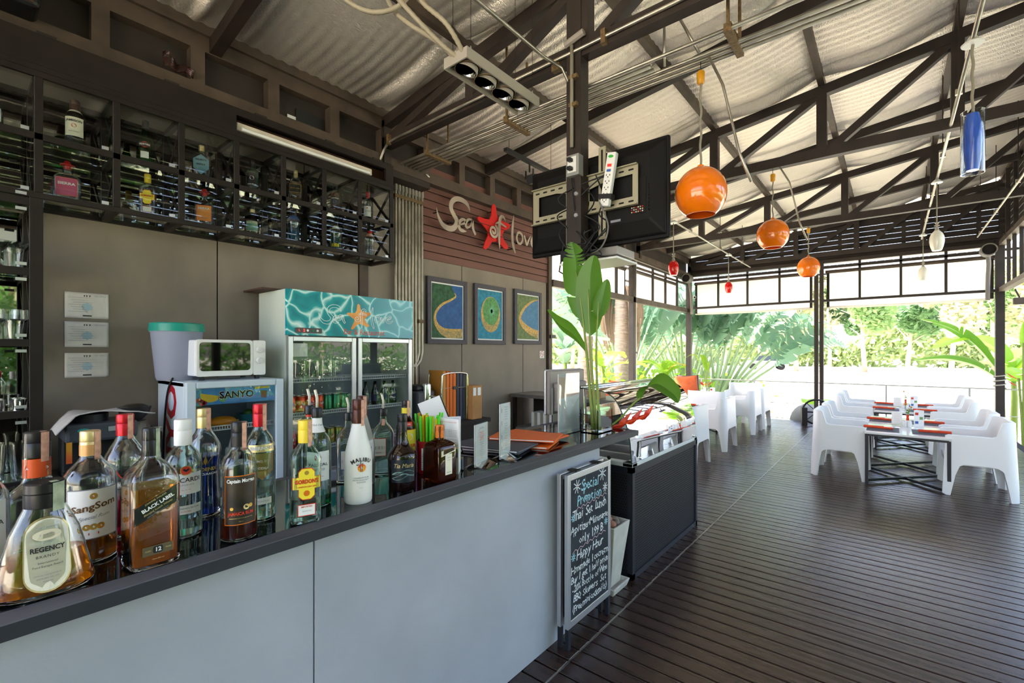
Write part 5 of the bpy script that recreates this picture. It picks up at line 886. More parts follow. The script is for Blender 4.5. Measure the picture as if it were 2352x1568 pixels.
sc2 = thing('till_counter', 'low dark counter behind the far end of the bar', 'counter', (0, 0, 0)); part(sc2, 'top', MB().box(-2.35, -1.80, 2.7, 3.5, .70, .73), 'board'); part(sc2, 'carcass', MB().box(-2.33, -1.82, 2.72, 3.48, 0, .70), 'board')
mo = thing('till_monitor', 'grey till monitor seen from behind at the bar end', 'monitor', (-1.90, 2.99, .73), .0)
part(mo, 'rear_shell', MB().box(-.03, .0, -.245, .245, .24, .56), mat('warm grey plastic', '8b817b', .45), bevel=.012); part(mo, 'rear_hump', MB().box(0, .035, -.2, .22, .26, .47), mat('warm grey plastic', '8b817b', .45), bevel=.012); part(mo, 'silver_bezel', MB().box(-.05, -.03, -.25, .25, .235, .565), 'alu', bevel=.01); part(mo, 'screen', MB().box(-.053, -.05, -.23, .23, .255, .545), 'black')
part(mo, 'stand', MB().box(-.05, .0, -.05, .05, .02, .26), 'black', bevel=.01); part(mo, 'foot', MB().box(-.12, .1, -.12, .12, 0, .02), 'black', bevel=.006); part(mo, 'blue_plug', MB().box(.0, .02, .11, .14, .2, .25), mat('blue plug', '2a4fb8', .4)); part(mo, 'cable', MB().tube(spline([(.01, .125, .2), (.03, .13, .1), (.06, .1, .01)], 5), .004, 6), 'black')
sc3 = thing('side_table', 'low dark table right of the tall fridge', 'table', (0, 0, 0)); part(sc3, 'top', MB().box(-3.76, -3.25, 2.72, 3.62, .70, .74), 'board'); part(sc3, 'legs', MB().box(-3.74, -3.7, 2.74, 3.6, 0, .7).box(-3.32, -3.28, 2.74, 3.6, 0, .7), 'board')
sc3.children[-1].name = 'side_frame'
em = thing('milk_frother', 'dark coffee machine with steel cylinder right of the tall fridge', 'coffee machine', (-3.5, 2.86, .741)); part(em, 'body', MB().box(-.12, .12, -.11, .11, .0, .32), mat('dark grey plastic', '3b4048', .35), bevel=.02); part(em, 'cylinder', MB().lathe([(.045, .2), (.045, .37), (.04, .385)], 20, (.1, .02, 0)), 'chrome', smooth=40); part(em, 'lid', MB().box(-.1, .1, -.1, .1, .32, .37), 'black', bevel=.015); part(em, 'spout', MB().tube([(.14, .03, .27), (.2, .06, .262)], .01, 7), 'chrome')
m = MB(); text(m, 'Tea & Coffee', lambda a, b_: (.1215, a, b_), .03, 0, .15, 0, shear=.3); part(em, 'lettering', m, 'white')
rk = thing('magazine_rack', 'chrome wire rack full of folders by the wall', 'rack', (-3.45, 3.2, .741))
for x in (-.09, .10): part(rk, 'loop', MB().tube(spline([(x, -.17, 0), (x, -.17, .40), (x, -.13, .47), (x, .13, .47), (x, .17, .40), (x, .17, 0)], 5), .009, 8), 'chrome', smooth=1)
part(rk, 'cross_wire', MB().tube([(.10, -.17, .33), (.10, .17, .33)], .005, 6).tube([(-.09, -.17, .05), (.10, -.17, .05)], .005, 6).tube([(-.09, .17, .05), (.10, .17, .05)], .005, 6), 'chrome'); part(rk, 'clip', MB().box(.095, .115, -.03, .03, .315, .345), 'black')
fcol = ['c98a3a', 'e0701a', 'e0701a', 'e0701a', '2c2f3c', '34384a', '2c2f3c', 'b8a22a']
for i in range(8): simple('file_folder', ['tan file with a slanted front, first in the wire rack', 'orange file second in the wire rack', 'orange file third in the wire rack', 'orange file fourth in the wire rack', 'dark blue file fifth in the wire rack', 'slate file sixth in the wire rack', 'dark blue file seventh in the wire rack', 'mustard file last in the wire rack'][i], 'file', (-3.47, 3.06+.045*i, .745), [('cover', MB().box(-.1, .12, -.004, .004, 0, .50-.006*i), mat('file '+fcol[i], fcol[i], .6), {}), ('spine', MB().box(.118, .124, -.018, .018, 0, .49-.006*i), mat('file '+fcol[i], fcol[i], .6), {})], 0, 'files in the wire rack')
simple('cardboard_box', 'tan cardboard magazine box at the right of the wire rack', 'box', (-3.42, 3.44, .741), [('box_body', MB().box(-.12, .14, -.06, .08, 0, .34), noisy(mat('tan card', 'b88650', .7), .08, 10), dict(bevel=.003)), ('paper_labels', MB().box(.1401, .1412, -.05, -.01, .24, .32).box(.1401, .1412, .015, .06, .24, .32), 'lwhite', {})])
for i in range(3): simple('sauce_packet', ['dark red sauce packet beside the till', 'orange sauce packet beside the till', 'green tipped sauce packet beside the till'][i], 'packet', (-1.86, 2.78+.07*i, .731), [('packet', MB().sphere((0, 0, .035), (.03, .045, .03), 10, 6), ['capred', 'lorange', 'lyellow'][i], dict(smooth=1)), ('cap', MB().lathe([(.012, .06), (.008, .085)], 10), 'gl_green' if i == 2 else 'capred', {})])
# ================================================================== DISPLAY CASE, CHALKBOARD, PLANTER
C0, C1 = 2.712, 3.945; CX0, CX1 = -1.25, -1.92
dc = thing('ice_cream_case', 'curved glass display case on a black perforated steel base', 'display case', (0, 0, 0))
navy = noisy(mat('blue black steel', '22252e', .5, .2), .15, 9)
for x in (CX0, CX1):
    for y in (C0, C1): part(dc, 'corner_post', MB().box(min(x, x+(.035 if x == CX1 else -.035)), max(x, x+(.035 if x == CX1 else -.035)), min(y, y+(.035 if y == C0 else -.035)), max(y, y+(.035 if y == C0 else -.035)), 0, .70), navy)
for z in (0, .665):
    for y in (C0, C1-.035): part(dc, 'rail', MB().box(CX1, CX0, y, y+.035, z, z+.035), navy)
    part(dc, 'rail', MB().box(CX0-.035, CX0, C0, C1, z, z+.035), navy)
part(dc, 'front_sheet', MB().box(CX0-.02, CX0-.012, C0+.03, C1-.03, .03, .67), navy); part(dc, 'end_sheet', MB().box(CX1+.03, CX0-.03, C0+.012, C0+.018, .03, .67), navy); part(dc, 'far_sheet', MB().box(CX1+.03, CX0-.03, C1-.02, C1-.014, .03, .67), navy)
m = MB(); hexa = [(.0068*math.cos(pi*i/3+.5), .0068*math.sin(pi*i/3+.5)) for i in range(6)]
for j in range(37):
    for i in range(69):
        y = C0+.045+.0168*i+(.0084 if j % 2 else 0); z = .045+.0166*j
        if y < C1-.04: m.add([(CX0-.0116, y+a, z+b_) for a, b_ in hexa], [tuple(range(6))])
    for i in range(36):
        x = CX0-.045-.0168*i-(.0084 if j % 2 else 0); z = .045+.0166*j
        if x > CX1+.04: m.add([(x+a, C0+.0116, z+b_) for a, b_ in hexa], [tuple(range(6))[::-1]])
part(dc, 'perforations', m, 'joint')['kind'] = 'stuff'
whf = mat('white painted rim', 'c9cfd0', .4)
m = MB(); m.box(CX0-.07, CX0, C0, C1, .70, .725).box(CX1, CX1+.07, C0, C1, .70, .725).box(CX1, CX0, C0, C0+.07, .70, .725).box(CX1, CX0, C1-.07, C1, .70, .725); part(dc, 'rim', m, whf, bevel=.004)
part(dc, 'well', MB().box(CX1+.06, CX0-.06, C0+.06, C1-.06, .50, .51), 'alu')
m = MB()
for x0, x1, y0, y1 in ((CX1+.06, CX1+.065, C0+.06, C1-.06), (CX0-.065, CX0-.06, C0+.06, C1-.06), (CX1+.06, CX0-.06, C0+.06, C0+.065), (CX1+.06, CX0-.06, C1-.065, C1-.06)): m.box(x0, x1, y0, y1, .5, .70)
part(dc, 'well_walls', m, whf)
for k in range(4):
    y0 = C0+.09+.27*k; m = MB(); m.box(CX1+.08, CX0-.08, y0, y0+.25, .58, .585)
    for a in ((CX1+.08, CX1+.084, y0, y0+.25), (CX0-.084, CX0-.08, y0, y0+.25), (CX1+.08, CX0-.08, y0, y0+.004), (CX1+.08, CX0-.08, y0+.246, y0+.25)): m.box(*a, .585, .70)
    part(dc, 'tub', m, 'alu'); part(dc, 'ice_cream', MB().grid(lambda u, v: (CX1+.085+u*.50, y0+.005+v*.24, .63+.03*math.sin(u*9+k)*math.sin(v*7)), 10, 6), noisy(mat('ice cream %d' % k, ['8d8273', '6b5a4a', '9aa39f', '7d7a72'][k], .6), .25, 14), smooth=1)
CP = [(-1.255, .727), (-1.262, .82), (-1.275, .91), (-1.30, .99), (-1.335, 1.07), (-1.375, 1.125), (-1.43, 1.158), (-1.51, 1.172), (-1.62, 1.178)]
cpq = spline(CP, 4); N = len(cpq)
m = MB(); m.add([(x, C0+.004, z) for x, z in cpq]+[(x, C1-.004, z) for x, z in cpq]+[(x-.005, C0+.004, z-.002) for x, z in cpq]+[(x-.005, C1-.004, z-.002) for x, z in cpq],
    [(i, i+1, N+i+1, N+i) for i in range(N-1)]+[(2*N+i, 3*N+i, 3*N+i+1, 2*N+i+1) for i in range(N-1)]+[(0, N, 3*N, 2*N), (N-1, 3*N-1, 4*N-1, 2*N-1)]+[(i, 2*N+i, 2*N+i+1, i+1) for i in range(N-1)]+[(N+i, N+i+1, 3*N+i+1, 3*N+i) for i in range(N-1)])
part(dc, 'curved_glass', m, 'pane', smooth=35)
for y, nm in ((C0+.002, 'end_glass'), (C1-.008, 'end_glass')):
    pr = [(x-.008, z) for x, z in cpq]+[(-1.86, 1.17), (-1.86, .727)]; part(dc, nm, MB().prism(pr, lambda a, b_: (a, y, b_), lambda a, b_: (a, y+.006, b_)), 'pane')
    part(dc, 'glass_edge', MB().tube([(x-.004, y+.003, z) for x, z in cpq], .0035, 5), mat('dark glass edge', '2f4a44', .1), smooth=1)
part(dc, 'top_tube', MB().tube([(-1.62, C0, 1.185), (-1.62, C1, 1.185)], .012, 10), 'chrome', smooth=1); part(dc, 'glass_shelf', MB().box(-1.8, -1.42, C0+.02, C1-.02, 1.0, 1.006), 'pane'); part(dc, 'support', MB().tube([(-1.62, C1-.03, .72), (-1.62, C1-.03, 1.18)], .008, 8).tube([(-1.62, C0+.03, .72), (-1.62, C0+.03, 1.18)], .008, 8), 'chrome')
for y in (C0+.12, C1-.08): part(dc, 'clamp_knob', MB().sphere((CX0-.01, y, .742), .013, 10, 8), 'chrome', smooth=1)
part(dc, 'clamp_knob', MB().sphere((CX0-.16, C0-.004, .745), .013, 10, 8), 'black', smooth=1)
# chalkboard
ck = thing('chalkboard', 'folded A-frame chalkboard with a handwritten lunch promotion leaning on the bar front', 'sign', (-1.2, 2.09, 0))
cb_ = noisy(mat('chalk board slate', '1e242b', .85), .22, 7, 6, col2='333b44')
for x0, sgn_ in ((-.012, 1), (-.055, -1)):
    par = ck; x1 = x0+.022
    for y0, y1, z0, z1 in ((-.215, -.19, .10, .835), (.19, .215, .10, .835), (-.19, .19, .10, .135), (-.19, .19, .805, .835)): part(ck, 'frame', MB().box(x0, x1, y0, y1, z0, z1), 'alu', bevel=.002)
    part(ck, 'board', MB().box(x0+.003, x1-.003, -.192, .192, .13, .81), cb_)
    for y in (-.2, .2): part(ck, 'leg', MB().box(x0+.002, x1-.002, y-.012, y+.012, 0, .10), navy)
part(ck, 'hinge', MB().box(-.05, .005, -.13, -.09, .832, .84), 'steel'); part(ck, 'hinge', MB().box(-.05, .005, .09, .13, .832, .84), 'steel')
F = lambda a, b_: (.0078, a, b_)
m = MB(); ym = {'w': 0, 'c': 1, 'p': 2, 'y': 3}
def hand(s_, size, y, z, col, fit):
    r = random.Random(s_); n = len(s_); w0 = fit/n
    for i, ch in enumerate(s_):
        if ch != ' ': text(m, ch, F, size*r.uniform(.92, 1.1), y-fit/2+w0*(i+.5)+r.uniform(-.001, .001), z+r.uniform(-.003, .003), ym[col], rot=r.uniform(-.1, .06), shear=r.uniform(-.05, .2), bold=.006, res=1)
for a in (('Special', .075, 0, .755, 'c', .18), ('Promotion', .068, -.01, .69, 'c', .24), ('Thai Set Lunch', .066, 0, .625, 'w', .33), ('Appitizer+Maincourse', .055, 0, .557, 'w', .365), ('only 199 B', .06, .01, .495, 'w', .24), ('Happy Hour', .062, .0, .425, 'w', .26), ('Homemade Icecream', .052, 0, .365, 'w', .36), ('Buy 1 get 1 half price', .05, 0, .318, 'w', .365), ('-20% Bottle of Wine', .048, 0, .272, 'w', .355), ('BBQ Skewers Set', .05, 0, .225, 'w', .33), ('(Free minicocktails)', .052, 0, .175, 'w', .35)): hand(*a)
def zig(y0, z0, y1, z1, n=14): 
    P_ = [(y0+(y1-y0)*i/n, z0+(z1-z0)*i/n+(.006 if i % 2 else -.006)) for i in range(n+1)]; L, Rr = ribbon(P_, .0035)
    m.add([F(*p) for p in L+Rr], [(i, i+1, n+2+i, n+1+i) for i in range(n)], 2)
zig(-.14, .655, .17, .665); zig(-.17, .455, .16, .468)
for y, z, r_ in ((-.13, .765, .035), (.125, .78, .04), (.155, .70, .026), (-.165, .62, .02), (.165, .515, .02), (-.165, .43, .02)):
    for k in range(8): a = 2*pi*k/8+.2; L, Rr = ribbon([(y+.004*math.cos(a), z+.004*math.sin(a)), (y+r_*math.cos(a), z+r_*math.sin(a))], .005); m.add([F(*p) for p in (L[0], L[1], Rr[1], Rr[0])], [(0, 1, 2, 3)], 0 if r_ > .025 else 1)
part(ck, 'chalk_writing', m, [mat('white chalk', 'dfe3e6', .9), mat('pale cyan chalk', '9fd0dd', .9), mat('pink chalk', 'd9b3bd', .9), mat('yellow chalk', 'e0d9a0', .9)])['kind'] = 'stuff'
pt_ = thing('stone_planter', 'tapered pale stone planter of pebbles behind the chalkboard', 'planter', (-1.345, 2.55, 0))
stn = noisy(mat('pale weathered stone', 'c5c3bb', .8), .14, 9, bump=.1)
def sqr(h, z): return [(sx*h, sy*h, z) for sx, sy in ((1, 1), (-1, 1), (-1, -1), (1, -1))]
part(pt_, 'pot', MB().rings([sqr(.06, .03), sqr(.105, .40), sqr(.09, .40), sqr(.085, .36)]), stn, bevel=.004); part(pt_, 'saucer', MB().rings([sqr(.09, 0), sqr(.105, .045), sqr(.092, .045), sqr(.085, .02)]), stn, bevel=.004)
for i, (x, y, r_, c) in enumerate(((.05, -.04, .038, 'a2705a'), (-.02, -.05, .034, '8f8078'), (.03, .045, .036, '8a7a6a'), (-.045, .03, .034, 'b09080'), (.0, .0, .038, 'b57f62'), (.06, .015, .028, '7d7268'))):
    o = MB().sphere((0, 0, 0), (r_, r_*.85, r_*.7), 10, 7).build('pebble', noisy(mat('pebble '+c, c, .7), .15, 20), smooth=1); o.location = (-1.345+x*.9, 2.55+y*.9, .395+.012*(i == 4)); tag(o, ['terracotta pebble at the front of the planter', 'grey brown pebble at the near corner of the planter', 'brown pebble at the far front of the planter', 'pinkish pebble at the back of the planter', 'orange pebble topmost in the planter', 'small dark pebble at the planter edge'][i], 'pebble', 'pebbles in the planter')
# ================================================================== SCREEN ON ITS HANGING POST
ps = thing('hanging_post', 'dark square steel post hanging from the truss to carry the screen', 'post', (-1.61, 2.65, 2.03)); part(ps, 'shaft', MB().box(-.055, .055, -.05, .05, 0, 1.84), 'steel', bevel=.003)
part(ps, 'conduit', MB().tube(spline([(.0, -.07, 1.38), (.0, -.07, .72)], 2), .012, 8), 'cable', smooth=1); part(ps, 'junction', MB().tube([(-.05, -.07, 1.40), (.09, -.07, 1.43)], .022, 8), mat('grey conduit box', '9a9189', .6))
for z in (.98, 1.16): part(ps, 'saddle', MB().box(-.02, .04, -.08, -.05, z, z+.025), mat('rusty clamp', '6b5536', .6))
for z in (.42, .28): part(ps, 'bolt', MB().lathe([(.016, 0), (.012, .008)], 12).xf(Matrix.Translation((.02, -.05, z)) @ Matrix.Rotation(pi/2, 4, 'X')), 'alu')
tv = thing('television', 'large flat television seen from behind on the hanging post', 'television', (-1.57, 2.76, 2.12)); TW, TH = 1.045, .63
tb = mat('black television shell', '0e0d0d', .6, spec=.25)
part(tv, 'front_frame', MB().box(-TW/2, TW/2, .03, .06, 0, TH), tb, bevel=.02, seg=3); part(tv, 'screen', MB().box(-TW/2+.03, TW/2-.03, .06, .062, .04, TH-.03), mat('dark screen', '08090a', .08))
part(tv, 'rear_shell', MB().rings([[(sx*(TW/2-.015), .03, z) for sx, z in ((-1, .02), (1, .02), (1, TH-.02), (-1, TH-.02))], [(sx*(TW/2-.02), .012, z) for sx, z in ((-1, .03), (1, .03), (1, TH-.025), (-1, TH-.025))], [(sx*(TW/2-.10), -.03, z) for sx, z in ((-1, .12), (1, .12), (1, TH-.09), (-1, TH-.09))]]), tb, bevel=.012, seg=3)
m = MB()
for i in range(22):
    for x in (-.4, .12): m.box(x+.011*i, x+.011*i+.004, -.0315, -.03, .46, .51)
part(tv, 'vents', m, 'joint'); part(tv, 'socket_panel', MB().box(.30, .40, -.034, -.028, .16, .38), 'joint'); part(tv, 'spec_plate', MB().box(.16, .23, -.0322, -.03, .135, .15), 'grey')
m = MB(); cols = [mat('yellow socket', 'c9a52a', .4), 'capred', 'white', 'gl_green']
for i in range(6):
    for j in range(3): m.lathe([(.005, 0), (.004, .005)], 8, mi=(i+j) % 4)
    for j in range(3): pass
m = MB()
for i in range(6):
    for j in range(3): m.box(.305+.014*i, .312+.014*i, -.036, -.034, .17+.014*j, .177+.014*j, (i+j) % 3)
for j in range(8): m.box(.415, .42, -.03, -.02, .17+.022*j, .182+.022*j, j % 3)
part(tv, 'sockets', m, ['capgold', 'capred', 'white'])
wmx = mat('beige painted steel', 'a09a82', .5, .2)
tm = thing('screen_bracket', 'beige slotted steel wall bracket between the television and its post', 'bracket', (-1.61, 2.705, 2.335))
m = MB(); fp = lambda yy: (lambda a, b_: (a, yy, b_))
for x0, x1 in ((-.40, -.01), (.01, .40)):
    for z0, z1 in ((0, .05), (.19, .24)): m.prism([(x0, z0), (x1, z0), (x1, z1), (x0, z1)], fp(0), fp(-.006))
    for x2, x3 in ((x0, x0+.05), (x1-.035, x1)): m.prism([(x2, .05), (x3, .05), (x3, .19), (x2, .19)], fp(0), fp(-.006))
for s in (-1, 1): m.prism([(s*.045, .05), (s*.20, .05), (s*.045, .085)], fp(0), fp(-.006)).prism([(s*.045, .19), (s*.20, .19), (s*.045, .155)], fp(0), fp(-.006))
part(tm, 'face_plate', m, wmx); part(tm, 'flange', MB().box(-.4, .4, -.03, 0, -.006, 0).box(-.4, .4, -.03, 0, .24, .246), wmx)
m = MB()
for z in (.022, .218):
    for k in range(12): x = -.36+.065*k; m.add([(x+a, -.0068, z+b_) for a, b_ in rrect(.036, .011, .005, 2)], [tuple(range(12))])
part(tm, 'slots', m, 'joint')
for x in (-.1, .15): part(tm, 'upright', MB().box(x-.025, x+.025, .002, .012, -.18, .42), wmx); part(tm, 'upright_holes', MB().box(x-.006, x+.006, .0, .0025, -.16, .40), 'joint')
eb = thing('socket_box', 'grey double socket box on the hanging post', 'socket', (-1.60, 2.565, 2.57)); part(eb, 'box', MB().box(-.045, .05, 0, .06, -.01, .125), mat('grey socket box', '8b8a88', .5), bevel=.004); part(eb, 'face', MB().box(-.032, .032, -.003, 0, .01, .11), 'white'); 
for z in (.03, .085): part(eb, 'plug', MB().box(-.018, .012, -.04, -.002, z-.012, z+.012), 'black', bevel=.006)
sp = thing('power_strip', 'white power strip with red switch strapped slanting to the bracket', 'power strip', (-1.375, 2.62, 2.50)); sp.rotation_euler = (0, .17, 0)
part(sp, 'strip_body', MB().box(-.03, .03, 0, .04, -.165, .165), 'white', bevel=.006); part(sp, 'switch', MB().box(-.014, .014, -.003, 0, .075, .092), mat('red rocker', 'd3241c', .3, emit=.6)); part(sp, 'badge', MB().prism(ell(.036, .018, 16), lambda a, b_: (a, -.002, .138+b_), lambda a, b_: (a, .001, .138+b_)), mat('green badge', '2fae3a', .4)); part(sp, 'blue_label', MB().box(-.014, .014, -.002, 0, .045, .06), 'printblue')
m = MB()
for k in range(5):
    z = .02-.038*k
    for x in (-.012, .012): m.box(x-.002, x+.002, -.0015, 0, z, z+.01)
    m.box(-.003, .003, -.0015, 0, z-.01, z-.004)
part(sp, 'socket_holes', m, 'joint'); part(sp, 'strap', MB().box(-.045, .045, -.004, .045, -.12, -.09), 'black')
cbp = mat('black cable', '131214', .5)
cab_ = thing('cable_tangle', 'tangle of black cables hanging below the television', 'cables', (0, 0, 0))
for k in range(11):
    r = random.Random(k); p0 = (-1.60+r.uniform(-.1, .28), 2.60+r.uniform(-.03, .05), 2.55 if k < 6 else 2.2); P_ = [p0]
    for j in range(4): P_.append((-1.58+r.uniform(-.16, .2), 2.63+r.uniform(-.06, .1), 2.4-.12*j+r.uniform(-.06, .06) if k < 6 else 2.12+r.uniform(-.1, .08)))
    part(cab_, 'cable', MB().tube(spline(P_, 6), .0045, 5), cbp, smooth=1)
part(cab_, 'cable', MB().tube(spline([(-1.42, 2.6, 2.36), (-1.36, 2.6, 2.2), (-1.42, 2.62, 2.08), (-1.55, 2.66, 2.05)], 8), .005, 6), mat('grey cable', '6f6c68', .5), smooth=1)
pj = thing('media_box', 'slim silver and black media player hung on a bracket under the television', 'media player', (-1.58, 2.85, 2.02)); part(pj, 'case', MB().box(-.17, .22, -.12, .13, .03, .085), mat('dull silver case', '8d8884', .4, .5), bevel=.004); part(pj, 'front_half', MB().box(-.2, .02, -.15, -.1, .03, .1), 'black', bevel=.004); part(pj, 'tray', MB().box(-.2, .23, -.15, .15, .0, .012), 'white'); part(pj, 'tray_arm', MB().tube([(-.22, -.1, .06), (-.24, -.1, -.03), (-.19, -.1, -.06)], .006, 6), 'black')
# ================================================================== CONDUITS, CABLES AND LAMPS UNDER THE ROOF
cr = thing('conduit_bundle', 'bundle of grey conduits crossing the room below the rafters', 'conduits', (0, 0, 0))
for k in range(6):
    y = 2.815+.05*k; part(cr, 'conduit', MB().tube(spline([(XW+.05, y, 3.22), (XW+.09, y, 3.25), (XW+.2, y, 3.255)], 3)+[(XR if k > 2 else (XR if k == 0 else -1.2), y, 3.25)], .0125, 8), 'galv', smooth=1)
for x in (-3.3, -2.35, -.72, .6):
    part(cr, 'hanger', MB().box(x-.02, x+.02, 2.79, 3.09, 3.225, 3.275).box(x-.008, x+.008, 2.80, 2.815, 3.25, zr(x)+.02).box(x-.008, x+.008, 3.06, 3.075, 3.25, zr(x)+.02), mat('rusty clamp', '6b5536', .6))
c2 = thing('conduit', 'grey conduit slanting across above the spotlight tray to the hanging post', 'conduit'); part(c2, 'pipe', MB().tube([(-1.74, -.2, 3.32), (-1.74, 2.45, 3.325), (-1.70, 2.6, 3.31), (-1.65, 2.6, 3.2)], .011, 8), 'galv', smooth=1); part(c2, 'saddle', MB().box(-1.77, -1.71, 2.58, 2.62, 3.3, 3.345), mat('rusty clamp', '6b5536', .6))
c3 = thing('conduit', 'grey conduit fixed along the bottom chord of the bar truss', 'conduit'); part(c3, 'pipe', MB().tube(spline([(-3.76, 2.55, 3.08), (-3.72, 2.58, 3.2), (-3.6, 2.595, 3.345), (-3.3, 2.595, 3.36)], 4)+[(XR, 2.595, 3.40)], .012, 8), 'galv', smooth=1)
for x in (-3.6, -2.3, -1.4, -.2): part(c3, 'saddle', MB().box(x, x+.03, 2.575, 2.61, 3.33, 3.42), mat('rusty clamp', '6b5536', .6))
c4 = thing('conduit', 'bright steel conduit running high along the plum siding', 'conduit'); part(c4, 'pipe', MB().tube(spline([(XW+.1, 3.12, 3.24), (XW+.06, 3.25, 3.225), (XW+.05, 3.5, 3.215), (XW+.05, 4, 3.21)], 4)+[(XW+.05, YF-.1, 3.12)], .014, 8), 'galv', smooth=1)
for y in (3.5, 4.6, 7.1, 8.3): part(c4, 'saddle', MB().box(XW, XW+.075, y, y+.03, 3.19, 3.25), mat('rusty clamp', '6b5536', .6))
def track(label, x, y0, y1, z, r_=.011):
    t_ = thing('lamp_rail', label, 'rail'); part(t_, 'pipe', MB().tube([(x, y0, z), (x, y1, z)], r_, 8), 'galv', smooth=1); y = y0+.3
    while y < y1:
        part(t_, 'clip', MB().box(x-.02, x+.02, y, y+.03, z-.01, z+.03), 'galv'); part(t_, 'hanger', MB().bar((x, y+.01, z), (x, y+.01, zr(x)), .008), 'steel'); y += 1.45
    return t_
track('thin conduit carrying the two red lamps near the left windows', -2.2, 4.9, 10.2, 3.12); track('white conduit carrying the blue and white lamps along the right', .385, 1.6, 10.6, 3.36, .013); track('outer white conduit along the right window side', 1.095, 3.0, 10.9, 3.34, .012)
fl_ = mat('flexible grey conduit', 'a09682', .6)
for i, P_ in enumerate(([(-1.86, 1.80, 3.03), (-1.93, 1.72, 3.12), (-2.05, 1.60, 3.22), (-2.22, 1.62, 3.4), (-2.32, 1.6, 3.62)], [(-1.84, 1.80, 3.03), (-1.9, 1.70, 3.10), (-2.0, 1.56, 3.25), (-2.12, 1.52, 3.42), (-2.25, 1.5, 3.7)], [(-1.80, 1.80, 3.03), (-1.82, 1.68, 3.15), (-1.95, 1.62, 3.3), (-2.05, 1.65, 3.5), (-2.1, 1.7, 3.75)], [(-2.45, 1.3, 3.55), (-2.33, 1.42, 3.36), (-2.18, 1.52, 3.29), (-2.04, 1.6, 3.36), (-1.95, 1.6, 3.6)])):
    q = spline(P_, 14); o = MB().tube(q, [.012+.0018*(k % 2) for k in range(len(q))], 8).build('flexible_cable', fl_, smooth=1); tag(o, ['lowest ribbed cable running to the spotlight tray', 'second ribbed cable running to the spotlight tray', 'rightmost ribbed cable running to the spotlight tray', 'ribbed cable hanging in a loop at the top of the picture'][i], 'cable')
tr = thing('spotlight_tray', 'grey hanging tray of four adjustable round spotlights over the bar', 'lamp', (-1.85, 2.10, 3.0)); gy = mat('warm grey enamel', 'a39c92', .5)
m = MB()
for x0, x1, y0, y1 in ((-.09, -.082, -.33, .33), (.082, .09, -.33, .33), (-.082, .082, -.33, -.322), (-.082, .082, .322, .33)): m.box(x0, x1, y0, y1, 0, .06)
part(tr, 'rim', m, gy); part(tr, 'top_plate', MB().box(-.082, .082, -.322, .322, .05, .058), gy)
for k in range(4):
    c = (0, -.235+.157*k, .03); h = thing('lamp_head', None, None); h.parent = tr; h.location = c; h.rotation_euler = (-.18, .25, 0)
    part(h, 'housing', MB().lathe([(.062, -.03), (.066, -.026), (.064, .02), (.058, .02), (.056, -.028)], 28, caps=(0, 0)), gy, smooth=40); part(h, 'reflector', MB().lathe([(.056, -.026), (.045, -.005), (.02, .012), (.008, .014)], 24, caps=(0, 1)), 'chrome', smooth=1)
    part(tr, 'gimbal_ring', MB().lathe([(.072, .0), (.074, .004), (.070, .006), (.069, .0)], 28, (c[0], c[1], .012)), mat('tarnished ring', '8a7150', .5, .4), smooth=40)
for x, y in ((-.07, -.28), (.07, -.28), (-.07, .28), (.07, .28)): part(tr, 'wire', MB().tube([(x, y, .058), (x, y, .95)], .0016, 5), 'steel'); part(tr, 'wire_grip', MB().lathe([(.006, .055), (.003, .09)], 8, (x, y, 0)), 'alu')
sx = thing('track_spotlight', 'small black box spotlight on a short rail near the plum siding', 'lamp', (-2.62, 3.46, 3.2)); part(sx, 'rail', MB().box(-.02, .02, -.35, .4, -.02, .01), 'black'); part(sx, 'arm', MB().box(-.006, .006, -.006, .006, -.1, -.02), 'black'); part(sx, 'head', MB().box(-.04, .04, -.04, .05, -.17, -.09).xf(Matrix.Translation((0, 0, -.03)) @ Matrix.Rotation(.3, 4, 'X')), 'black', bevel=.004); part(sx, 'yoke', MB().box(-.045, -.04, -.01, .01, -.16, -.08).box(.04, .045, -.01, .01, -.16, -.08), 'black')
for y in (-.3, .35): part(sx, 'drop_wire', MB().tube([(0, y, 0), (0, y, .55)], .002, 5), 'steel')
ogl = mat('orange opal glass', 'f37c08', .12, coat=.6); t, b = nodes(ogl); b.inputs['Subsurface Weight'].default_value = .35; b.inputs['Subsurface Radius'].default_value = (.12, .05, .02)
def lamp_orange(label, x, y, zt, zb, zh):
    Dm_ = .305; t_ = thing('pendant_lamp', label, 'lamp', (x, y, zb), 0, 'orange globe lamps'); Hh = zt-zb; r_ = Dm_/2
    pr = [(r_*math.sin(a)*1.0, Hh*.56-Hh*.5*1.12*math.cos(a)) for a in (pi*(.19+.81*i/16) for i in range(17))]
    z0 = pr[0][1]; pr = [(a, (z_-z0)/(pr[-1][1]-z0)*Hh) for a, z_ in pr]
    part(t_, 'shade', MB().lathe([(a-.004, z_) for a, z_ in pr[:-1][::-1]]+[(a, z_) for a, z_ in pr[:-1]]+[(.012, Hh-.0)], 36, caps=(0, 0)), ogl, smooth=40)
    part(t_, 'neck', MB().lathe([(.022, Hh-.01), (.018, Hh+.012), (.007, Hh+.02)], 16), ogl, smooth=40); part(t_, 'bulb', MB().sphere((0, 0, Hh*.6), .03), 'white', smooth=1)
    q = [(.004*math.sin(k*.9), .003*math.cos(k*1.3), Hh+.015+(zh-zt-.14)*k/24) for k in range(25)]; part(t_, 'cord', MB().tube(q, .007, 7), 'cable', smooth=1)
    part(t_, 'yellow_cap', MB().lathe([(.015, zh-zb-.14), (.022, zh-zb-.13), (.024, zh-zb-.07), (.018, zh-zb-.06)], 16), mat('amber plastic cap', 'd2941c', .4), smooth=35); part(t_, 'top_wire', MB().tube([(0, 0, zh-zb-.08), (0, 0, zh-zb)], .003, 5), 'steel')
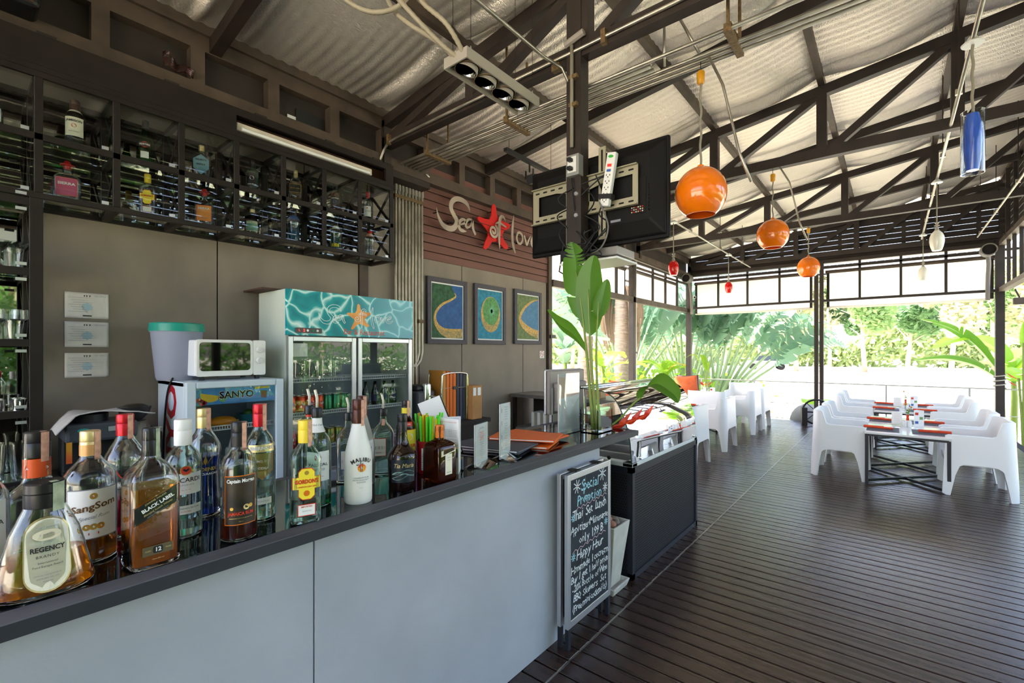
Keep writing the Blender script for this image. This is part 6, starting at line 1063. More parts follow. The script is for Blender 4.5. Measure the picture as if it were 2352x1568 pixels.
lamp_orange('orange globe pendant lamp nearest, right of the television', -.92, 2.97, 2.565, 2.27, 3.22); lamp_orange('orange globe pendant lamp in the middle of the row', -.962, 5.45, 2.80, 2.505, 3.33); lamp_orange('orange globe pendant lamp farthest, by the middle far posts', -.99, 8.33, 2.875, 2.575, 3.37)
for i, P_ in enumerate(([(-.87, 2.97, 3.23), (-.79, 2.97, 3.03), (-.76, 3.1, 2.95), (-.66, 4.1, 3.1), (-.6, 4.35, 3.2)], [(-.90, 5.45, 3.33), (-.82, 5.5, 3.17), (-.76, 5.9, 2.98), (-.72, 6.4, 3.0), (-.66, 6.9, 3.2)])):
    tag(MB().tube(P_ if i == 5 else [P_[0], P_[1]]+[((P_[1][0]-.0+.09), P_[1][1]+.0, P_[1][2]-.43), (P_[1][0]+.155, P_[1][1], P_[1][2]-.62)], .008, 7).build('bent_pipe', 'galv', smooth=1), ['thin bent steel pipe dropping beside the nearest orange lamp', 'thin bent steel pipe dropping beside the middle orange lamp'][i], 'pipe')
for i, (a, b_) in enumerate((((-1.15, 2.97, 3.28), (-1.15, 2.97, 3.66)), ((-.93, 2.97, 3.28), (-1.1, 2.97, 3.66)))): tag(MB().tube([a, b_], .009, 7).build('drop_pipe', 'galv', smooth=1), ['thin upright steel pipe rising from the conduit bundle', 'thin slanting steel pipe rising from the conduit bundle'][i], 'pipe')
def small_lamp(label, x, y, zc, zt, zb, m_, r_, grp):
    t_ = thing('pendant_lamp', label, 'lamp', (x, y, zb), 0, grp); Hh = zt-zb
    part(t_, 'shade', MB().lathe([(r_*q, Hh*z_) for z_, q in ((0, .62), (.02, .66), (.2, .86), (.45, 1), (.65, .97), (.82, .78), (.94, .45), (1, .22))][:1]+[(r_*q, Hh*z_) for z_, q in ((.02, .66), (.2, .86), (.45, 1), (.65, .97), (.82, .78), (.94, .45), (1, .22))], 24), m_, smooth=40)
    part(t_, 'holder', MB().lathe([(.022, Hh-.005), (.012, Hh+.03), (.009, Hh+.045), (.026, Hh+.05), (.012, Hh+.055), (.01, Hh+.065), (.022, Hh+.085)], 16), mat('grey lamp holder', '9c958a', .5), smooth=35)
    part(t_, 'stem', MB().tube([(0, 0, Hh+.05), (0, 0, zc-zb)], .006, 6), 'cable', smooth=1); part(t_, 'canopy', MB().lathe([(.05, 0), (.052, .008), (.03, .03), (.018, .04)], 20, (0, 0, zc-zb-.005)), 'white', smooth=35)
rg = mat('red opal glass', 'd8100c', .12, coat=.5); wg = mat('white opal glass', 'e8e4d6', .2, coat=.3)
small_lamp('red pendant lamp nearer of two, beside the television', -2.2, 6.0, 3.10, 2.615, 2.42, rg, .066, 'red pendant lamps'); small_lamp('red pendant lamp farther of two, before the far blind', -2.2, 8.62, 3.10, 2.645, 2.45, rg, .062, 'red pendant lamps')
small_lamp('white pendant lamp nearer of two on the right conduit', .385, 7.05, 3.32, 2.79, 2.56, wg, .066, 'white pendant lamps'); small_lamp('white pendant lamp farther of two on the right conduit', .385, 10.1, 3.32, 2.82, 2.59, wg, .063, 'white pendant lamps')
bl = thing('pendant_lamp', 'blue glass pendant lamp inside a clear glass sleeve', 'lamp', (.385, 4.05, 2.53)); part(bl, 'glass_sleeve', MB().lathe([(.056, 0), (.056, .385), (.053, .385), (.053, 0), (.056, 0)], 28, caps=(0, 0)), 'glass', smooth=40)
bgm = mat('cobalt opal glass', '3f6be0', .15, coat=.4); noisy(bgm, .12, 14); part(bl, 'shade', MB().lathe([(.030, .02), (.040, .10), (.044, .22), (.040, .32), (.030, .37), (.01, .38)], 24, caps=(1, 1)), bgm, smooth=40); part(bl, 'cord', MB().tube([(.003*math.sin(k), 0, .37+.44*k/20) for k in range(21)], .008, 7), 'cable', smooth=1); part(bl, 'pin', MB().tube([(-.062, 0, .34), (.062, 0, .34)], .0018, 5), 'steel'); part(bl, 'canopy', MB().lathe([(.052, 0), (.055, .008), (.03, .03), (.02, .05)], 20, (0, 0, .80)), 'white', smooth=35)
# ducts at the ends of the girders, little cameras
for nm, x, y, lb in (('vent_pipe', -3.62, YF-.35, 'grey drain pipe elbow at the far left corner under the roof'), ('vent_pipe', 1.22, YF-.2, 'grey round drain pipe end at the far right corner under the roof')):
    t_ = thing(nm, lb, 'pipe', (x, y, 3.1)); part(t_, 'drum', MB().lathe([(.1, 0), (.1, .22), (.085, .22), (.085, .0)], 24).xf(Matrix.Rotation(pi/2, 4, 'X')), mat('grey pipe', '7d7873', .5), smooth=40); part(t_, 'mouth', MB().lathe([(.084, .2), (.0, .2)], 24, caps=(0, 0)).xf(Matrix.Rotation(pi/2, 4, 'X')), 'joint'); part(t_, 'down_pipe', MB().tube(spline([(0, -.02, -.02), (.02, .02, -.2), (.02, .1, -.42), (.02, .14, -.8)], 4), .03, 10), mat('grey pipe', '7d7873', .5), smooth=1)
t_ = thing('security_camera', 'small white bullet camera on the far left post', 'camera', (-3.6, YF-.06, 2.72)); part(t_, 'body', MB().tube([(0, .03, 0), (.04, -.08, -.02)], .032, 12), 'white', smooth=40); part(t_, 'lens', MB().tube([(.04, -.08, -.02), (.042, -.084, -.02)], .022, 12), 'black'); part(t_, 'arm', MB().bar((0, .02, 0), (-.09, .05, -.06), .015), 'white')
t_ = thing('floodlight', 'small dark floodlight under the far right corner', 'lamp', (XR+.16, YF-.25, 2.24)); part(t_, 'head', MB().box(-.07, .07, -.05, .05, -.05, .06), mat('dark brown enamel', '4a3d36', .5), bevel=.01); part(t_, 'bracket', MB().bar((0, 0, .06), (-.05, 0, .2), .02), 'steel')
# ================================================================== ARMCHAIRS
def armchair():
    D_, Wd, rc_ = .50, .64, .10; P_ = []
    hw = Wd/2
    P_ += [(D_/2-D_*t, -hw) for t in (i/18 for i in range(15)) if D_/2-D_*t > -D_/2+rc_]
    P_ += [(-D_/2+rc_-rc_*math.sin(a), -hw+rc_-rc_*math.cos(a)) for a in (pi/2*i/8 for i in range(9))]
    half = P_ + [(-D_/2, -hw+rc_+(hw-rc_)*t) for t in (i/8 for i in range(1, 9))]
    path = half+[(x, -y) for x, y in half[:-1][::-1]]
    N = len(path); rows = []; tot = 0; L = [0]
    for a, b_ in zip(path[:-1], path[1:]): tot += math.hypot(a[0]-b_[0], a[1]-b_[1]); L.append(tot)
    legs = [.03, L[len(P_)-5], tot-L[len(P_)-5], tot-.03]
    def low(s):
        d = min(abs(s-l)-(.028 if i in (0, 3) else .04) for i, l in enumerate(legs))
        if d <= 0: return 0
        if d < .03: return .24*d/.03
        if d < .10: f = (d-.03)/.07; return .24+.075*math.sqrt(1-(1-f)**2)
        return .315
    def top(x): f = min(1, max(0, (x+.16)/.06)); f = f*f*(3-2*f); return .752*(1-f)+.60*f
    th = .03; sec = []
    for i, (x, y) in enumerate(path):
        a = path[max(i-1, 0)]; b_ = path[min(i+1, N-1)]; d = V((b_[0]-a[0], b_[1]-a[1], 0)).normalized(); nx, ny = -d.y, d.x
        if nx*x+ny*y > 0: nx, ny = -nx, -ny       # towards the inside
        z0, z1 = low(L[i]), top(x)
        if i in (0, N-1): z1 -= .012
        def fl(z): k = 1+.10*(.6-z)/.6*(1 if z < .6 else .3); return k
        o_ = [(x*fl(z), y*fl(z*.6+.24), z) for z in (z0, z0+(.33-z0)*.5, max(z0+.01, .36), .5, z1-.006)]; o_ += [(x*fl(z1)+nx*.006, y+ny*.006, z1), (x*fl(z1)+nx*(th-.006), y+ny*(th-.006), z1)]
        in_ = [(x*fl(z)+nx*th, y*fl(z*.6+.24)+ny*th, z) for z in (z1-.006, .5, max(z0+.01, .36), z0+(.33-z0)*.5, z0)]
        sec.append(o_+in_)
    t_ = thing('armchair', 'white', 'chair')
    part(t_, 'shell', MB().rings(sec), 'chair', smooth=42)
    part(t_, 'seat', MB().rings([[(x*k, y*k2, z) for x, y in ((.245, -.28), (.245, .28), (-.2, .28), (-.22, 0), (-.2, -.28))] for z, k, k2 in ((.30, 1, 1), (.345, 1, 1.02), (.355, .97, .99))]), 'chair', smooth=30)
    return t_
ch0 = armchair(); used = [0]
def chair(x, y, rz, label):
    if not used[0]: used[0] = 1; ch0.location = (x, y, 0); ch0.rotation_euler = (0, 0, rz); ch0['label'] = label; ch0['group'] = 'white armchairs at the tables'
    else: dup(ch0, (x, y, 0), rz, label, 'white armchairs at the tables')
rows = [(6.72, 'nearest'), (7.56, 'second'), (9.06, 'third'), (9.92, 'farthest')]
for y, n_ in rows:
    chair(-.475, y, 0, 'white moulded armchair with its back to the aisle, %s along the right hand tables' % n_); chair(.66, y-.04, pi, 'white moulded armchair on the window side, %s along the right hand tables' % n_)
for y, n_ in ((6.02, 'nearest, beside the display case'), (7.36, 'second in the row'), (9.12, 'third in the row'), (9.88, 'farthest in the row')): chair(-2.09, y, pi, 'white armchair turned towards the left bench tables, '+n_)
for y, n_ in ((8.2, 'behind the second'), (10.6, 'at the far end')): chair(-2.5, y+.35, pi/2*(-1 if y > 9 else 1), 'white armchair at the head of a left bench table, '+n_)
# ================================================================== TABLES
def table(label, x, y):
    t_ = thing('dining_table', label, 'table', (x, y, 0)); w, d = .695, .80
    part(t_, 'top', MB().box(-w/2, w/2, -d/2, d/2, .538, .56), mat('white stone top', 'e3e3de', .12), bevel=.003)
    for a, b_ in (((-w/2+.02, -d/2+.02), (w/2-.02, -d/2+.02)), ((-w/2+.02, d/2-.02), (w/2-.02, d/2-.02)), ((-w/2+.02, -d/2+.02), (-w/2+.02, d/2-.02)), ((w/2-.02, -d/2+.02), (w/2-.02, d/2-.02))): part(t_, 'apron', MB().bar((*a, .527), (*b_, .527), .024), 'black')
    for sx in (-1, 1):
        for sy in (-1, 1): part(t_, 'leg', MB().box(sx*(w/2-.02)-.015, sx*(w/2-.02)+.015, sy*(d/2-.02)-.015, sy*(d/2-.02)+.015, 0, .53), 'black')
        part(t_, 'cross_bar', MB().bar((-w/2+.02, -sx*(d/2-.02), .03+.003*sx), (w/2-.02, sx*(d/2-.02), .03+.003*sx), .025), 'black')
    return t_
proto = {}
def item(k, fn, loc, rz, label, grp):
    if k not in proto: proto[k] = fn(); o = proto[k]; o.location = loc; o.rotation_euler = (0, 0, rz); o['label'] = label; o['group'] = grp
    else: o = dup(proto[k], loc, rz, label, grp)
    return o
def f_mat(): o = thing('placemat', 'x', 'placemat'); part(o, 'mat', MB().box(-.14, .14, -.19, .19, 0, .003), 'char'); part(o, 'border', MB().box(-.143, .143, -.193, .193, -.0, .002), 'cap_black'); return o
def f_nap():
    o = thing('napkin_roll', 'x', 'napkin'); part(o, 'napkin', MB().tube([(-.13, 0, .018), (-.05, 0, .02), (.1, 0, .018), (.13, 0, .016)], [.019, .022, .021, .018], 12, flat=.7), 'napkin', smooth=40); part(o, 'fold', MB().box(-.13, .135, -.004, .02, .026, .034), 'napkin', bevel=.003)
    part(o, 'fork', MB().box(.05, .17, .006, .016, .032, .035).box(.15, .19, .0, .003, .033, .036).box(.15, .19, .008, .011, .033, .036).box(.15, .19, .018, .021, .033, .036), 'chrome'); part(o, 'knife', MB().box(.05, .185, -.012, -.002, .031, .034), 'chrome'); return o
def f_card():
    o = thing('menu_card', 'x', 'menu'); part(o, 'card', MB().box(-.05, .05, -.002, .002, .004, .15), 'lwhite'); part(o, 'foot', MB().box(-.055, .055, -.03, .03, 0, .004), 'acrylic'); m = MB()
    for k in range(7): text(m, 'Set Lunch 199', lambda a, b_: (a, -.0028, b_), .009, 0, .13-.014*k, k % 2)
    part(o, 'print', m, ['grey', mat('pale orange print', 'e0a080', .6)]); return o
def f_tri():
    o = thing('menu_prism', 'x', 'menu'); m = MB(); Q = [(-.045, -.03), (.045, -.03), (0, .045)]
    for a, b_ in ((0, 1), (1, 2), (2, 0)): m.add([(*Q[a], 0), (*Q[b_], 0), (*Q[b_], .19), (*Q[a], .19)], [(0, 1, 2, 3)])
    part(o, 'card', m, 'lwhite', solid=.001); m = MB()
    for x, z, c in ((-.02, .15, 0), (.02, .10, 1), (-.02, .05, 2)): m.add([(x+a, -.0312, z+b_) for a, b_ in rc(0, 0, .03, .03)], [(0, 1, 2, 3)], c)
    part(o, 'pictures', m, ['printred', mat('holiday photo green', '6f9a58', .5), 'printblue']); return o
def f_shk(): o = thing('shaker', 'x', 'shaker'); part(o, 'pot', MB().lathe([(.02, 0), (.021, .05), (.016, .066), (.006, .07)], 16), 'white', smooth=40); part(o, 'holes', MB().lathe([(.006, .0702), (.0, .0704)], 8, caps=(0, 0)), 'black'); return o
def f_sug(): o = thing('sugar_box', 'x', 'sugar holder'); m = MB().box(-.045, .045, -.022, .022, 0, .05); part(o, 'box', m, 'white', bevel=.003); part(o, 'sachets', MB().box(-.04, .04, -.016, .016, .05, .065), 'cream'); return o
def f_vase():
    o = thing('bud_vase', 'x', 'vase'); part(o, 'vase_body', MB().lathe([(.018, 0), (.02, .02), (.014, .06), (.013, .09), (.018, .115)], 16), noisy(mat('red orange glass', 'd8391c', .15), .2, 12), smooth=40)
    m = MB()
    for a in ((0, 0, .1, -.02, .0, .22), (0, 0, .1, .03, .01, .19), (0, 0, .1, .01, -.01, .17)): m.tube([a[:3], a[3:]], .0025, 5)
    part(o, 'stems', m, 'stem'); m = MB()
    for k in range(9): a = k*2.4; leaf(m, [(.0, 0, .12+.006*k), (.025*math.cos(a), .025*math.sin(a), .135+.006*k), (.05*math.cos(a), .05*math.sin(a), .13+.006*k)], (-math.sin(a), math.cos(a), 0), .011, n=6)
    part(o, 'leaves', m, 'leaf')
    for c, r_ in (((-.02, 0, .225), .036), ((.032, .01, .195), .024), ((.012, -.012, .172), .016)):
        m = MB()
        for ring_, (rr, dz) in enumerate(((1, 0), (.75, .006), (.5, .012))):
            for k in range(11): a = 2*pi*k/11+ring_*.3; p = V(c)+V((0, 0, dz)); d = V((math.cos(a), math.sin(a)*.9, .18+.35*ring_)); s_ = V((-math.sin(a), math.cos(a), 0)); m.add([p, p+d*r_*rr*.6+s_*r_*.17, p+d*r_*rr, p+d*r_*rr*.6-s_*r_*.17], [(0, 1, 2, 3)])
        fo = part(o, 'blossom', m, transl('amber petals', 'e8a92a', .4) if 'amber petals' not in bpy.data.materials else bpy.data.materials['amber petals']); part(fo, 'flower_eye', MB().sphere((c[0], c[1], c[2]+r_*.25), r_*.22, 8, 6), noisy(mat('brown flower eye', '8a5a1c', .8), .3, 200))
    return o
tabs = [(.11, 6.74, 'nearest'), (.11, 7.60, 'second'), (.13, 9.12, 'third'), (.13, 9.95, 'farthest')]
ZT = .5605
for x, y, n_ in tabs: table('white topped black framed table, %s of the right hand row' % n_, x, y)
for x, y, n_ in tabs:
    for s, sd in ((-1, 'aisle'), (1, 'window')):
        item('mat', f_mat, (x+s*.195, y-.08, ZT), 0, 'dark grey placemat on the %s side of the %s right hand table' % (sd, n_), 'placemats'); item('nap', f_nap, (x+s*.235, y-.11, ZT+.003), (0 if s < 0 else pi)+.05*s, 'orange rolled napkin with cutlery on the %s side of the %s right hand table' % (sd, n_), 'orange napkins')
for x, y, n_ in ((.11, 7.17, 'near pair'), (.13, 9.53, 'far pair')):
    item('card', f_card, (x-.07, y+.02, ZT), -.15, 'white menu card standing on the %s of right hand tables' % n_, 'menu cards'); item('tri', f_tri, (x+.12, y-.02, ZT), .2, 'three sided picture menu on the %s of right hand tables' % n_, 'picture menus')
    for k, dx in enumerate((.02, .06)): item('shk', f_shk, (x+dx-.02, y-.14, ZT), 0, 'white %s hand shaker on the %s of right hand tables' % (('left', 'right')[k], n_), 'shakers')
    item('sug', f_sug, (x+.02, y-.06, ZT), 0, 'white sugar holder on the %s of right hand tables' % n_, 'sugar holders'); item('vase', f_vase, (x+.03, y+.12, ZT), 0, 'red bud vase of amber flowers on the %s of right hand tables' % n_, 'bud vases')
lt = [(-2.78, 6.1, 'nearest'), (-2.78, 7.4, 'second'), (-2.78, 9.2, 'third')]
for x, y, n_ in lt:
    table('white topped table beside the left bench, %s of three' % n_, x, y)
    for s, sd in ((-1, 'bench'), (1, 'aisle')):
        for q in (-.2, .2):
            if q > 0 and n_ == 'third': continue
            nn = ('nearer' if q < 0 else 'farther'); item('mat', f_mat, (x+s*.195, y+q, ZT), 0, 'dark grey placemat on the %s side of the %s left table, %s' % (sd, n_, nn), 'placemats'); item('nap', f_nap, (x+s*.22, y+q, ZT+.003), (0 if s < 0 else pi), 'orange rolled napkin on the %s side of the %s left table, %s' % (sd, n_, nn), 'orange napkins')
    item('card', f_card, (x-.02, y-.0, ZT), .1, 'white menu card standing on the %s left table' % n_, 'menu cards'); item('tri', f_tri, (x+.12, y+.1, ZT), .2, 'three sided picture menu on the %s left table' % n_, 'picture menus'); item('vase', f_vase, (x+.0, y+.14, ZT), 0, 'red bud vase of amber flowers on the %s left table' % n_, 'bud vases')
    for k, dx in enumerate((.02, .06)): item('shk', f_shk, (x+dx, y-.06, ZT), 0, 'white %s hand shaker on the %s left table' % (('left', 'right')[k], n_), 'shakers')
# bench with cushions
be = thing('bench', 'long grey bench seat under the left windows', 'bench', (0, 0, 0)); part(be, 'base', MB().box(-3.68, -3.2, 5.6, YF-.1, 0, .34), mat('grey bench boarding', '6b6763', .7)); part(be, 'seat_pad', MB().box(-3.68, -3.18, 5.6, YF-.1, .34, .42), noisy(mat('slate cushion cloth', '5b5f70', .9), .1, 30), bevel=.02, seg=3)
cuo = noisy(mat('orange cushion cloth', 'd9663a', .9), .12, 14); cud = noisy(mat('plum cushion cloth', '5a4044', .9), .15, 14)
def cushion(label, y, z, m_, rx, s_=.46, x=-3.52, seed=0):
    r = random.Random(seed); o = MB()
    def f(sd): return lambda u, v: (sd*(.085*(max(0, math.sin(pi*u)*math.sin(pi*v)))**.45)+.006*math.sin(u*14+seed)*math.sin(v*6), (u-.5)*s_*(1-.06*math.sin(pi*v)), (v-.5)*s_*(1-.06*math.sin(pi*u)))
    o.grid(f(1), 14, 14).grid(f(-1), 14, 14); q = o.build('cushion', m_, smooth=1); q.location = (x, y, z); q.rotation_euler = (rx, -.25, -.95+r.uniform(-.15, .15)); tag(q, label, 'cushion')
for a in (('orange cushion at the far end of the bench by the corner post', 10.4, .655, cuo, .06, .50), ('plum cushion behind the far orange cushion', 10.75, .66, cud, .0, .5, -3.60), ('orange cushion seen over the display case', 7.3, .68, cuo, -.05, .52), ('second plum cushion beside the middle orange one', 6.95, .70, cud, .1, .46, -3.58), ('orange cushion lower on the bench behind the case glass', 6.4, .62, cuo, .0, .46, -3.45), ('plum cushion nearest on the bench behind the till', 5.95, .68, cud, .0, .46)): cushion(*a, seed=len(a[0]))
# tall flower vase with heliconia on the far left table
tvs = thing('tall_vase', 'white square vase of tall heliconias on the third left table', 'vase', (-2.86, 9.55, ZT)); part(tvs, 'vase_body', MB().box(-.04, .04, -.04, .04, 0, .17), 'white', bevel=.004)
for k, (a, h) in enumerate(((.2, .75), (2.0, .55), (3.6, .62), (5.0, .45))):
    top = (.11*math.cos(a), .1*math.sin(a), .17+h*.7); part(tvs, 'stem', MB().tube(spline([(0, 0, .1), (.03*math.cos(a), .03*math.sin(a), .17+h*.35), top], 5), .007, 6), 'stem', smooth=1)
    m = MB(); leaf(m, [top, (top[0]*1.6, top[1]*1.4, top[2]+.16), (top[0]*2.6, top[1]*2, top[2]+.3-.05*k), (top[0]*3.6, top[1]*2.6, top[2]+.34-.1*k)], (-math.sin(a), math.cos(a), .2), .055, n=12); part(tvs, 'leaf', m, 'leaf2', smooth=1)
for k in range(5): a = k*1.3; b0 = V((.03*math.cos(a), .03*math.sin(a), .2)); m = MB(); d = V((.6*math.cos(a), .6*math.sin(a), .5)); m.add([b0, b0+d*.08+V((0, 0, .02)), b0+d*.17, b0+d*.08-V((.01, .01, .02))], [(0, 1, 2, 3)]); part(tvs, 'bract', m, redb)
# ================================================================== OUTSIDE
GZ = -.42
rl = thing('deck_railing', 'thin pale steel railing outside the far edge of the deck', 'railing', (0, 12.0, GZ)); pale = mat('pale painted steel', 'b9b8b0', .5)
for z in (1.18, .70, .36): part(rl, 'rail', MB().tube([(-5.2, 0, z), (2.8, 0, z)], .014 if z > 1 else .008, 8), pale)
for k in range(7): part(rl, 'post', MB().box(-4.9+1.2*k-.015, -4.9+1.2*k+.015, -.015, .015, 0, 1.18), pale)
rl2 = thing('deck_railing', 'thin pale steel railing outside the left windows', 'railing', (-5.4, 0, GZ))
for z in (1.18, .70, .36): part(rl2, 'rail', MB().tube([(0, 5.0, z), (0, 12.0, z)], .014 if z > 1 else .008, 8), pale)
for k in range(7): part(rl2, 'post', MB().box(-.015, .015, 5.1+1.1*k-.015, 5.1+1.1*k+.015, 0, 1.18), pale)
simple('boulder', 'rounded grey boulder at the edge of the deck left of the spoked wheel', 'boulder', (-1.42, 11.75, GZ), [('stone', MB().sphere((0, 0, .33), (.33, .33, .40), 20, 12), noisy(mat('smooth grey stone', '8d8f93', .8), .12, 4, bump=.05), dict(smooth=1)), ('base', MB().sphere((0, 0, .02), (.3, .28, .05), 14, 6), 'joint', {})])
wh = thing('spoked_wheel', 'old black spoked flywheel standing at the foot of the middle posts', 'wheel', (-1.14, 10.72, .265)); wh.rotation_euler = (0, 0, .25)
part(wh, 'rim', MB().tube([(.235*math.cos(a), 0, .235*math.sin(a)) for a in (2*pi*i/32 for i in range(33))], .018, 8), 'black', smooth=1); part(wh, 'hub', MB().tube([(0, -.05, 0), (0, .05, 0)], .035, 14), 'black')
for k in range(8): a = 2*pi*k/8; part(wh, 'spoke', MB().bar((.03*math.cos(a), 0, .03*math.sin(a)), (.225*math.cos(a), 0, .225*math.sin(a)), .014), 'black')
part(wh, 'stand', MB().box(-.25, -.16, -.08, .08, -.265, .08).box(.16, .25, -.08, .08, -.265, -.1), mat('dark iron stand', '2b2726', .6)); part(wh, 'axle', MB().tube([(-.2, -.06, 0), (.2, -.06, 0)], .014, 8), 'black')
tag(bx('green_mat', mat('green matting', '3f8f4f', .9), (-2.7, -1.5, 11.35, 12.2, GZ, GZ+.02)), 'green mat lying below the far deck edge', 'mat')
# --- palms and bananas near the deck
def palm_trunk(t_, h, r_, m_, lean=(0, 0)):
    q = [(lean[0]*(k/14)**2, lean[1]*(k/14)**2, h*k/14) for k in range(15)]; rs = [r_*(1.12-.25*k/14+(.05 if k % 2 else 0)) for k in range(15)]
    part(t_, 'trunk', MB().tube(q, rs, 14), m_, smooth=1)
    for k in range(1, 14): part(t_, 'trunk_ring', MB().lathe([(rs[k]*1.03, 0), (rs[k]*1.06, .03), (rs[k]*1.0, .05)], 14, q[k], caps=(0, 0)), m_)
bark = noisy(mat('ringed grey bark', '8f8379', .9), .25, 6, 5, (1, 1, 6), .1)
def fan_palm(label, x, y, n, L, spread, az, seed, lm='leafd', h0=.5, pm='petiole', wl=.36, bl=1.7, a0=0):
    """traveller's palm: a flat fan of long stalks, each with a torn paddle leaf"""
    r = random.Random(seed); t_ = thing('travellers_palm', label, 'palm', (x, y, GZ)); part(t_, 'trunk', MB().lathe([(.2, 0), (.17, h0*.6), (.13, h0)], 14), bark, smooth=1); ax = V((math.cos(az), math.sin(az), 0)); ay = V((-math.sin(az), math.cos(az), 0))
    for k in range(n):
        f = (k+.5)/n*2-1; a = f*spread+a0;  Lk = L*(1-.18*abs(f))*r.uniform(.93, 1.05); d = ax*math.sin(a)+V((0, 0, math.cos(a)))
        p0 = V((0, 0, h0*.7))+ax*f*.22+ay*r.uniform(-.06, .06); p1 = p0+d*Lk*.55+ay*r.uniform(-.05, .05); p2 = p0+d*Lk+ax*f*Lk*.12+ay*r.uniform(-.15, .15)
        part(t_, 'petiole', MB().tube(spline([p0, p1, p2], 5), [.065-.0042*i for i in range(11)], 7), pm, smooth=1)
        d2 = (d+ax*f*.35).normalized(); p3 = p2+d2*bl*.5; p4 = p2+d2*bl*.85+ax*f*.25-V((0, 0, .12*abs(f))); p5 = p2+d2*bl+ax*f*.45-V((0, 0, .45*abs(f)))
        sd = (ay*.75+d2.cross(ay)*r.choice((-.65, .65))).normalized()
        m = MB(); leaf(m, [p2, p3, p4, p5], sd, wl*r.uniform(.85, 1.1), .55, .12, 26, seed=seed*31+k, droop=.35); part(t_, 'leaf', m, lm, smooth=0)
    return t_
fan_palm('tall grey green fan palm outside the far left corner', -4.45, 13.0, 17, 2.0, .42, .35, 3, bl=1.6, wl=.42, a0=-.05)
fan_palm('broad fan palm leaning right outside the far window', -3.75, 13.3, 13, 1.95, .42, .0, 5, wl=.4, bl=1.4, a0=.36)
fan_palm('dense fan palm outside the left window by the corner post', -5.5, 11.3, 14, 2.3, .5, .9, 8)
t_ = thing('palm_tree', 'ringed palm trunk outside the left window nearest the wall', 'palm', (-5.05, 8.6, GZ)); palm_trunk(t_, 4.6, .15, bark, (.1, .05))
t_ = thing('palm_tree', 'shaggy palm trunk with hanging dry fronds outside the left window', 'palm', (-5.25, 10.75, GZ)); palm_trunk(t_, 4.6, .17, bark)
for k in range(16):
    r = random.Random(k+50); a = r.uniform(0, 6.28); z = 3.9+r.uniform(-.3, .5); d = V((math.cos(a), math.sin(a), 0)); m = MB(); leaf(m, [V((0, 0, z))+d*.12, V((0, 0, z-.5))+d*.35, V((0, 0, z-1.3))+d*.45, V((0, 0, z-2.2+r.uniform(-.3, .5)))+d*.35], (-d.y, d.x, .1), .11, .4, .6, 16, seed=k, droop=.5); part(t_, 'dry_frond', m, 'dry')
for i, (x, y, sd, lb) in enumerate(((-4.75, 7.35, 1, 'torn banana plant outside the left window beside the wall end'), (-4.9, 9.1, 2, 'small banana plant between the two palm trunks'), (-1.45, 12.6, 3, 'young banana sprout behind the railing by the middle posts'), (1.75, 12.7, 4, 'banana plant with arching leaves outside the right corner post'), (-4.6, 11.9, 6, 'leafy heliconia clump behind the corner post'))):
    r = random.Random(sd); t_ = thing('banana_plant', lb, 'plant', (x, y, GZ)); n = (6, 5, 3, 6, 7)[i]; H_ = (2.5, 2.2, .75, 2.0, 1.7)[i]; part(t_, 'stalk', MB().tube([(0, 0, 0), (.02, 0, H_*.5), (0, .02, H_*.75)], [.06, .05, .03], 10), 'stem', smooth=1)
    for k in range(n):
        a = 2*pi*k/n+r.uniform(-.4, .4)+(2.6 if i == 3 else 0); L_ = (.75, .7, .45, .9, .6)[i]*r.uniform(.8, 1.15); d = V((math.cos(a), math.sin(a), 0)); b0 = V((0, 0, H_*r.uniform(.6, .8))); up = r.uniform(.4, .9)
        m = MB(); pts = [b0, b0+d*L_*.35+V((0, 0, L_*up*.6)), b0+d*L_*.8+V((0, 0, L_*up*.75)), b0+d*L_*1.25+V((0, 0, L_*up*.5))]; leaf(m, pts, (-d.y, d.x, r.uniform(-.2, .2)), .17*L_/.75+.03, .35 if i in (0, 1) else .12, .25, 20, seed=sd*9+k, droop=.25); part(t_, 'leaf', m, ['leafd', 'leaf2', 'leaf2', 'leaf2', 'leaf2'][i] if k != 1 or i != 4 else 'leafy', smooth=1)
# banana leaves reaching in behind the right post, and its heliconia
t_ = thing('leaning_banana', 'two long green leaves bowing out left of the right corner post', 'plant', (1.55, 12.2, GZ)); part(t_, 'stalk', MB().tube([(0, 0, 0), (-.02, 0, 1.0), (-.06, 0, 1.55)], [.06, .05, .03], 10), 'stem', smooth=1)
for pts, s_ in (([(-.06, 0, 1.5), (-.35, 0, 1.98), (-.7, .05, 2.32), (-1.12, .1, 2.5)], 1), ([(-.04, 0, 1.35), (-.35, .05, 1.60), (-.75, .1, 1.72), (-1.2, .15, 1.68)], 2)): m = MB(); leaf(m, pts, (.1, -.8, .55), .14, .12, .3, 20, seed=s_, droop=.2); part(t_, 'leaf', m, 'leaf', smooth=1)
t_ = thing('heliconia_clump', 'thin stemmed heliconia with a red tip right of the far right post', 'plant', (1.72, 11.6, GZ))
for k, (dx, h) in enumerate(((0, 2.0), (.06, 2.2), (-.05, 1.4), (.1, 1.8), (.15, 1.55))):
    part(t_, 'stem', MB().tube([(0, 0, 0), (dx*.4, 0, h*.5), (dx, .02*k, h)], .018, 7), 'stem', smooth=1)
    if k != 2: m = MB(); leaf(m, [(dx, .02*k, h-.1), (dx+.03, .02*k, h+.25), (dx+.1, .02*k, h+.55)], (.8, -.5, .1), .08, .05, .3, 12, seed=k); part(t_, 'leaf', m, 'leaf2', smooth=1)
for k in range(4): b0 = V((-.05, 0, 1.25+.06*k)); d = V((.1*(1 if k % 2 else -1), 0, .08)); m = MB(); m.add([b0, b0+d+V((0, .02, 0)), b0+d*1.6, b0+d-V((0, .02, .03))], [(0, 1, 2, 3)]); part(t_, 'bract', m, redb)
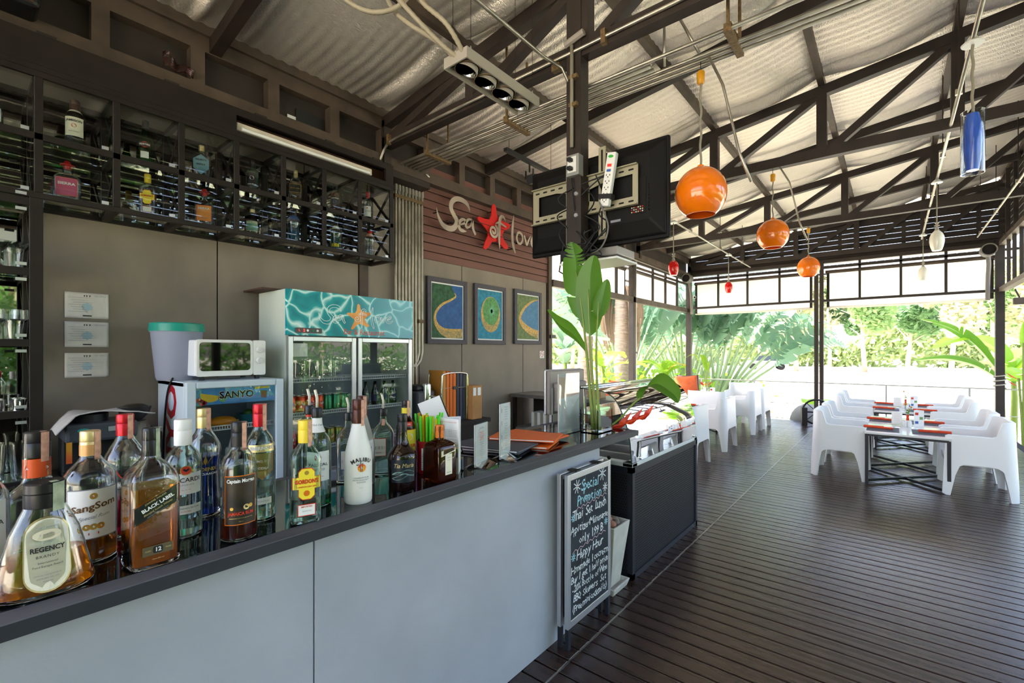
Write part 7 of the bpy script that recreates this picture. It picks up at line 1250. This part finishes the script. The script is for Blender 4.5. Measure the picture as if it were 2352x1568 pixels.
tag(MB().tube(spline([(XR-.03+.075*math.cos(a), YF+.075*math.sin(a), .82+.012*a) for a in (i*.6 for i in range(34))], 2), .01, 6).build('rope', mat('pale rope', 'b9b1a3', .9), smooth=1), 'pale rope wound round the far right post', 'rope')
# --- far trees across the lawn
fol = [transl('sunlit foliage %d' % i, c, .45, .7) for i, c in enumerate(('8fae72', 'a3b57e', '6f9466', 'b7b892'))]; tbk = noisy(mat('pale sunlit bark', 'b5a48e', .9), .2, 3)  # pale leaf and bark colours stand in for overexposed daylight
def crown(n, rx, rz, z, s_, seed, shape=0):
    r = random.Random(seed); m = MB(); C_ = [(r.uniform(-.6, .6)*rx, r.uniform(-.6, .6)*rx, z+r.uniform(-.6, .6)*rz, r.uniform(.35, .6)) for _ in range(9)]
    for k in range(n):
        c = r.choice(C_); u = V((r.gauss(0, 1), r.gauss(0, 1), r.gauss(0, .8))).normalized()*r.uniform(.55, 1)**.5*c[3]; p = V((c[0]+u.x*rx, c[1]+u.y*rx, c[2]+u.z*rz)); a = V((r.gauss(0, 1), r.gauss(0, 1), r.gauss(0, .6))).normalized(); b_ = a.orthogonal().normalized(); q = s_*r.uniform(.6, 1.3)
        m.add([p-a*q, p+b_*q*.45, p+a*q, p-b_*q*.45], [(0, 1, 2, 3)])
    return m
def far_tree(kind, x, y, lab):
    t_ = thing('far_tree', lab, 'tree', (x, y, GZ), 0, 'trees across the lawn'); r = random.Random(kind)
    H_ = (11, 14, 9, 12)[kind]
    part(t_, 'trunk', MB().tube([(0, 0, 0), (.2, .1, H_*.3), (r.uniform(-.5, .5), 0, H_*.6), (r.uniform(-.8, .8), 0, H_*.85)], [.26, .2, .15, .06], 8), tbk, smooth=1)
    for k in range(7): a = k*2.3; z = H_*(.32+.06*k); part(t_, 'branch', MB().tube([(.1, 0, z), (1.2*math.cos(a), 1.2*math.sin(a), z+.9), (2.3*math.cos(a), 2.3*math.sin(a), z+1.5)], [.09, .06, .025], 5), tbk)
    if kind == 1:
        m = MB()
        for k in range(16): a = 2*pi*k/16; d = V((math.cos(a), math.sin(a), 0)); b0 = V((0, 0, H_*.85)); leaf(m, [b0, b0+d*1.2+V((0, 0, .7)), b0+d*2.4+V((0, 0, .2)), b0+d*3.1-V((0, 0, 1.2))], (-d.y, d.x, 0), .5, .5, -.3, 14, seed=k, droop=.3)
        part(t_, 'crown', m, fol[1])
    else: part(t_, 'crown', crown((2600, 0, 2000, 2400)[kind], (3.6, 0, 3.2, 2.8)[kind], (3.4, 0, 2.6, 4.2)[kind], H_*.66, .38, kind*7+1), fol[kind])
    return t_
tp = [far_tree(k, -200, 300+20*k, 'prototype') for k in range(4)]; kids = tree(tp[0]); usedt = set()
F_ = V((-math.sin(R(39.295)), math.cos(R(39.295)), 0)); Rt = V((F_.y, -F_.x, 0))
spots = []
r = random.Random(5); bear = -38.5
while bear < 16:
    dist = (54, 64)[len(spots) % 2]+r.uniform(-1, 1); spots.append((dist*math.sin(R(bear)), dist*math.cos(R(bear)), r.randrange(4), r.uniform(.7, .95))); bear += r.uniform(2.6, 3.4)
for b_ in range(-44, 22, 3): d_ = 84; spots.append((d_*math.sin(R(b_)), d_*math.cos(R(b_)), r.choice((0, 2, 3)), r.uniform(1.0, 1.4)))
near_sp = [(10.5, 4), (12, 10), (8.5, 17), (14, 1), (15, 6), (9, -8), (4.8, -4.5), (5.2, -1.2), (5.4, 1.6)]  # unseen trees added to block sky light from the right
for x, y in near_sp: spots.append((x, y, r.choice((0, 2, 3)), r.uniform(.5, .65)))
kn = ['round leafy tree', 'coconut palm', 'low spreading tree', 'tall narrow tree']
for i, (x, y, k, s_) in enumerate(spots):
    far = math.hypot(x, y) > 30; az = math.degrees(math.atan2(x, y))
    where = ('%d metres off, ' % (math.hypot(x, y)//1))+('through the left windows' if az < -23 else 'left of the middle posts' if az < -6 else 'right of the middle posts' if az < 8 else 'beyond the right corner post') if far else 'added unseen outside the right hand side of the deck'
    row_ = sorted((math.atan2(q[0], q[1]), q[0]) for q in spots if (math.hypot(q[0], q[1]) > 70) == (math.hypot(x, y) > 70) and math.hypot(q[0], q[1]) > 30)
    lab = '%s, %s from the left in the %s row of trees across the lawn' % (kn[k], NTH[[q[1] for q in row_].index(x)], 'farther' if math.hypot(x, y) > 70 else 'nearer') if far else '%s, %s of those standing outside the right hand side' % (kn[k], NTH[near_sp.index((x, y))])
    if k not in usedt: usedt.add(k); o = tp[k]; o.location = (x, y, GZ); o['label'] = lab
    else: o = dup(tp[k], (x, y, GZ), r.uniform(0, 6), lab, kids=kids)
    o.scale = (s_, s_, s_)
r = random.Random(21)
def bush_row(name, label, pts, n, s_, mt):
    m = MB()
    for k in range(n):
        f = r.random(); a, b_ = pts; c = V(a).lerp(V(b_), f); w = r.gauss(0, .45); h = r.random()**.8*(c.z*(.75+.25*math.sin(f*37))); p = V((c.x+w, c.y+r.gauss(0, .45), GZ+h)); u = V((r.gauss(0, 1), r.gauss(0, 1), r.gauss(0, 1))).normalized(); v = u.orthogonal().normalized(); q = s_*r.uniform(.6, 1.4); m.add([p-u*q, p+v*q*.5, p+u*q, p-v*q*.5], [(0, 1, 2, 3)])
    o = m.build(name, mt); return tag(o, label, 'hedge', kind='stuff')
bush_row('hedge', 'leafy hedge some way off along the right hand side of the deck', ((6.6, 1, 2.4), (6.6, 11, 2.2)), 13000, .09, transl('hedge green', '5f8c3a', .4, .5))
bush_row('hedge', 'tall leafy hedge close by the viewpoint on its right', ((3.6, -6, 3.6), (3.9, 1.6, 3.0)), 13000, .09, bpy.data.materials['hedge green'])  # unseen hedge added as an occluder to darken the near end
bush_row('undergrowth', 'pale undergrowth along the edge of the wood across the lawn', ((-62, 56, 5.5), (26, 82, 5.5)), 9000, .5, fol[1])
bush_row('garden_plants', 'leafy green plants outside the left windows behind the corner post', ((-6.2, 9.2, 1.6), (-3.4, 14.3, 1.3)), 2600, .07, 'leaf2')
cv = thing('parked_car', 'small pale car parked under the trees across the lawn', 'car', (-10.5, 56, GZ), .3); part(cv, 'body', MB().box(-2, 2, -.8, .8, .35, .95), 'alu', bevel=.1); part(cv, 'cabin', MB().rings([[(-1.1, -.7, .95), (1.2, -.7, .95), (1.2, .7, .95), (-1.1, .7, .95)], [(-.7, -.6, 1.5), (.8, -.6, 1.5), (.8, .6, 1.5), (-.7, .6, 1.5)]]), mat('tinted car glass', '30363a', .1))
for x in (-1.3, 1.3):
    for y in (-.8, .8): part(cv, 'wheel', MB().tube([(x, y-.1, .34), (x, y+.1, .34)], .34, 16), 'rubber')
